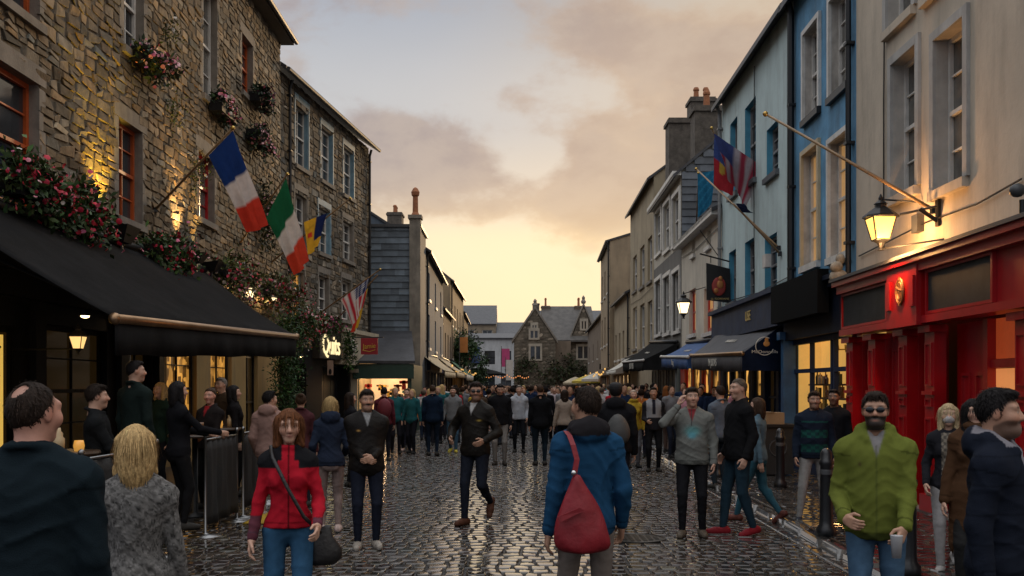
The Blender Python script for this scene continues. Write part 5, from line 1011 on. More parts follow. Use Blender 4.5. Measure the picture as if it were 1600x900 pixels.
# ================================================================ awnings
def awning(label, A, B, C, D, drop, mat, bar=CHROME, side=None, sidemat=None, letters=None, vmat=None, n=10, sag=.05, arms=True, group=None, barr=.045, scallop=False, marks=None):
    """A,B: wall line near/far; C,D: front bar near/far"""
    A, B, C, D = map(Vector, (A, B, C, D)); t = thing('awning', label, 'awning', (A + B) / 2, group); m = MB(); nx, ny = n, 8
    g = [[None] * (ny + 1) for _ in range(nx + 1)]
    for i in range(nx + 1):
        for j in range(ny + 1):
            u, v = i / nx, j / ny; p = (A.lerp(B, u)).lerp(C.lerp(D, u), v); g[i][j] = p + Vector((0, 0, -sag * math.sin(math.pi * v) * (1 + .25 * math.sin(u * 19)) + .006 * math.sin(u * 47 + v * 3)))
    vs = [q for r in g for q in r]; m.add(vs, [(i * (ny + 1) + j, (i + 1) * (ny + 1) + j, (i + 1) * (ny + 1) + j + 1, i * (ny + 1) + j + 1) for i in range(nx) for j in range(ny)]); o = m.build('canopy', mat, t, True, fix=False)
    sm = o.modifiers.new('thick', 'SOLIDIFY'); sm.thickness = .012
    out = ((C - A) + (D - B)); out.z = 0; out.normalize(); q = MB(); k = n * 3
    for i in range(k + 1):
        u = i / k; p = C.lerp(D, u) + Vector((0, 0, -.03)); w = out * (.018 * math.sin(u * 31) + .012 * math.sin(u * 73)); dz = drop * (1 - (.10 * abs(math.sin(u * k * .5)) if scallop else .03 * math.sin(u * 23)))
        q.v += [tuple(p), tuple(p + w * .6 + Vector((0, 0, -dz * .5))), tuple(p + w * 1.4 + Vector((0, 0, -dz)))]
    for i in range(k):
        for j in (0, 1): q.f.append((i * 3 + j, (i + 1) * 3 + j, (i + 1) * 3 + j + 1, i * 3 + j + 1)); q.m.append(0)
    va = q.build('valance', vmat or mat, t, True, fix=False); sm = va.modifiers.new('thick', 'SOLIDIFY'); sm.thickness = .008
    if bar: b = MB(); b.tube([C, C.lerp(D, .5), D], barr, 10); b.ell(C, (barr * 1.25,) * 3, 10); b.ell(D, (barr * 1.25,) * 3, 10); b.build('front_bar', bar, t, True)
    c = MB(); c.tube([A + Vector((0, 0, .05)), B + Vector((0, 0, .05))], .07, 8); c.build('roller_case', IRON, t, True)
    if arms:
        for u in (.12, .5, .88):
            p, r = A.lerp(B, u) + Vector((0, 0, -.55)), C.lerp(D, u) + Vector((0, 0, -.03)); mid = (p + r) / 2 + Vector((0, 0, -.05)) + (B - A).normalized() * .35; b = MB(); b.tube([p, mid, r], .022, 6); b.build('arm', IRON, t)
    if side:
        A2 = A + Vector((0, 0, -.02)); s = MB(); e = (A - B).normalized() * .012; s.prism([A2, C, C + Vector((0, 0, -drop)), Vector((A.x, A.y, C.z - drop))], e); s.build('side_panel', sidemat or mat, t)
    r = (D - C).normalized(); r = r if r.cross(Vector((0, 0, 1))).dot(out) > 0 else -r
    if letters: text_obj(letters[0], letters[1], letters[2], va, C.lerp(D, .5) + out * .035 + Vector((0, 0, -drop * .55)), r, (0, 0, 1), .004)
    if marks:
        nr = (C - A).cross(B - A).normalized(); nr = nr if nr.z > 0 else -nr; b = MB(); dn = (C - A).normalized(); al = (B - A).normalized(); p0 = A.lerp(B, .5).lerp(C.lerp(D, .5), .45) + nr * .012 + Vector((0, 0, -sag * .85))
        for k in range(9): w = random.uniform(.03, .08); p = p0 + al * (k - 4) * .13; b.hexa([p, p + al * w, p + al * w + dn * .12, p + dn * .12] + [x + nr * .006 for x in (p, p + al * w, p + al * w + dn * .12, p + dn * .12)])
        x_ = b.build('canopy_lettering', marks, o)
    return t, C, D, out
CANV = M('black_canvas', (.011, .011, .0115), rough=.9, spec=.08, var=.35, vs=2.5, bump=.2, bs=40); CANVN = M('navy_canvas', (.010, .018, .045), rough=.9, spec=.08, var=.3, vs=2.5, bump=.2, bs=40); CANVB = M('blue_canvas', (.02, .075, .22), rough=.7, var=.25, vs=2.5, bump=.2, bs=40)
CANVG = M('grey_canvas', (.045, .045, .052), rough=.7, var=.3, vs=2.5, bump=.2, bs=40); BRONZE = M('bronze_bar', (.30, .19, .11), rough=.36, metal=.9, var=.2); LET = M('pale_letters', (.55, .52, .45), rough=.6)
awning('long black canvas awning over the stone pub terrace', (-6.6, 10.6, 4.02), (-6.6, 21.4, 4.22), (-4.37, 10.95, 2.52), (-4.42, 20.4, 2.79), .38, CANV, BRONZE, n=26, sag=.07, barr=.055)
dd = dpx(1232); t, C, D, out = awning('dark grey awning with navy side panel and pale lettering on the pale blue house', (RX(21.6) - .06, 21.4, 3.14), (RX(28.2) - .06, 28.2, 3.42), (4.83, 20.9, 2.46), (4.93, 27.4, 2.62), .36, CANVG, BRONZE, side=True, sidemat=CANVN, letters=('IN JUDAS', .26, LET), vmat=CANVG, marks=LET)
sp = [c for c in t.children if c.name.startswith('side_panel')][0]; m = MB(); cc = Vector((5.33, 21.02, 2.62)); ring = [cc + Vector((math.cos(w) * .19, -.02, math.sin(w) * .19)) for w in [R(60 + 10 * i) for i in range(29)]]; m.tube(ring, .010, 6, cap=False); m.ell(cc + Vector((.04, -.02, .05)), (.07, .012, .06), 10, 1); m.ell(cc + Vector((.04, -.02, .13)), (.04, .012, .05), 8, 1)
m.build('logo', [LET, M('logo_orange', (.5, .22, .05), rough=.6)], sp); text_obj('McDonnells', .09, LET, sp, cc + Vector((0, -.03, -.12)), (1, 0, 0), (0, 0, 1), .004, fit=.55)
awning('bright blue awning on the cream house', (RX(28.4) - .06, 28.5, 3.06), (RX(34.5) - .06, 34.5, 3.25), (4.98, 28.2, 2.6), (5.1, 34, 2.78), .33, CANVB, WHITEP, side=True, letters=('Breg', .25, LET), marks=LET)
awning('black awning on the dark grey house with white letters', (RX(36) - .1, 36.5, 3.35), (RX(44) - .1, 44.5, 3.7), (4.95, 37.5, 2.75), (5.0, 45, 2.85), .38, CANV, WHITEP, side=True, letters=('BUI  HUIS', .34, LET), marks=LET)
CREAMC = M('cream_canvas', (.40, .33, .22), rough=.8, var=.25); GRNC = M('green_canvas', (.03, .12, .07), rough=.8, var=.2); WHC = M('white_canvas', (.5, .48, .42), rough=.8, var=.2); YEC = M('yellow_canvas', (.50, .38, .05), rough=.8, var=.2)
awning('cream canvas awning on the low house beyond the kiosk', (-4.05, 44.5, 3.2), (-4.1, 54, 3.3), (-3.0, 44.5, 2.45), (-3.05, 54, 2.5), .28, CREAMC, None, scallop=True, arms=False)
awning('second cream awning farther along the left row', (-4.2, 56, 3.4), (-4.2, 65, 3.4), (-3.1, 56, 2.6), (-3.1, 65, 2.6), .3, CREAMC, None, scallop=True, arms=False)
awning('green and white awning in the left row', (-4.2, 68, 3.5), (-4.2, 80, 3.5), (-3.1, 68, 2.6), (-3.1, 80, 2.6), .4, GRNC, None, vmat=WHC, arms=False)
awning('pale awning far down the right row', (RX(50) - .1, 50, 3.3), (RX(56) - .1, 56, 3.3), (5.2, 50, 2.6), (5.3, 56, 2.6), .2, WHC, None, arms=False)
# ================================================================ flags
FLAGM = M('flag_cloth', tint=True, rough=.8, var=.12, vs=8, spec=.1)      # thin bunting lets the sky's light through
nt_ = FLAGM.node_tree; pb_ = nt_.nodes['Principled BSDF']; tr_ = nt_.nodes.new('ShaderNodeBsdfTranslucent'); mx_ = nt_.nodes.new('ShaderNodeMixShader'); mx_.inputs[0].default_value = .5; nt_.links.new(pb_.inputs['Base Color'].links[0].from_socket, tr_.inputs[0]); nt_.links.new(pb_.outputs[0], mx_.inputs[1]); nt_.links.new(tr_.outputs[0], mx_.inputs[2]); nt_.links.new(mx_.outputs[0], nt_.nodes['Material Output'].inputs[0])
def flag(label, root, tip, corners, paint, n=(28, 16), amp=.05, pole=.022, polemat=None, name='flag', pcol=(.28, .17, .08), finial=True, group=None):
    """corners: hoist top, hoist foot, fly foot, fly top as 3-D points; paint(u along the fly, v down the hoist)->colour"""
    root, tip = Vector(root), Vector(tip); t = thing(name, label, 'flag', root, group); m = MB(); m.tube([root, tip], [pole * 1.15, pole * .8], 8); m.build('pole', polemat or M('varnished_pole', pcol, rough=.4, var=.3), t, True)
    if finial: m = MB(); m.ell(tip, (pole * 1.9,) * 3, 8); m.build('finial', M('gilt_finial', (.5, .32, .08), rough=.3, metal=.8), t, True)
    m = MB(); m.lathe(root + Vector((0, 0, -.05)), [(pole * 2.2, 0), (pole * 2.2, .1)], 8); m.build('socket', IRON, t)
    if corners:
        HT, HF, FF, FT = map(Vector, corners); nx, ny = n; vs = []; T = []; nr = (FT - HT).cross(HF - HT).normalized()
        for i in range(nx + 1):
            for j in range(ny + 1):
                u, v = i / nx, j / ny; p = HT.lerp(FT, u).lerp(HF.lerp(FF, u), v); w = amp * (math.sin(v * 9 + u * 3) * (.25 + .75 * u) + .5 * math.sin(v * 17 - u * 5)) * min(1, u * 4 + .1); sgg = .08 * math.sin(math.pi * v) * u
                vs.append(tuple(p + nr * w + Vector((0, 0, -sgg * .4)))); T.append(paint(u, v))
        fs = [(i * (ny + 1) + j, (i + 1) * (ny + 1) + j, (i + 1) * (ny + 1) + j + 1, i * (ny + 1) + j + 1) for i in range(nx) for j in range(ny)]
        o = raw_obj('cloth', vs, fs, FLAGM, t, True, tint=np.array(T)); return t
FR = lambda u, v: (.012, .035, .15) if u < .40 else ((.58, .52, .50) if u < .70 else (.55, .045, .025))
IE = lambda u, v: (.012, .10, .045) if u < .36 else ((.58, .53, .50) if u < .68 else (.60, .06, .03))
def US(u, v):
    if u < .42 and v < .54:
        a, b = (u / .42 * 6) % 1 - .5, (v / .54 * 5) % 1 - .5; return (.6, .6, .62) if a * a + b * b < .06 else (.02, .03, .11)
    return (.45, .025, .04) if int(v * 9) % 2 == 0 else (.60, .55, .52)
d = 17.4; flag('French tricolour hanging from a slanted pole on the stone pub', (-6.88, 19.2, 5.18), P(364, 200, d), [P(364, 204, d), P(326, 243, d + .35), P(388, 362, d + .5), P(417, 352, d + .2)], FR, amp=.06)
d = 22.6; flag('Irish tricolour hanging beside the French tricolour', (-6.88, 25.2, 5.4), P(449, 272, d), [P(447, 278, d), P(416, 340, d + .5), P(462, 430, d + .7), P(481, 408, d + .3)], IE, amp=.07)
YB = lambda u, v: ((.014, .025, .10) if v < .36 and u > .3 else ((.55, .05, .03) if abs(u - .5) < .16 and abs(v - .6) < .22 and math.sin(u * 40) * math.sin(v * 25) > -.3 else (.62, .36, .035)))
d = 26.0; flag('yellow flag with blue top and red device beyond the Irish flag', (-6.95, 28.6, 5.3), P(547, 310, d), [P(511, 333, d + .5), P(475, 347, d + 1), P(482, 399, d + 1.1), P(496, 384, d + .7)], lambda u, v: YB(u, 1 - v) if False else ((.014, .025, .10) if v < .5 and u < .7 else ((.55, .05, .03) if (u - .45) ** 2 * 3 + (v - .78) ** 2 < .02 else (.62, .36, .035))), amp=.03)
d = 29.6; flag('small striped American flag on the dark stone house', LW2.at(3.0, .05, 3.95), P(594, 421, d), [P(577, 434, d), P(533, 468, d + .7), P(552, 509, d + .8), P(566, 480, d + .3)], lambda u, v: US(v * .9 if False else u, v), amp=.04)
flag('red and yellow pennant hanging behind the small American flag', LW2.at(5.2, .05, 3.9), P(590, 430, 31), [P(575, 450, 31), P(566, 462, 31.2), P(549, 520, 31.3), P(558, 512, 31)], lambda u, v: (.55, .05, .03) if v > .45 else (.6, .38, .04), amp=.03, finial=False)
d = 24.2; flag('faded American flag with a red and blue flag behind it on the pale blue house', (RX(26) - .02, 26, CZ + 300 * 26 / F), P(1112, 200, d), [P(1115, 208, d), P(1194, 262, d + .6), P(1166, 325, d + .7), P(1134, 268, d + .2)], lambda u, v: (.045, .06, .17) if (v < .42 and u < .5) else ((.28, .035, .06) if int(v * 8 + .5) % 2 else (.36, .31, .33)), amp=.06)
d = 24.6; flag('red and blue flag with a yellow disc beside the faded American flag', PW.at(1.1, .03, CZ + 213 * 22.2 / F), P(1088, 264, d + .6), [P(1116, 215, d), P(1150, 250, d + .1), P(1146, 305, d + .2), P(1114, 290, d)], lambda u, v: (.5, .33, .06) if (u - .5) ** 2 + (v - .4) ** 2 < .02 else ((.05, .08, .24) if u < .42 else (.38, .03, .04)), amp=.05)
d = 21.4; flag('dark navy pennant caught on the lower pole of the pale blue house', PW.at(1.0, .03, CZ + 205 * 22 / F), P(1146, 318, d), [P(1149, 318, d), P(1160, 332, d), P(1177, 333, d), P(1163, 318, d)], lambda u, v: (.012, .016, .04), amp=.02, finial=False)
d = 34; flag('turquoise banner hanging on the slate gable', (6.6, 35.6, 7.6), P(1091, 270, d), [P(1090, 271, d), P(1118, 266, d), P(1112, 318, d), P(1090, 340, d)], lambda u, v: (.02, .13, .24) if (u * 3 + v) % .7 > .15 else (.03, .2, .34), amp=.05)
flag('long bare wooden flagpole slanting from the beige house', BW.at(BW.S(1462), .03, BW.z(1462, 328)), P(1196, 178, 15.4), None, None, pole=.023, name='flagpole', pcol=(.36, .29, .21))
m = MB(); s = BW.S(1468); z = BW.z(1468, 328); m.wbox(BW, s - .05, s + .05, .003, .04, z - .22, z + .2); m.tube([BW.at(s, .03, z - .15), BW.at(s + .05, .25, z + .02)], .03, 6); m.tube([BW.at(s, .03, z - .15), BW.at(s, .03, z + .05), BW.at(s + .35, .4, z + .0)], .018, 6); tag(m.build('wall_bracket', IRON, origin=BW.at(s, 0, z)), 'black iron bracket on the beige wall holding the long flagpole', 'bracket')
# ================================================================ lanterns and lamps
def lantern(label, c, h=.62, wall=None, e=9, watts=60, col=(1, .62, .22), arms=(), group=None, lamp=True, name='wall_lantern'):
    """c: foot of the glass; four tapering panes, iron ribs, hat and finial"""
    c = Vector(c); t = thing(name, label, 'lantern', c, group); k = h / .62; r0, r1, hh = .10 * k, .175 * k, .34 * k
    m = MB(); cr = lambda r, z: [c + Vector((sx * r, sy * r, z)) for sx, sy in ((-1, -1), (1, -1), (1, 1), (-1, 1))]; b0, b1 = cr(r0, 0), cr(r1, hh)
    for i in range(4): m.tube([b0[i], b1[i]], .012 * k, 6); m.tube([b0[i], b0[(i + 1) % 4]], .012 * k, 6); m.tube([b1[i], b1[(i + 1) % 4]], .014 * k, 6)
    m.lathe(c, [(.05 * k, -.16 * k), (.03 * k, -.12 * k), (.06 * k, -.05 * k), (r0 * 1.25, -.01 * k), (r0 * 1.25, 0)], 8); m.build('frame', IRON, t)
    m = MB(); m.lathe(c + Vector((0, 0, hh)), [(r1 * 1.55, 0), (r1 * 1.5, .03 * k), (r1 * .85, .12 * k), (r1 * .5, .16 * k), (r1 * .5, .2 * k), (r1 * .6, .21 * k), (.03 * k, .27 * k), (.035 * k, .3 * k), (.008 * k, .36 * k)], 8, rot=R(22.5)); m.build('hat', IRON, t)
    m = MB(); 
    for i in range(4): m.quad(b0[i], b0[(i + 1) % 4], b1[(i + 1) % 4], b1[i])
    m.build('lit_glass', glow('lantern_glass_%d' % int(e * 10), col, e), t, fix=False)
    if wall is not None:
        m = MB()
        for q in arms or [(c + Vector((0, 0, -.1 * k)), wall)]: m.tube(q, .014, 6)
        m.build('bracket', IRON, t)
    if lamp:
        l = bpy.data.lights.new('lantern_lamp', 'POINT'); l.energy = watts; l.color = (1, .60, .24); l.shadow_soft_size = .12 * k; o = bpy.data.objects.new('lantern_lamp', l); COL.objects.link(o); o.parent = t; o.location = (0, 0, -.22 * k) if False else (0, 0, hh * .5)
        for ch in t.children:
            if ch.name.startswith('lit_glass'): ch.visible_shadow = True
    return t
c = P(1376, 372, 15.4); w0, w1 = BW.S(1440), BW.S(1450)
def lamp_at(t, c, watts, off=(0, 0, 0), col=(1, .6, .24), r=.1, kind='POINT', spot=None, aim=None):
    l = bpy.data.lights.new('lamp', kind); l.energy = watts; l.color = col; l.shadow_soft_size = r; o = bpy.data.objects.new('lamp', l); COL.objects.link(o); o.parent = t; o.location = Vector(c) + Vector(off) - org(t)
    if kind == 'SPOT': l.spot_size = spot; l.spot_blend = .8; o.rotation_euler = (Vector(aim) - Vector(c)).to_track_quat('-Z', 'Y').to_euler()
    return o
c = Vector((5.0, 13.8, CZ + 232 * 13.8 / F)); c = P(1376, 375, 14.2)
L1 = lantern('large glowing street lantern on an iron arm above the red shopfront', c, .58, True, 1.9, col=(1, .56, .13), arms=[(c + Vector((0, 0, -.13)), Vector((RX(13.3), 13.3, c.z - .12))), (c + Vector((0, 0, .58)), Vector((RX(14.0), 14.0, c.z + .5)))], lamp=False)
lamp_at(L1, c + Vector((-.02, -.34, -.16)), 110, col=(1, .50, .18), r=.1); lamp_at(L1, c + Vector((0, 0, .14)), 14, r=.06)  # first lamp is added outside the glass to brighten the red shopfront
c = P(1068, 490, 31); L2 = lantern('glowing white bracket lantern beside the red windows', c, .62, True, 2.2, arms=[(c + Vector((0, 0, .62)), Vector((RX(31.2), 31.2, c.z + .85)))], col=(1, .78, .45), lamp=False); lamp_at(L2, c + Vector((0, 0, .15)), 12)
for px, py, lab in ((389, 465, 'left small glowing lantern under the flower baskets'), (427, 470, 'right small glowing lantern under the flower baskets')):
    dd_ = LW.d(px) - 1.6; c = P(px, py, dd_); q = lantern(lab, c, .42, True, 2.2, col=(1, .55, .14), arms=[(c + Vector((0, 0, -.08)), Vector((-6.88, dd_ + .2, c.z - .2)))], lamp=False); lamp_at(q, c + Vector((-.25, -.2, .1)), 16); lamp_at(q, c + Vector((0, 0, .1)), 6)
c = P(122, 545, 13.2); q = lantern('boxy yellow wall lantern on the black pub front', c, .30, True, 1.1, arms=[(c, Vector((-6.85, 13.5, c.z)))], lamp=False); lamp_at(q, c + Vector((0, 0, .1)), 14)
for px, py, d, w in ((133, 491, 12.6, 7), (470, 556, 30, 5)):
    c = P(px, py, d); t = thing('spot_lamp', 'small bright bulkhead lamp under the black awning' if px < 200 else 'tiny bright lamp over the doorway of the dark stone house', 'lamp', c); m = MB(); m.lathe(c, [(.05, .05), (.07, -.02)], 10); m.build('housing', IRON, t); m = MB(); m.ell(c - Vector((0, 0, .02)), (.06, .06, .03), 8); m.build('bulb', glow('bulb', (1, .72, .35), 6), t, True); lamp_at(t, c - Vector((0, 0, .12)), w)
# floodlights on the ledge washing the stone
def flood(label, s, z, watts, col, up=3.4, size=.3, sp=75, o=.42, dish=False):
    c = LW.at(s, o, z); t = thing('floodlight', label, 'floodlight', c); m = MB(); k = size; e = [(-k * .55, -.05), (k * .55, -.05), (k, k * .75), (-k, k * .75)]
    m.hexa([c + LW.u * e[0][0] + LW.n * -.06, c + LW.u * e[1][0] + LW.n * -.06, c + LW.u * e[1][0] + LW.n * .1, c + LW.u * e[0][0] + LW.n * .1, c + LW.u * e[3][0] + LW.n * -.2 + Vector((0, 0, e[3][1])), c + LW.u * e[2][0] + LW.n * -.2 + Vector((0, 0, e[2][1])), c + LW.u * e[2][0] + LW.n * .22 + Vector((0, 0, e[2][1] + .05)), c + LW.u * e[3][0] + LW.n * .22 + Vector((0, 0, e[3][1] + .05))]); m.build('housing', BLACKP, t)
    m = MB(); m.tube([c - Vector((0, 0, .25)), c], .03, 6); m.build('stand', IRON, t); q = c + LW.n * -.10 + Vector((0, 0, k * .75 + .05)); lamp_at(t, q, watts, col=col, r=.05, kind='SPOT', spot=R(sp), aim=q + LW.n * -.18 + Vector((0, 0, up * .5))); m = MB(); m.ell(q - Vector((0, 0, .05)), (.06, .06, .03), 8); m.build('bulb', glow('flood_bulb', col, 4), t, True)
flood('black hooded floodlight washing yellow light up the stone beside the orange window', LW.S(150), 4.15, 420, (1, .62, .07), size=.3)
flood('small floodlight glaring up the stone between the two flower troughs', LW.S(274), 4.3, 480, (1, .60, .22), size=.2, sp=60)
flood('pale floodlight bowl on the ledge near the big flower baskets', LW.S(300), 4.25, 150, (1, .62, .2), size=.22, sp=60)
# ================================================================ plants
LEAF = M('leaf', tint=True, rough=.55, var=.3, vs=6, spec=.3); PETAL = M('petal', tint=True, rough=.6, var=.1, vs=5)
def leaves(name, parent, centers, radii, n, size, tone, seed, mat=None, droop=0., petal=None, kind=None):
    """many separate bent leaf blades spread through ellipsoid clumps"""
    g = np.random.default_rng(seed); k = g.integers(0, len(centers), n); C_ = np.array([tuple(c) for c in centers])[k]; Rr = np.array(radii)[k]; dv = g.normal(size=(n, 3)); dv /= np.linalg.norm(dv, axis=1)[:, None]; rr = g.random(n) ** .42
    p = C_ + dv * rr[:, None] * Rr * (1 + .25 * g.normal(size=(n, 1))); p[:, 2] -= droop * g.random(n) ** 2 * (rr ** 2); a = dv + g.normal(0, .7, (n, 3)); a /= np.linalg.norm(a, axis=1)[:, None]; b = np.cross(a, g.normal(size=(n, 3))); b /= np.linalg.norm(b, axis=1)[:, None]; c = np.cross(a, b); s = size * g.uniform(.6, 1.4, (n, 1))
    if petal is None:
        V = np.stack([p - a * s, p + b * s * .45 + c * s * .12, p + a * s, p - b * s * .45 + c * s * .12], 1).reshape(-1, 3); Fq = np.arange(n * 4).reshape(n, 4); T = np.repeat(np.array(tone) * np.exp(g.normal(0, .45, (n, 1))) * (1 + g.normal(0, .12, (n, 3))), 4, axis=0)
    else:
        pal = np.array(petal)[g.integers(0, len(petal), n)]; V = []; fs = []; 
        q0 = np.stack([p + (b * math.cos(w) + c * math.sin(w)) * s + a * s * (.25 if i % 2 else .0) for i, w in enumerate(np.linspace(0, 2 * math.pi, 9)[:-1])], 1); V = np.concatenate([q0, (p + a * s * .45)[:, None]], 1).reshape(-1, 3)
        base = np.arange(n)[:, None] * 9; fs = np.concatenate([np.stack([base[:, 0] + i, base[:, 0] + (i + 1) % 8, base[:, 0] + 8], 1) for i in range(8)]); Fq = fs; T = np.repeat(pal * g.uniform(.75, 1.2, (n, 1)), 9, axis=0)
    o = raw_obj(name, V, Fq, mat or (LEAF if petal is None else PETAL), parent, tint=np.clip(T, .004, .9)); o['kind'] = 'stuff'
    return o
RED = [(.55, .012, .04), (.42, .008, .04), (.62, .03, .08)]; PINK = [(.68, .25, .32), (.7, .40, .42), (.62, .14, .26)]; WHT = [(.6, .55, .5)]
def trough(label, s0, s1, z, pal, n=900, nf=170, seed=1, droop=.5, o=.42, W=LW, rr=(.38, .36, .34), size=.062, fs=.033, box=True, tone=(.034, .062, .018), name='flower_box', cat='flower box'):
    L_ = s1 - s0; c = W.at((s0 + s1) / 2, o, z); t = thing(name, label, cat, c)
    if box: m = MB(); m.wbox(W, s0 + .08, s1 - .08, o - .16, o + .14, z - .12, z + .12); m.build('trough', BLACKP, t)
    k = max(2, int(L_ / .35)); g = np.random.default_rng(seed); cs = []; rs = []
    for i in range(k): cs.append(W.at(s0 + L_ * (i + .5) / k, o + .05 + g.uniform(-.05, .08), z + .12 + g.uniform(-.16, .14))); rs.append((rr[0] * g.uniform(.7, 1.1), rr[1] * g.uniform(.7, 1.1), rr[2] * g.uniform(.7, 1.1)))
    leaves('foliage', t, cs, rs, n, size, tone, seed, droop=droop); leaves('flowers', t, [Vector(q) + W.n * .07 for q in cs], [tuple(np.array(r) * 1.06) for r in rs], nf, fs, (0, 0, 0), seed + 5, droop=droop, petal=pal); return t
trough('large trough of red and pink geraniums under the nearest orange window', LW.S(-40), LW.S(104), 4.38, RED * 5 + PINK + WHT, 3800, 620, 1, .55, rr=(.36, .42, .40))
trough('trailing trough of red geraniums beside the hooded floodlight', LW.S(192), LW.S(250), 4.2, RED * 5 + PINK, 2200, 380, 2, .6, rr=(.34, .42, .40))
trough('big mixed flower basket left of the Irish flag', LW.S(312), LW.S(362), 4.35, RED + PINK + WHT, 1500, 260, 3, .7, rr=(.42, .40, .5), tone=(.06, .07, .018))
trough('big mixed flower basket above the small lanterns', LW.S(388), LW.S(430), 4.3, RED + PINK + WHT, 1700, 300, 4, .6, rr=(.55, .5, .5), tone=(.055, .06, .018))
for (px, py, lab, pal, sd) in ((221, 92, 'pink flower box under the upper white window', PINK, 11), (336, 170, 'pink and white flower box under the tall upper window', PINK + WHT, 12), (395, 155, 'dark red flower box under the topmost orange window', [(.18, .01, .03), (.12, .02, .05)], 13), (391, 212, 'pink flower box on the corner of the stone pub', PINK, 14)):
    s = LW.S(px); trough(lab, s - .75, s + .65, LW.z(px, py) - .1, pal, 800, 150, sd, .35, o=.22, rr=(.26, .22, .24), tone=(.02, .035, .014))
trough('mass of white and red flowers hanging over the doorway of the dark stone house', .3, 2.6, 3.7, RED + WHT * 3 + PINK, 1600, 300, 21, .6, W=LW2, rr=(.45, .42, .5), o=.5, name='hanging_basket', cat='hanging basket')
trough('purple flower box on the sign of the dark stone house', 3.6, 5.4, 3.85, [(.25, .02, .10), (.4, .05, .15)], 700, 150, 22, .3, W=LW2, rr=(.3, .25, .22), o=.25)
trough('small vine hanging beside the lit sign', 5.4, 6.2, 3.2, WHT, 700, 60, 23, .9, W=LW2, rr=(.25, .22, .6), o=.45, box=False, name='climbing_vine', cat='vine')
trough('ivy strand climbing the corner of the stone pub', LW.S(396), LW.S(414), 6.3, PINK, 900, 20, 24, .3, rr=(.25, .14, 1.0), o=.08, box=False, tone=(.03, .035, .012), name='climbing_vine', cat='vine')
for z, s, sd in ((7.3, LW.S(262), 31), (6.2, LW.S(300), 32), (8.6, LW.S(255), 33)): trough({31: 'thin ivy strand on the stone between the upper windows', 32: 'thin ivy strand beside the red window of the pub', 33: 'topmost thin ivy strand on the pub wall'}[sd], s - .3, s + .3, z, WHT, 240, 0 + 3, sd, .2, rr=(.3, .06, .45), o=.03, box=False, size=.035, tone=(.05, .06, .012), name='climbing_vine', cat='vine')
t = thing('climbing_hedge', 'tall clipped green climber on the wall beside the pub door', 'hedge', (-6.2, 27.2, 0)); leaves('foliage', t, [Vector((-6.15, 26.9 + .3 * k, .6 + .55 * j)) for j in range(6) for k in range(3)], [(.45, .5, .42)] * 18, 5200, .045, (.022, .055, .014), 41); m = MB(); m.tube([(-6.3, 27.2, 0), (-6.3, 27.2, 3.2)], .06, 6); m.build('stem', M('bark', (.05, .035, .02), rough=.9), t)
# ivy on the stone hall, tree in the left row
for k, (x, z, r, sd) in enumerate(((hx(815), 3.4, 1.6, 51), (hx(862), 3.0, 1.7, 52), (hx(886), 3.4, 1.6, 53), (hx(905), 2.8, 1.7, 54), (hx(930), 3.0, 1.4, 55))):
    t = thing('ivy', ['ivy climbing the left corner of the stone hall', 'ivy right of the hall window', 'ivy over the recess between the hall gables', 'ivy under the right hall gable', 'ivy on the right corner of the stone hall'][k], 'ivy', (x, hy - .3, 0)); leaves('foliage', t, [(x + dx_, hy - .25 + (1.5 if 53 <= sd else 0), z + dz_) for dx_, dz_ in ((-.8, 0), (.7, .5), (0, -1), (.3, 1.2))], [(r * .7, .3, r * .6)] * 4, 420, .16, (.03, .038, .014), sd)
def tree(label, x, y, h, r, sd, tone=(.018, .04, .012), n=2600, s=.13):
    t = thing('street_tree', label, 'tree', (x, y, 0)); m = MB(); m.tube([(x, y, 0), (x + .05, y, h * .45), (x - .05, y, h * .8)], [.13, .09, .03], 8)
    g = np.random.default_rng(sd); cs = []
    for k in range(9):
        w = k * 2.4; q = Vector((x + math.cos(w) * r * .55 * g.uniform(.5, 1), y + math.sin(w) * r * .55, h * (.5 + .45 * g.random()))); cs.append(q); m.tube([(x, y, h * .42), (x + (q.x - x) * .5, y + (q.y - y) * .5, (q.z + h * .42) / 2 + .1), q], [.05, .035, .015], 6)
    m.build('trunk', M('bark', (.05, .035, .02), rough=.9), t); leaves('crown', t, cs, [(r * .5 * g.uniform(.7, 1.2),) * 3 for _ in cs], n, s, tone, sd + 1)
tree('small green street tree standing in the left row', -3.9, 76, 5.4, 1.7, 61, (.03, .06, .02)); tree('smaller street tree beside the green awning', -3.4, 92, 4.2, 1.4, 63)
for x, y, zz, rx_, ry_ in ((.9, 0, 0, 0, 0),): pass
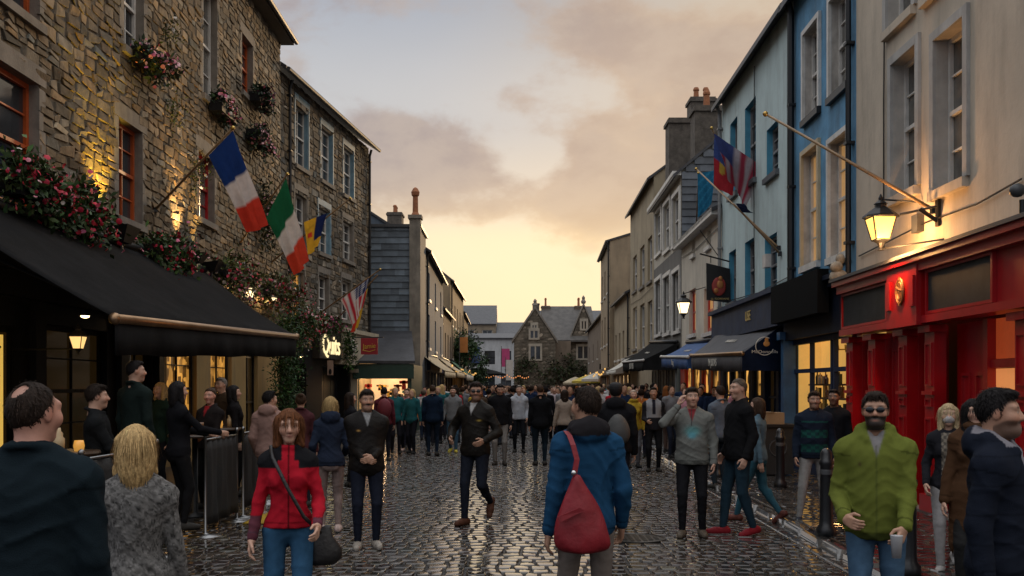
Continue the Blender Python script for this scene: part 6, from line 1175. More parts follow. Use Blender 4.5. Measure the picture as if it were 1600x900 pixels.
# ================================================================ terrace barriers, bollards, tables, street furniture
STEEL = M('dull_steel', (.22, .22, .22), rough=.3, metal=1., var=.1)
CLOTHB = M('barrier_canvas', (.016, .017, .018), rough=.75, var=.35, vs=3, bump=.25, bs=30)
def barrier(label, x0, y0, x1, y1, h=1.18):
    t = thing('windbreak', label, 'barrier', ((x0 + x1) / 2, (y0 + y1) / 2, 0)); a, b = Vector((x0, y0, 0)), Vector((x1, y1, 0)); u = (b - a).normalized(); nn = Vector((-u.y, u.x, 0)); L_ = (b - a).length
    for p in (a, b):
        m = MB(); m.lathe(p, [(.20, 0), (.20, .012), (.05, .03), (.018, .05), (.017, h), (.028, h + .01), (.026, h + .04), (.005, h + .055)], 14); m.build('post', STEEL, t, True)
    m = MB(); m.tube([a + Vector((0, 0, h - .04)), b + Vector((0, 0, h - .04))], .014, 8); m.build('rail', STEEL, t, True)
    vs = []; nx, nz = 22, 8
    for i in range(nx + 1):
        for j in range(nz + 1): u_ = i / nx; z = .12 + (h - .18) * j / nz; vs.append(tuple(a + u * (.04 + (L_ - .08) * u_) + nn * (.028 * math.sin(u_ * 17 + j * .4) * (1 - j / nz) + .012 * math.sin(u_ * 37)) + Vector((0, 0, z))))
    o = raw_obj('canvas', vs, [(i * (nz + 1) + j, (i + 1) * (nz + 1) + j, (i + 1) * (nz + 1) + j + 1, i * (nz + 1) + j + 1) for i in range(nx) for j in range(nz)], CLOTHB, t, True); sm = o.modifiers.new('thick', 'SOLIDIFY'); sm.thickness = .01
barrier('black canvas windbreak with chrome posts nearest the red jacketed woman', -3.62, 11.75, -3.62, 13.1); barrier('second black canvas windbreak farther along the terrace edge', -3.62, 13.4, -3.7, 15.0); barrier('third black canvas windbreak beside the pub door', -3.8, 15.3, -4.2, 17.6)
barrier('low black canvas windbreak behind the blonde woman', -3.75, 8.2, -4.9, 8.8); barrier('black canvas windbreak along the near terrace edge', -3.72, 8.6, -3.68, 10.3)
def bollard(label, px, py, h=1.02, r=.075, dup=None):
    d = 2768 / (py - HY); x = (px - CX) * d / F
    if dup is None:
        t = thing('bollard', label, 'bollard', (0, 0, 0), 'black bollards along the kerb'); m = MB(); m.lathe((0, 0, 0), [(r * 1.5, 0), (r * 1.5, .1), (r * 1.1, .14), (r, .2), (r * .92, h * .8), (r * 1.08, h * .82), (r * 1.08, h * .86), (r * .9, h * .87), (r * .88, h * .94), (r * .55, h * .985), (.01, h)], 18); m.build('post', M('bollard_paint', (.014, .015, .017), rough=.35, var=.3, vs=8), t, True)
        m = MB(); m.lathe((0, 0, 0), [(r * .975, h * .70), (r * .985, h * .71), (r * .97, h * .755), (r * .96, h * .76)], 18); m.build('band', LEAD, t, True)
    else: t = copy_tree(dup); t['label'] = label
    t.location = (x, d, .05); return t
b0 = bollard('black bollard on the kerb between the green hoodie and the plaid jacket', 1291, 846); bollard('small far bollard on the pavement beside the man in red shoes', 1219, 768, dup=b0); bollard('black bollard right behind the man in the green hoodie', 1419, 900 + 10, dup=b0); bollard('far black bollard beside the man in the grey sweater', 1122, 752, dup=b0)
def high_table(label, x, y, z0=.16, r=.32, h=1.02):
    t = thing('bar_table', label, 'table', (x, y, z0)); m = MB(); m.lathe((x, y, z0 + h - .04), [(r, 0), (r + .01, .02), (r, .04)], 24); m.build('tabletop', M('table_wood', (.06, .035, .02), rough=.35, var=.3, vs=8), t); m = MB(); m.lathe((x, y, z0), [(.22, 0), (.22, .02), (.04, .05), (.035, h - .04)], 16); m.build('pedestal', IRON, t, True)
high_table('dark high bar table behind the blonde woman', -4.15, 9.2); high_table('dark high bar table between the talking women', -3.95, 12.4); high_table('dark high bar table farther along the terrace', -4.2, 14.4)
def glass_of(label, x, y, z, kind, grp=None):
    q = MB()
    if kind == 'pint': q.lathe((x, y, z), [(.03, 0), (.033, .06), (.042, .15)], 12); nm, mt = 'pint_glass', M('beer', (.16, .06, .012), rough=.08, var=.1)
    elif kind == 'jar': q.lathe((x, y, z), [(.05, 0), (.052, .12), (.035, .14), (.036, .17), (.02, .19), (.016, .22)], 12); nm, mt = 'sauce_bottle', M('sauce_pale', (.5, .36, .2), rough=.4)
    elif kind == 'ketchup': q.lathe((x, y, z), [(.035, 0), (.036, .12), (.014, .17), (.010, .22)], 12); nm, mt = 'sauce_bottle', M('sauce_red', (.35, .02, .01), rough=.3)
    else: q.lathe((x, y, z), [(.04, 0), (.05, .05), (.04, .1)], 12); nm, mt = 'candle_cup', M('amber_cup', (.5, .2, .03), rough=.2, emit=(1, .5, .1), est=.4)
    tag(q.build(nm, mt, origin=(x, y, z), smooth=True), label, nm.replace('_', ' '), grp)
glass_of('cream sauce bottle on the nearest bar table', -4.12, 9.05, 1.18, 'jar'); glass_of('amber candle cup on the nearest bar table', -3.98, 9.15, 1.18, 'cup'); glass_of('pint glass on the table between the talking women', -3.85, 12.3, 1.18, 'pint'); glass_of('red sauce bottle between the talking women', -3.98, 12.25, 1.18, 'ketchup'); glass_of('second pint glass farther back on that table', -4.02, 12.55, 1.18, 'pint'); glass_of('amber candle cup on the farther bar table', -4.2, 14.3, 1.18, 'cup'); glass_of('cream sauce bottle on the farther bar table', -4.1, 14.5, 1.18, 'jar')
# yellow lit poster inside the nearest pub window
m = MB(); m.wbox(LW, 5.0, 5.55, .21, .23, .9, 2.45); tag(m.build('poster', glow('poster_glow', (1, .62, .12), .55), origin=LW.at(5.3, .2, 1.6)), 'tall backlit yellow poster on the black pub front', 'poster'); po_ = bpy.data.objects['poster']; ORG['poster'] = LW.at(5.3, .2, 1.6)
m = MB(); g_ = np.random.default_rng(77)
for k in range(7):
    z = 2.3 - k * .2; s = 5.1 + g_.uniform(0, .15); w = g_.uniform(.15, .3); m.tube([LW.at(s, .24, z), LW.at(s + w * .5, .24, z + g_.uniform(-.05, .06)), LW.at(s + w, .24, z + g_.uniform(-.04, .04))], .018, 5)
m.build('dark_scrawl', BLACKP, po_)
# yellow wet floor board / bright cloth by the barrier foot
m = MB(); nxy = 12; g_ = np.random.default_rng(3); vs = [(-3.45 + .62 * i / nxy, 12.75 + .75 * j / nxy, .02 + .11 * abs(math.sin(i * 1.3 + j * .7)) * math.sin(math.pi * i / nxy) * math.sin(math.pi * j / nxy) + .01 * g_.random()) for i in range(nxy + 1) for j in range(nxy + 1)]
o = raw_obj('tarpaulin', vs, [(i * 13 + j, (i + 1) * 13 + j, (i + 1) * 13 + j + 1, i * 13 + j + 1) for i in range(12) for j in range(12)], M('yellow_cloth', (.42, .26, .015), rough=.6, var=.2), None, True, origin=(-3.1, 13.1, 0)); sm = o.modifiers.new('thick', 'SOLIDIFY'); sm.thickness = .015; tag(o, 'crumpled yellow cloth lying at the foot of the barrier', 'cloth')
# dark planter counter with a cardboard box on the right pavement
t = thing('serving_cart', 'dark serving cabinet standing on the pavement before the pub', 'cabinet', (5.0, 19.2, .06)); m = MB(); m.box(4.75, 5.35, 18.9, 19.6, .1, 1.0); m.build('body', M('cart_black', (.018, .02, .021), rough=.5, var=.3), t); m = MB(); m.box(4.68, 5.42, 18.83, 19.67, 1.0, 1.05); m.build('counter_top', IRON, t); m = MB()
for k in range(16): w = 2 * math.pi * k / 16; m.tube([(5.05 + .16 * math.cos(w), 18.89, .6 + .16 * math.sin(w)), (5.05 + .16 * math.cos(w + .4), 18.89, .6 + .16 * math.sin(w + .4))], .015, 5)
m.build('ring_ornament', LEAD, t)
m = MB(); m.box(4.85, 5.2, 19.0, 19.35, 1.051, 1.27); m.box(4.84, 5.0, 18.98, 19.37, 1.27, 1.28); tag(m.build('cardboard_box', M('cardboard', (.30, .20, .11), rough=.85, var=.2), origin=(5.0, 19.2, 1.05)), 'small open cardboard box on the dark serving cabinet', 'box')
# hanging pub signs
t = thing('hanging_sign', 'black hanging pub sign with a painted red and gold crest', 'sign', (5.4, 27.3, 5)); c = P(1122, 442, 27.4); w, h = .36, .55; m = MB(); ln = [c + Vector((-w * .9, .0, h)), c + Vector((w * .95, .06, h * .72)), c + Vector((w, .06, -h)), c + Vector((-w * .86, 0, -h * .85))]; m.prism(ln, (0, .05, 0)); b = m.build('board', M('sign_black', (.012, .012, .013), rough=.5), t)
m = MB(); m.ell(c + Vector((.02, -.015, -.1)), (.2, .02, .26), 12); m.build('crest', M('crest_red', (.32, .04, .03), rough=.6), b, True); m = MB(); m.ell(c + Vector((.05, -.03, -.05)), (.1, .02, .12), 10); m.ell(c + Vector((-.06, -.03, -.22)), (.07, .02, .08), 10); m.ell(c + Vector((.06, -.03, .12)), (.06, .02, .07), 10); m.build('crest_gold', M('gilt_emblem'), b, True); text_obj('SINCE 1894' if False else 'O. RIORDANS', .07, M('gilt_letters'), b, c + Vector((.05, -.01, -h * .8)), (1, 0, 0), (0, 0, 1), .004, fit=.5)
m = MB(); m.tube([c + Vector((-.5, 0, h + .25)), Vector((RX(27.4), 27.5, c.z + h + .05))], .022, 6); m.tube([c + Vector((-.2, 0, h)), c + Vector((-.2, 0, h + .2))], .012, 6); m.tube([c + Vector((-.5, 0, h + .9)), c + Vector((0, 0, h + .2))], .012, 6); m.build('bracket', IRON, t)
t = thing('hanging_sign', 'red hanging banner sign with yellow script by the kiosk', 'sign', (-5.2, 36.6, 3.5)); c = P(577, 541, 36.4); m = MB(); m.box(c.x - .31, c.x + .31, c.y, c.y + .04, c.z - .30, c.z + .30); b = m.build('board', M('banner_red', (.30, .012, .02), rough=.6), t); text_obj('Jamie', .26, M('banner_yellow', (.6, .38, .04), rough=.5), b, c + Vector((0, -.005, 0)), (1, 0, .08), (0, 0, 1), .006, fit=.48); m = MB(); m.tube([c + Vector((-.7, .02, .32)), c + Vector((.5, .02, .33))], .02, 6); m.build('bracket', IRON, t); m = MB(); m.tube([c + Vector((-.22, -.006, -.15)), c + Vector((.0, -.006, -.2)), c + Vector((.22, -.006, -.13))], .012, 5); m.build('flourish', M('banner_yellow'), b)
t = thing('hanging_sign', 'small tan poster sign hanging in the dark doorway', 'sign', (-5.6, 33.6, 2.4)); c = P(516, 577, 33.6); m = MB(); m.box(c.x - .1, c.x + .1, c.y, c.y + .03, c.z - .2, c.z + .3); m.build('board', M('tan_poster', (.3, .2, .15), rough=.7), t); m = MB(); m.ell(c + Vector((0, -.01, -.08)), (.05, .015, .1), 8); m.build('figure_mark', BLACKP, t); m = MB(); m.tube([c + Vector((0, .02, .3)), c + Vector((0, .02, .7))], .012, 6); m.build('hanger', IRON, t)
# small security camera and pigeons of plaster scroll on the red cornice: two wall lamps at the right edge
t = thing('wall_camera', 'grey swivel floodlight on the cornice at the right edge', 'lamp', BW.at(BW.S(1588), .25, 3.6)); m = MB(); c = BW.at(Wall((BW.p + BW.n * .3)[:2], (BW.p + BW.n * .3 + BW.u * BW.len)[:2]).S(1597), .3, 3.66); m.tube([c - Vector((0, 0, .15)), c + Vector((0, 0, .1))], .03, 8); m.build('stand', IRON, t); m = MB(); m.ell(c + Vector((-.05, 0, .2)), (.085, .085, .075), 10); m.build('head', LEAD, t, True)
t = thing('scroll_ornament', 'pale carved scroll at the far end of the red cornice', 'ornament', BW.at(BW.len - .1, .3, 3.5)); m = MB(); c = BW.at(BW.len - .06, .32, 3.62)
m.ell(c, (.16, .16, .13), 10); m.ell(c + Vector((-.05, -.05, .16)), (.11, .11, .1), 10); m.ell(c + Vector((.03, 0, .3)), (.08, .08, .1), 10); m.build('scroll', M('pale_scroll', (.3, .26, .2), rough=.8, var=.4, vs=10), t, True)
# far street: parasols, banners and strings of lights
def parasol(label, x, y, r, z, mat, grp=None):
    t = thing('parasol', label, 'parasol', (x, y, 0), grp); m = MB(); m.tube([(x, y, 0), (x, y, z + .5)], .03, 6); m.build('pole', LEAD, t); m = MB(); m.lathe((x, y, z), [(r, -.18), (r, 0), (r * .5, .32), (.03, .55)], 8); m.build('canopy', mat, t)
parasol('yellow market parasol before the stone hall', 6.6, 85, 1.5, 2.2, YEC); parasol('white market parasol beside the yellow one', 6.5, 76, 1.2, 2.3, WHC); parasol('cream market parasol under the hall ivy', 6.0, 94, 1.2, 2.1, CREAMC); parasol('dark parasol at the end of the left row', -2.8, 100, 2.2, 3.0, CANV)
def banner(label, x, y, z, w, h, mat): t = thing('banner', label, 'banner', (x, y, z)); m = MB(); m.box(x - w / 2, x + w / 2, y, y + .05, z, z + h); m.build('cloth', mat, t); m = MB(); m.tube([(x - w / 2, y, 0), (x - w / 2, y, z + h + .3)], .04, 6); m.build('pole', LEAD, t)
FL = [M('banner_%s' % n, c, rough=.7) for n, c in (('pink', (.42, .05, .16)), ('orange', (.5, .18, .04)), ('blue', (.06, .10, .25)), ('white', (.5, .48, .45)), ('crimson', (.35, .03, .04)))]
banner('tall pink banner before the white building', hx(790) , 110, 3.9, .9, 2.0, FL[0]); banner('white banner below the pink one', hx(796), 108, 2.4, .8, 2.2, FL[3]); banner('orange banner on the left row', -3.5, 72, 4.2, .6, 1.1, FL[1]); banner('crimson banner far along the left row', -3.3, 84, 4.0, .7, 1.4, FL[4]); banner('blue and white banner by the street tree', -2.9, 79, 3.6, .7, 1.3, FL[2]); banner('crimson banner at the right end of the hall', 8.2, 88, 4.5, .8, 2.2, FL[4])
g_ = np.random.default_rng(9)
for k, (xa, ya, xb, yb, z) in enumerate(((-3.6, 60, -3.2, 100, 3.1), (-3.0, 98, 2.0, 108, 3.0), (5.6, 60, 7.0, 100, 2.9))):
    t = thing('string_lights', ['string of warm bulbs along the left row', 'string of warm bulbs crossing before the hall', 'string of warm bulbs along the right row'][k], 'string lights', (xa, ya, z)); m = MB(); w = MB(); n = 22; pts = []
    for i in range(n + 1):
        u = i / n; p = Vector((xa + (xb - xa) * u, ya + (yb - ya) * u, z - .3 * abs(math.sin(u * math.pi * 4)))); pts.append(p)
        if i < n: m.ell(p - Vector((0, 0, .1)), (.05, .05, .07), 6)
    w.tube(pts, .012, 4); w.build('cable', IRON, t); o = m.build('bulbs', glow('string_bulb_%d' % (k % 2), ((1, .55, .15), (1, .35, .10))[k % 2], .9), t, True); o['kind'] = 'stuff'
tl = thing('traffic_light', 'small pedestrian signal post at the end of the right row', 'signal', (7.6, 82, 0)); m = MB(); m.tube([(7.4, 82, 0), (7.4, 82, 4.6)], .07, 8); m.build('post', IRON, tl); m = MB(); m.box(7.2, 7.6, 81.8, 82.1, 2.6, 3.6); m.build('head', BLACKP, tl); m = MB(); m.ell((7.4, 81.78, 2.85), (.11, .05, .11), 8); m.build('green_lens', glow('green_lens', (.05, .9, .5), 1.5), tl)
# ================================================================ people named one by one
def dft(py): return 2768 / (py - HY)
def strap(root, pts, r, mat, name='strap', flat=.4):
    m = MB(); m.tube(pts, r, 6, cap=True); return m.build(name, mat, root, True)
def zipline(col, w=.006, lo=.85, hi=1.5): return lambda p, c: blend(c, ((np.abs(p[:, 0]) < w) & (p[:, 1] > 0) & (p[:, 2] > lo) & (p[:, 2] < hi)).astype(float), col)
DARKB = M('bag_black', (.012, .011, .011), rough=.5, var=.3, vs=9, bump=.3, bs=30); REDBAG = M('bag_red', (.21, .007, .014), rough=.6, var=.25, vs=7, bump=.4, bs=14); GREYBAG = M('bag_grey', (.075, .075, .072), rough=.7, var=.25, vs=8)
# balding man at the left edge, seen from behind
def shcol(p, c): return c
person('balding man in a dark teal coat seen from behind at the left edge', 52, 3.75, 1.785, 4, 'stand', bulk=1.12, hair='dark', style='balding', top=(.010, .017, .022), legs=(.02, .02, .025), hem=.70, head=(-24, 0), collar='collar', thick=.026, skin='ruddy', wr=1.5)
# blonde woman in the flecked grey coat
def fleck(p, c):
    g = np.random.default_rng(4); n = np.sin(p[:, 0] * 310 + 3 * np.sin(p[:, 2] * 190)) * np.sin(p[:, 2] * 270 + 2 * np.sin(p[:, 0] * 210)); return np.clip(c * (1 + .55 * n[:, None] + .25 * g.normal(size=(len(p), 1))), .01, 1)
person('blonde woman from behind in a flecked grey woollen coat', 212, 4.7, 1.585, 16, 'stand', fem=True, bulk=1.0, hair='blonde', style='bob', top=(.13, .126, .122), hem=.55, paint=fleck, collar='none', thick=.014, legs=(.02, .02, .02), head=(6, 0), wr=1.3)
# woman in the red and black jacket
def redj(p, c):
    blk = (p[:, 2] > 1.345) & (np.abs(p[:, 0]) > .07) | ((p[:, 2] > 1.40) & (np.abs(p[:, 0]) > .045)) | ((np.abs(p[:, 0]) > .215) & (p[:, 1] < .0) & (p[:, 2] > 1.0)); c = blend(c, blk.astype(float), (.012, .012, .014)); low = (np.abs(p[:, 0]) > .17) & (p[:, 2] < 1.02); c = blend(c, low * .8, (.05, .045, .06)); return blend(c, ((np.abs(p[:, 0]) < .005) & (p[:, 1] > 0)).astype(float), (.08, .006, .008))
def redbag(root, J):
    s = J['sc']; z = lambda q: q * s
    strap(root, [(z(.12), z(.0), z(1.49)), (z(.10), z(.12), z(1.42)), (z(.0), z(.185), z(1.22)), (z(-.11), z(.185), z(1.02)), (z(-.22), z(.12), z(.9))], z(.014), DARKB)
    m = MB(); m.lathe((0, 0, 0), [(.02, -.14), (.085, -.135), (.115, -.09), (.108, -.02), (.08, .06), (.04, .12), (.012, .14)], 14, 0, 1, .42); m.v = [(z(x - .245 + .02 * math.sin(zz * 30)), z(y + .03), z(zz + .80)) for x, y, zz in m.v]; m.build('handbag', DARKB, root, True)
person('woman striding towards us in a red and black jacket and blue jeans', 451, 6.45, 1.62, 190, dict(POSES['amble'], hands=[(-.20, .24, .97), (.245, .06, .85)], palm=[(1, -.2, 0), (-1, 0, 0)]), fem=True, bulk=.96, hair=(.12, .045, .018), style='bob', top=(.40, .012, .025), legs=(.030, .085, .16), skin='fair', head=(6, -6), hem=.93, paint=redj, collar='collar', extra=redbag, thick=.012, wr=1.4)
# man with the moustache, leather jacket, holding a phone and his own hands
def phone(root, J):
    a = J['WR'][1]; m = MB(); m.box(-.035, .035, -.005, .005, -.06, .07); m.v = [(x + a[0] - .07, y + a[1] + .11, z + a[2] + .06) for x, y, z in m.v]; m.build('phone', M('phone', (.05, .08, .12), rough=.1, emit=(.2, .35, .6), est=.15), root)
person('moustached man in a dark leather jacket clasping his hands', 573, 10.95, 1.73, 192, dict(STAND, feet=[(-.10, .02, 0, 0), (.10, .05, 0, 0)], hands=[(-.055, .245, 1.02), (.055, .235, 1.01)], hdir=[(.75, .45, -.3), (-.75, .45, -.3)], palm=[(.3, -1, 0), (-.3, -1, 0)]), bulk=1.12, hair='dark', style='short', stache=1, beard=.25, top=(.012, .010, .009), top_mat=LEATHER, legs=(.014, .017, .028), shoes=(.32, .29, .25), skin='tan', head=(6, -4), hem=.80, shirt=(.25, .25, .25), paint=lambda p, c: blend(c, gs(p, (.10, .13, 1.30), (.018, .05, .009)) * 1.2, (.4, .22, .06)), thick=.02)
person('blonde woman from behind in a navy jacket with pale pink trousers', 516, 12.1, 1.64, 14, dict(POSES['stand'], hands=[(-.24, .10, .92), (.20, .22, 1.0)]), fem=True, hair=(.34, .23, .10), style='bob', top=(.022, .030, .052), legs=(.27, .20, .18), shoes=(.52, .40, .36), head=(-30, 0), hem=.86, collar='hood', thick=.022, wr=1.3)
person('person from behind in a dusty pink hooded top and pale trousers', 421, 13.4, 1.70, -8, 'pockets', hair='black', style='short', top=(.30, .185, .155), legs=(.30, .25, .23), shoes=(.4, .36, .33), collar='hood', hem=.84, thick=.024, head=(-35, 0), bulk=1.05)
person('brown haired woman from behind in a dark maroon top near the climber', 470, 14.6, 1.66, 10, 'stand', fem=True, hair='brown', style='bun', top=(.07, .025, .03), legs=(.02, .02, .03), near=False)
def camb(root, J): s = J['sc']; m = MB(); m.box(-.05, .05, .14, .22, 1.02 * s, 1.22 * s); m.build('camera_bag', DARKB, root); strap(root, [(-.10, .02, 1.49 * s), (-.05, .14, 1.35 * s), (.0, .17, 1.2 * s)], .012, DARKB)
person('woman in a pink jacket and black leggings with a black bag on her chest', 635, dft(705), 1.69, 186, 'stand', fem=True, hair='brown', style='bun', top=(.42, .20, .22), legs=(.012, .012, .016), shoes=(.5, .35, .3), near=False, extra=camb)
person('broad man from behind in a dark navy jacket near the kiosk', 676, dft(712), 1.79, 4, 'stand', bulk=1.15, hair='brown', style='short', top=(.010, .020, .040), legs=(.012, .02, .035), near=False, hem=.82)
person('man in a grey hooded top and ripped jeans with yellow shoes', 708, dft(707), 1.74, 176, 'amble', hair='dark', style='short', beard=.5, top=(.17, .175, .18), legs=(.05, .10, .15), shoes=(.45, .36, .05), collar='hood', near=False, hem=.82, thick=.022)
# walking man in sunglasses
person('man in sunglasses and a dark jacket walking across the cobbles with one heel raised', 743, dft(819), 1.82, 158, dict(feet=[(-.085, -.26, .17, -58), (.085, .13, 0, 0)], hands=[(-.20, .20, 1.04), (.26, .16, 1.06)], palm=[(1, 0, 0), (-1, 0, 0)], epole=[(-.7, -1, -.1), (.7, -1, -.1)]), bulk=1.06, hair='dark', style='short', beard=.55, shades=True, top=(.014, .012, .010), top_mat=LEATHER, legs=(.014, .017, .026), shoes=(.085, .035, .02), skin='tan', head=(24, -3), hem=.84, shirt=(.35, .34, .33), thick=.02, paint=lambda p, c: blend(c, gs(p, (-.10, .13, 1.28), (.025, .05, .010)) * 1.2, (.4, .28, .06)), wr=1.2)
person('man in a black sweater and grey trousers with his head lowered', 781, dft(727), 1.83, 178, 'stand', bulk=1.1, hair='black', style='short', top=(.012, .012, .014), legs=(.20, .19, .18), shoes=(.03, .025, .02), near=False, head=(10, -22), hem=.86)
person('grey haired man in a pale grey hooded top and black trousers', 811, dft(707), 1.78, 180, 'pockets', hair='grey', style='short', top=(.40, .42, .46), legs=(.012, .013, .016), collar='hood', near=False, thick=.02)
person('man from behind in a black jacket and slim dark jeans mid street', 844, dft(727), 1.79, 2, 'stand', bulk=1.1, hair='brown', style='short', top=(.010, .011, .013), legs=(.012, .022, .032), near=False, hem=.80)
person('long haired woman from behind in a beige quilted jacket', 882, 24, 1.68, 4, 'amble', fem=True, bulk=1.1, hair='dark', style='long', top=(.33, .27, .22), legs=(.012, .014, .018), near=False, hem=.86, thick=.024)
person('man in a pale pink T shirt walking towards us behind the beige jacket', 866, 31, 1.77, 180, 'walk', hair='ash', style='buzz', top=(.46, .38, .40), legs=(.02, .02, .03), near=False)
# man from behind in the blue jacket, and the red bag that hangs from his shoulder
def hoodp(p, c): k = ((p[:, 2] > 1.455) & (np.abs(p[:, 0]) < .14)).astype(float); return blend(c, k, (.022, .020, .022))
bp = person('man from behind in a blue jacket with dark hood carrying a red bag', 917, 6.3, 1.76, 10, dict(STAND, feet=[(-.10, .05, 0, 0), (.10, -.05, 0, 0)], hands=[(-.245, .00, .84), (.24, .05, .88)]), bulk=.98, hair='dark', style='short', top=(.014, .058, .125), legs=(.185, .155, .135), skin='tan', head=(22, 0), hem=.83, collar='hood', paint=hoodp, thick=.019, wr=1.5)
bc = bp.location; rt = lambda x, y, z: Vector((bc.x + x * math.cos(R(10)) - y * math.sin(R(10)), bc.y + x * math.sin(R(10)) + y * math.cos(R(10)), z))
t = thing('shoulder_bag', 'slouchy red leather bag hanging on the back of the blue jacketed man', 'bag', rt(-.1, -.2, .8))
bx, bz = -.095, .975
prof = [(-.215, .05), (-.21, .135), (-.17, .180), (-.10, .178), (-.02, .158), (.07, .122), (.15, .080), (.22, .040), (.27, .02)]; m = MB(); n = 20
for zz, w in prof:
    for k in range(n): a = 2 * math.pi * k / n; sg_ = 1 + .06 * math.sin(k * 2.3 + zz * 21); m.v.append(tuple(rt(bx - .16 * (zz - 0) * .55 + math.cos(a) * w * sg_, -.215 + math.sin(a) * (.018 + w * .40) * sg_ + .012 * math.sin(zz * 43 + a * 3), bz + zz)))
for i in range(len(prof) - 1):
    for k in range(n): m.f.append((i * n + k, i * n + (k + 1) % n, (i + 1) * n + (k + 1) % n, (i + 1) * n + k)); m.m.append(0)
m.f += [tuple(range(n))[::-1], tuple((len(prof) - 1) * n + k for k in range(n))]; m.m += [0, 0]; o = m.build('bag_body', REDBAG, t, True); sb = o.modifiers.new('smooth', 'SUBSURF'); sb.levels = sb.render_levels = 1
m = MB(); m.prism([rt(bx - .165, -.295, bz + .02), rt(bx - .03, -.305, bz + .075), rt(bx + .0, -.305, bz + .055), rt(bx - .15, -.30, bz - .01)], rt(0, -.01, 0) - rt(0, 0, 0)); m.build('pocket_flap', REDBAG, t)
m = MB(); top_ = rt(bx - .04, -.215, bz + .26)
def ribbon(mb, pts, w, th):
    for a, b in zip(pts, pts[1:]):
        a, b = Vector(a), Vector(b); s = Vector((math.cos(R(10)), math.sin(R(10)), 0)) * w; e = Vector((0, 0, 1)).cross(s).normalized() * th; mb.hexa([a - s - e, a + s - e, a + s + e, a - s + e, b - s - e, b + s - e, b + s + e, b - s + e])
ribbon(m, [top_, rt(-.115, -.205, 1.33), rt(-.135, -.185, 1.42), rt(-.145, -.13, 1.475), rt(-.148, -.04, 1.50), rt(-.14, .06, 1.46), rt(-.12, .13, 1.36)], .016, .005); m.build('strap', REDBAG, t)
m = MB(); m.ell(rt(bx - .045, -.225, bz + .275), (.018, .012, .018), 8); m.build('buckle', CHROME, t, True)
# behind him
def greyb(root, J): s = J['sc']; m = MB(); m.ell((0, 0, 0), (.16, .11, .21), 14); m.v = [(x * (1 - 1.2 * z) + .02, y - .20, z + 1.16 * s) for x, y, z in m.v]; m.build('backpack', GREYBAG, root, True)
person('man from behind in a black padded jacket with a grey rucksack', 962, 13.2, 1.81, -4, 'stand', bulk=1.12, hair='black', style='cap', top=(.013, .013, .015), legs=(.02, .022, .03), near=False, extra=greyb, collar='hood', thick=.03)
person('woman in a yellow raincoat with a pale headscarf', 990, dft(731), 1.68, 184, 'stand', fem=True, hair=(.45, .36, .28), style='scarf', top=(.42, .27, .03), legs=(.12, .12, .13), shoes=(.02, .02, .02), collar='scarf', near=False, hem=.82)
def vest(p, c): k = (np.abs(p[:, 0]) < .15) & (p[:, 2] > 1.12) & (p[:, 1] > -.02); c = blend(c, k.astype(float), (.26, .27, .29)); return blend(c, ((np.abs(p[:, 0]) < .03) & (p[:, 2] > 1.2) & (p[:, 1] > 0)).astype(float), (.02, .02, .03))
person('young man in a grey bodywarmer and black trousers among the crowd', 1021, dft(737), 1.74, 178, dict(STAND, hands=[(-.14, .24, 1.05), (.14, .24, 1.05)]), hair='dark', style='short', top=(.022, .022, .026), legs=(.010, .011, .013), skin='tan', near=False, paint=vest)
# man in the grey sweater, one hand raised to his ear
def swt(p, c): c = blend(c, .75 * np.clip(gs(p, (-.01, .16, 1.245), (.085, .06, .05)) * 1.6, 0, 1), (.10, .30, .30)); c = blend(c, np.clip(1.5 * gs(p, (0, .16, 1.195), (.04, .05, .03)), 0, .8), (.12, .35, .42)); c = blend(c, ((np.abs(p[:, 0]) < .006) & (p[:, 1] > 0) & (p[:, 2] > 1.3)).astype(float), (.05, .05, .05)); return blend(c, (((p[:, 2] < .90) & (np.abs(p[:, 0]) < .2))).astype(float) * .35, (.05, .055, .05))
person('stout man in a grey zip sweater with a raised hand beside his face', 1081, dft(838), 1.75, 170, dict(feet=[(-.12, .0, 0, 0), (.11, .07, 0, 0)], hands=[(-.25, .05, .87), (.155, .20, 1.535)], epole=[(-.7, -1, -.2), (1, .35, -1.1)], hdir=[None, (-.30, .10, 1)], palm=[(1, 0, 0), (-1, -.3, 0)]), bulk=1.14, hair='dark', style='short', top=(.165, .17, .155), legs=(.012, .012, .014), shoes=(.10, .08, .06), skin='fair', head=(10, 2), hem=.85, shirt=(.22, .03, .035), paint=swt, thick=.020, wr=1.5)
# shaven headed man in black, walking left, and the one close behind him
person('shaven headed man in a black fleece and jeans with red shoes in profile', 1154, dft(836), 1.86, 104, dict(feet=[(-.08, -.14, .01, -10), (.08, .15, 0, 0)], hands=[(-.25, .04, .88), (.25, .06, .90)]), bulk=1.08, hair='ash', style='buzz', top=(.011, .011, .012), legs=(.018, .038, .055), shoes=(.20, .012, .018), skin='fair', head=(8, -3), hem=.84, thick=.022)
person('woman in a denim jacket half hidden behind the shaven headed man', 1183, 12.9, 1.62, 60, 'walk', fem=True, hair='brown', style='bob', top=(.10, .16, .20), legs=(.035, .11, .15), shoes=(.12, .04, .03), near=False)
person('man from behind in a blue grey shirt before the navy awning shop', 1125, 17.2, 1.77, 20, 'stand', hair='dark', style='short', top=(.10, .13, .17), legs=(.02, .03, .04), near=False)
def plaid(p, c): k = (np.abs(p[:, 0]) < .17) & (p[:, 2] < 1.36) & (p[:, 2] > .95) & (p[:, 1] > -.05); pt = .5 + .5 * np.sin(p[:, 2] * 70) * np.sign(np.sin(p[:, 0] * 60)); return blend(c, k * (.25 + .6 * pt) * (np.sin(p[:, 2] * 33) > -.1), (.016, .10, .075))
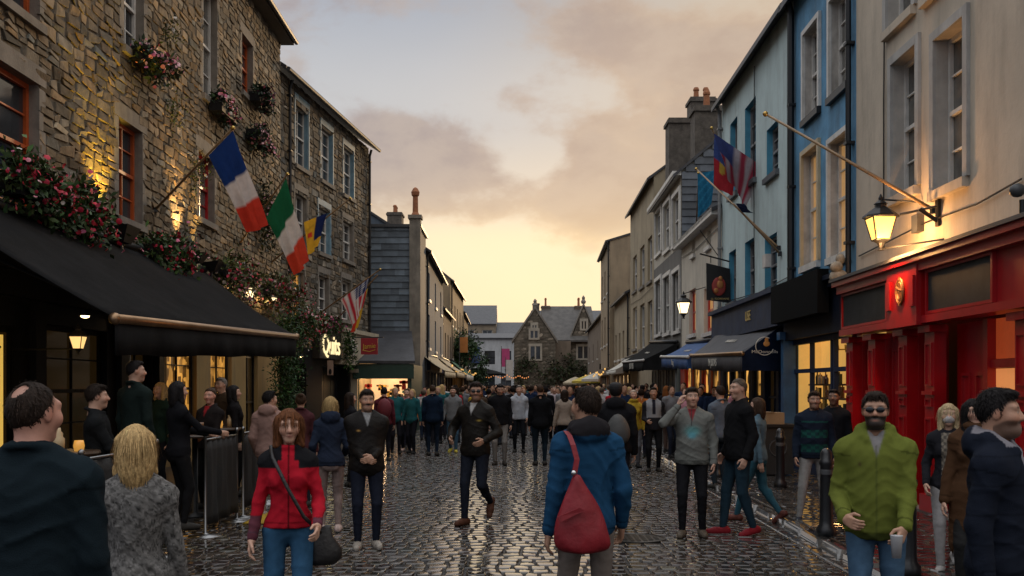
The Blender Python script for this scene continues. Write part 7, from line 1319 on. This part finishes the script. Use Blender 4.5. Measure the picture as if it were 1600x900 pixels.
person('man in a navy fleece with green check pattern and pale trousers', 1272, dft(817), 1.70, 168, dict(feet=[(-.13, -.1, 0, 0), (.20, .12, 0, 0)], hands=[(-.25, .08, .88), (.24, .10, .88)]), bulk=1.08, hair='dark', style='short', beard=.4, top=(.014, .020, .034), legs=(.29, .28, .265), shoes=(.02, .026, .04), skin='tan', head=(6, -2), hem=.86, paint=plaid, thick=.022)
person('dark figure close behind the man in the check fleece', 1303, 14.1, 1.72, 150, 'stand', hair='black', style='short', top=(.010, .011, .014), legs=(.012, .012, .016), skin='dark', near=False)
# man in the green hoodie
def grn(p, c): c = blend(c, ((p[:, 2] < .875) & (np.abs(p[:, 0]) < .2)).astype(float) * .8, (.05, .062, .018)); c = blend(c, .7 * np.clip(gs(p, (.10, .14, 1.30), (.010, .05, .014)) * 1.5, 0, 1), (.05, .02, .02)); return blend(c, ((np.abs(p[:, 0]) < .004) & (p[:, 1] > 0) & (p[:, 2] < 1.42)).astype(float) * .5, (.05, .06, .02))
def cup(root, J): a = J['WR'][0]; m = MB(); m.lathe((a[0] + .05, a[1] + .085, a[2] - .17), [(.026, 0), (.036, .13), (.037, .135)], 14); m.build('cup', M('plastic_cup', (.45, .45, .46), rough=.3), root, True)
person('bearded man in sunglasses and an olive green hooded sweatshirt', 1368, 6.25, 1.73, 163, dict(POSES['amble2'], hands=[(-.15, .25, .935), (.19, .20, .97)], hdir=[(.30, .55, -.7), (-.45, .75, -.2)], palm=[(.6, -.5, 0), (-.5, -.7, 0)]), bulk=1.08, hair='dark', style='short', beard=1, shades=True, top=(.125, .145, .028), legs=(.055, .105, .17), skin='tan', head=(-4, 0), hem=.83, collar='hood', shirt=(.20, .19, .19), paint=grn, thick=.020, wr=1.5, extra=cup, curl=.75)
# women at the right, and the man in the padded jacket
def pat(p, c): k = (np.abs(p[:, 0]) < .07) & (p[:, 1] > 0) & (p[:, 2] < 1.45); return blend(c, k * (.4 + .6 * (np.sin(p[:, 0] * 120) * np.sin(p[:, 2] * 95) > 0)), (.22, .19, .15))
person('blonde woman with a white face mask in a black jacket and grey trousers', 1482, 9.5, 1.60, 160, dict(POSES['walk2'], hands=[(-.25, .1, .86), (.22, .14, .92)]), fem=True, hair=(.46, .35, .20), style='long', top=(.018, .018, .022), legs=(.26, .25, .25), mask=(.52, .49, .48), hem=.84, paint=pat, collar='none', shoes=(.3, .29, .28))
person('dark haired woman in a brown fur trimmed coat behind the padded jacket', 1521, 8.3, 1.66, 160, 'stand', fem=True, hair='black', style='long', top=(.07, .035, .018), legs=(.02, .02, .02), hem=.6, collar='scarf', thick=.028, head=(14, 0), bulk=.85)
def quilt(p, c): return c * (1 - .35 * (np.abs(np.sin(p[:, 2] * 46)) < .16)[:, None])
person('bearded man in a navy padded jacket over a grey hood at the right edge', 1560, 4.85, 1.755, -124, dict(STAND, hands=[(-.24, .04, .88), (.24, -.02, .86)]), bulk=1.0, hair='black', style='short', beard=.7, top=(.011, .014, .023), legs=(.012, .012, .014), skin='tan', head=(4, -2), hem=.82, collar='hood', paint=lambda p, c: blend(quilt(p, c), ((p[:, 2] > 1.475) & (np.abs(p[:, 0]) < .10) & (p[:, 1] > -.10) | ((np.abs(p[:, 0]) < .045) & (p[:, 1] > 0) & (p[:, 2] > .95))).astype(float), (.20, .19, .21)), thick=.026, wr=1.2)
# terrace guests
sitp = dict(feet=[(-.13, .38, .22, 0), (.13, .36, .22, 0)], hip=.74, hands=[(-.12, .38, .98), (.12, .38, .98)], kpole=(0, .2, 1))
person('dark haired man in a black jacket sitting at the nearest terrace table in profile', 152, 9.6, 1.76, -70, dict(sitp), hair='dark', style='short', top=(.012, .013, .014), legs=(.012, .012, .014), skin='fair', head=(8, 0), z0=.16 + .05)
m = MB(); st_ = Vector(((152 - CX) * 9.6 / F, 9.6, .16)); m.lathe(st_, [(.2, 0), (.2, .02), (.03, .04), (.03, .58), (.17, .6), (.18, .64), (.17, .66)], 16); tag(m.build('bar_stool', IRON, origin=st_, smooth=True), 'round black bar stool under the seated man in the black jacket', 'stool')
person('tall waiter from behind in a dark green jacket standing on the terrace', 212, 11.6, 1.86, -30, 'stand', bulk=1.08, hair='black', style='short', top=(.014, .022, .020), legs=(.012, .012, .013), skin='fair', head=(-30, 0), z0=.2, near=False)
person('woman from behind in black reaching across the bar table', 279, 11.2, 1.66, -50, dict(STAND, hands=[(-.16, .42, 1.12), (.16, .44, 1.14)]), fem=True, hair='black', style='bob', top=(.010, .010, .012), legs=(.012, .012, .013), skin='fair', z0=.16, near=False)
person('woman facing us in a dark cardigan over a red top at the bar table', 328, 13.1, 1.58, 160, dict(STAND, hands=[(-.12, .34, 1.06), (.14, .34, 1.06)]), fem=True, bulk=1.15, hair='brown', style='bun', top=(.016, .013, .013), legs=(.012, .012, .013), skin='ruddy', z0=.16, head=(10, 0), shirt=(.28, .02, .025), near=False)
person('woman in black with dark hair turned away at the farther bar table', 366, 14.6, 1.62, -70, 'stand', fem=True, hair='black', style='bob', top=(.011, .010, .011), legs=(.012, .012, .013), z0=.16, near=False)
person('grey haired man in a brown jacket with folded arms at the farther bar table', 345, 15.6, 1.74, 150, dict(STAND, hands=[(.06, .24, 1.10), (-.06, .26, 1.06)]), hair='grey', style='short', top=(.05, .032, .02), legs=(.02, .02, .025), z0=.16, near=False)
person('woman with blonde hair in a dark green top standing in the pub doorway', 250, 13.9, 1.66, 150, 'stand', fem=True, hair='blonde', style='bob', top=(.015, .03, .022), legs=(.012, .012, .014), z0=.16, near=False)
def rucks(root, J): s = J['sc']; m = MB(); m.ell((0, 0, 0), (.17, .11, .24), 12); m.v = [(x, y - .2, z + 1.25 * s) for x, y, z in m.v]; m.build('backpack', M('bag_maroon', (.14, .015, .025), rough=.7, var=.2), root, True)
person('person from behind with a maroon rucksack before the kiosk', 600, 23.5, 1.74, 10, 'stand', hair='black', style='short', top=(.10, .02, .03), legs=(.015, .015, .02), near=False, extra=rucks)
person('woman with wavy dark hair half hidden behind the moustached man', 548, 17.5, 1.66, -60, 'stand', fem=True, hair='dark', style='long', top=(.015, .015, .018), legs=(.015, .015, .02), near=False)
# ================================================================ the crowd down the street: copies of a dozen whole figures
KINDS = [('black coat', (.012, .012, .014), (.014, .016, .022), 'black', 'fair', .6, False, False, None), ('navy jacket', (.014, .024, .055), (.02, .03, .05), 'dark', 'tan', -.6, False, False, None), ('grey hoodie', (.18, .18, .19), (.02, .025, .04), 'brown', 'fair', .5, False, False, None), ('red top', (.36, .02, .03), (.02, .02, .03), 'dark', 'ruddy', -.4, True, True, None),
         ('mustard yellow coat', (.42, .26, .03), (.03, .03, .04), 'brown', 'fair', .3, True, True, None), ('white shirt', (.50, .48, .47), (.03, .045, .08), 'ash', 'tan', -.7, False, False, None), ('brown jacket', (.07, .045, .03), (.03, .03, .03), 'dark', 'fair', .8, False, False, (.02, .03, .05)), ('teal coat', (.02, .10, .11), (.015, .015, .02), 'blonde', 'fair', -.3, True, True, None),
         ('pink cardigan', (.42, .20, .24), (.03, .04, .08), 'brown', 'fair', .5, True, True, None), ('olive parka', (.06, .062, .035), (.02, .022, .03), 'black', 'dark', -.5, False, False, (.08, .02, .02)), ('orange anorak', (.42, .13, .03), (.02, .02, .03), 'dark', 'fair', .5, False, False, None), ('black dress', (.014, .012, .014), (.10, .07, .06), 'ginger', 'fair', -.5, True, True, None)]
protos = []
for i, (nm, a, b, hcol, sk, wk, fm, hl_, bag) in enumerate(KINDS):
    o = small_person(a, b, hcol, sk, wk, fm, hl_, bag); tag(o, 'distant pedestrian in a %s among the crowd down the street' % nm, 'person', 'pedestrians in the crowd down the street'); protos.append([o, 0])
g_ = np.random.default_rng(42); spots = []
def ok(x, y, r): return all((x - a) ** 2 + (y - b) ** 2 > (r + c) ** 2 for a, b, c in spots)
for o in bpy.data.objects:
    if o.name.startswith('person') and o.type == 'EMPTY': spots.append((o.location.x, o.location.y, .25))
def scatter(n, y0, y1, ex, rad):
    out = []; tries = 0
    while len(out) < n and tries < 20000:
        tries += 1; y = y0 + (y1 - y0) * g_.random() ** ex; lx, rx = (-3.4 - .2 * (y > 60), right_x(min(y, 60)) - .6 + (.02 * (y - 60) if y > 60 else 0)); x = g_.uniform(lx, rx)
        if y < 29 and -2.6 < x < 2.6 and (y < 25 or g_.random() < .75): continue            # the open middle of the street
        if not ok(x, y, rad): continue
        spots.append((x, y, .14)); out.append((x, y))
        if g_.random() < .55 and len(out) < n:                                               # friends walk side by side
            x2, y2 = x + g_.choice((-1, 1)) * g_.uniform(.42, .58), y + g_.uniform(-.3, .3)
            if lx < x2 < rx and not (y2 < 29 and -2.6 < x2 < 2.6): spots.append((x2, y2, .14)); out.append((x2, y2))
    return out
fixed = scatter(248, 20.5, 68, .95, .13); far = scatter(190, 62, 106, 1., .10)
for x, y in fixed:
    k = int(g_.choice(12, p=[.16, .14, .14, .08, .05, .10, .09, .07, .03, .07, .03, .04])); p_ = protos[k]
    if p_[1] == 0: o = p_[0]
    else: o = p_[0].copy(); COL.objects.link(o)
    p_[1] += 1; s = g_.uniform(.93, 1.04); o.location = (x, y, .055 if x > 3.2 + .0167 * y else 0.004); o.scale = (s * g_.uniform(.95, 1.1), s, s); o.rotation_euler = (0, 0, (0 if g_.random() < .5 else math.pi) + g_.normal(0, .35))
VV, QQ, TT, nb = [], [], [], 0      # everyone past those: one far crowd
for x, y in far:
    me = protos[int(g_.choice(12, p=[.17, .13, .11, .09, .06, .07, .10, .06, .06, .07, .04, .04]))][0].data; nv = len(me.vertices); v = np.empty(nv * 3, dtype=np.float32); me.vertices.foreach_get('co', v); v = v.reshape(-1, 3); c = np.empty(nv * 4, dtype=np.float32); me.color_attributes['tint'].data.foreach_get('color', c); q = np.empty(len(me.loops), dtype=np.int32); me.loops.foreach_get('vertex_index', q)
    s = g_.uniform(.93, 1.04); w = (0 if g_.random() < .5 else math.pi) + g_.normal(0, .4); cw, sw_ = math.cos(w) * s, math.sin(w) * s; VV.append(np.stack([x + v[:, 0] * cw - v[:, 1] * sw_, y + v[:, 0] * sw_ + v[:, 1] * cw, v[:, 2] * s + .006], 1)); TT.append(c.reshape(-1, 4)[:, :3]); QQ.append(q.reshape(-1, 4) + nb); nb += nv
fc = raw_obj('far_crowd', np.concatenate(VV), np.concatenate(QQ), FABRIC, None, True, tint=np.concatenate(TT)); tag(fc, 'dense far off crowd filling the street before the stone hall', 'crowd', kind='stuff')
for p_ in protos:
    if p_[1] == 0: bpy.data.objects.remove(p_[0])
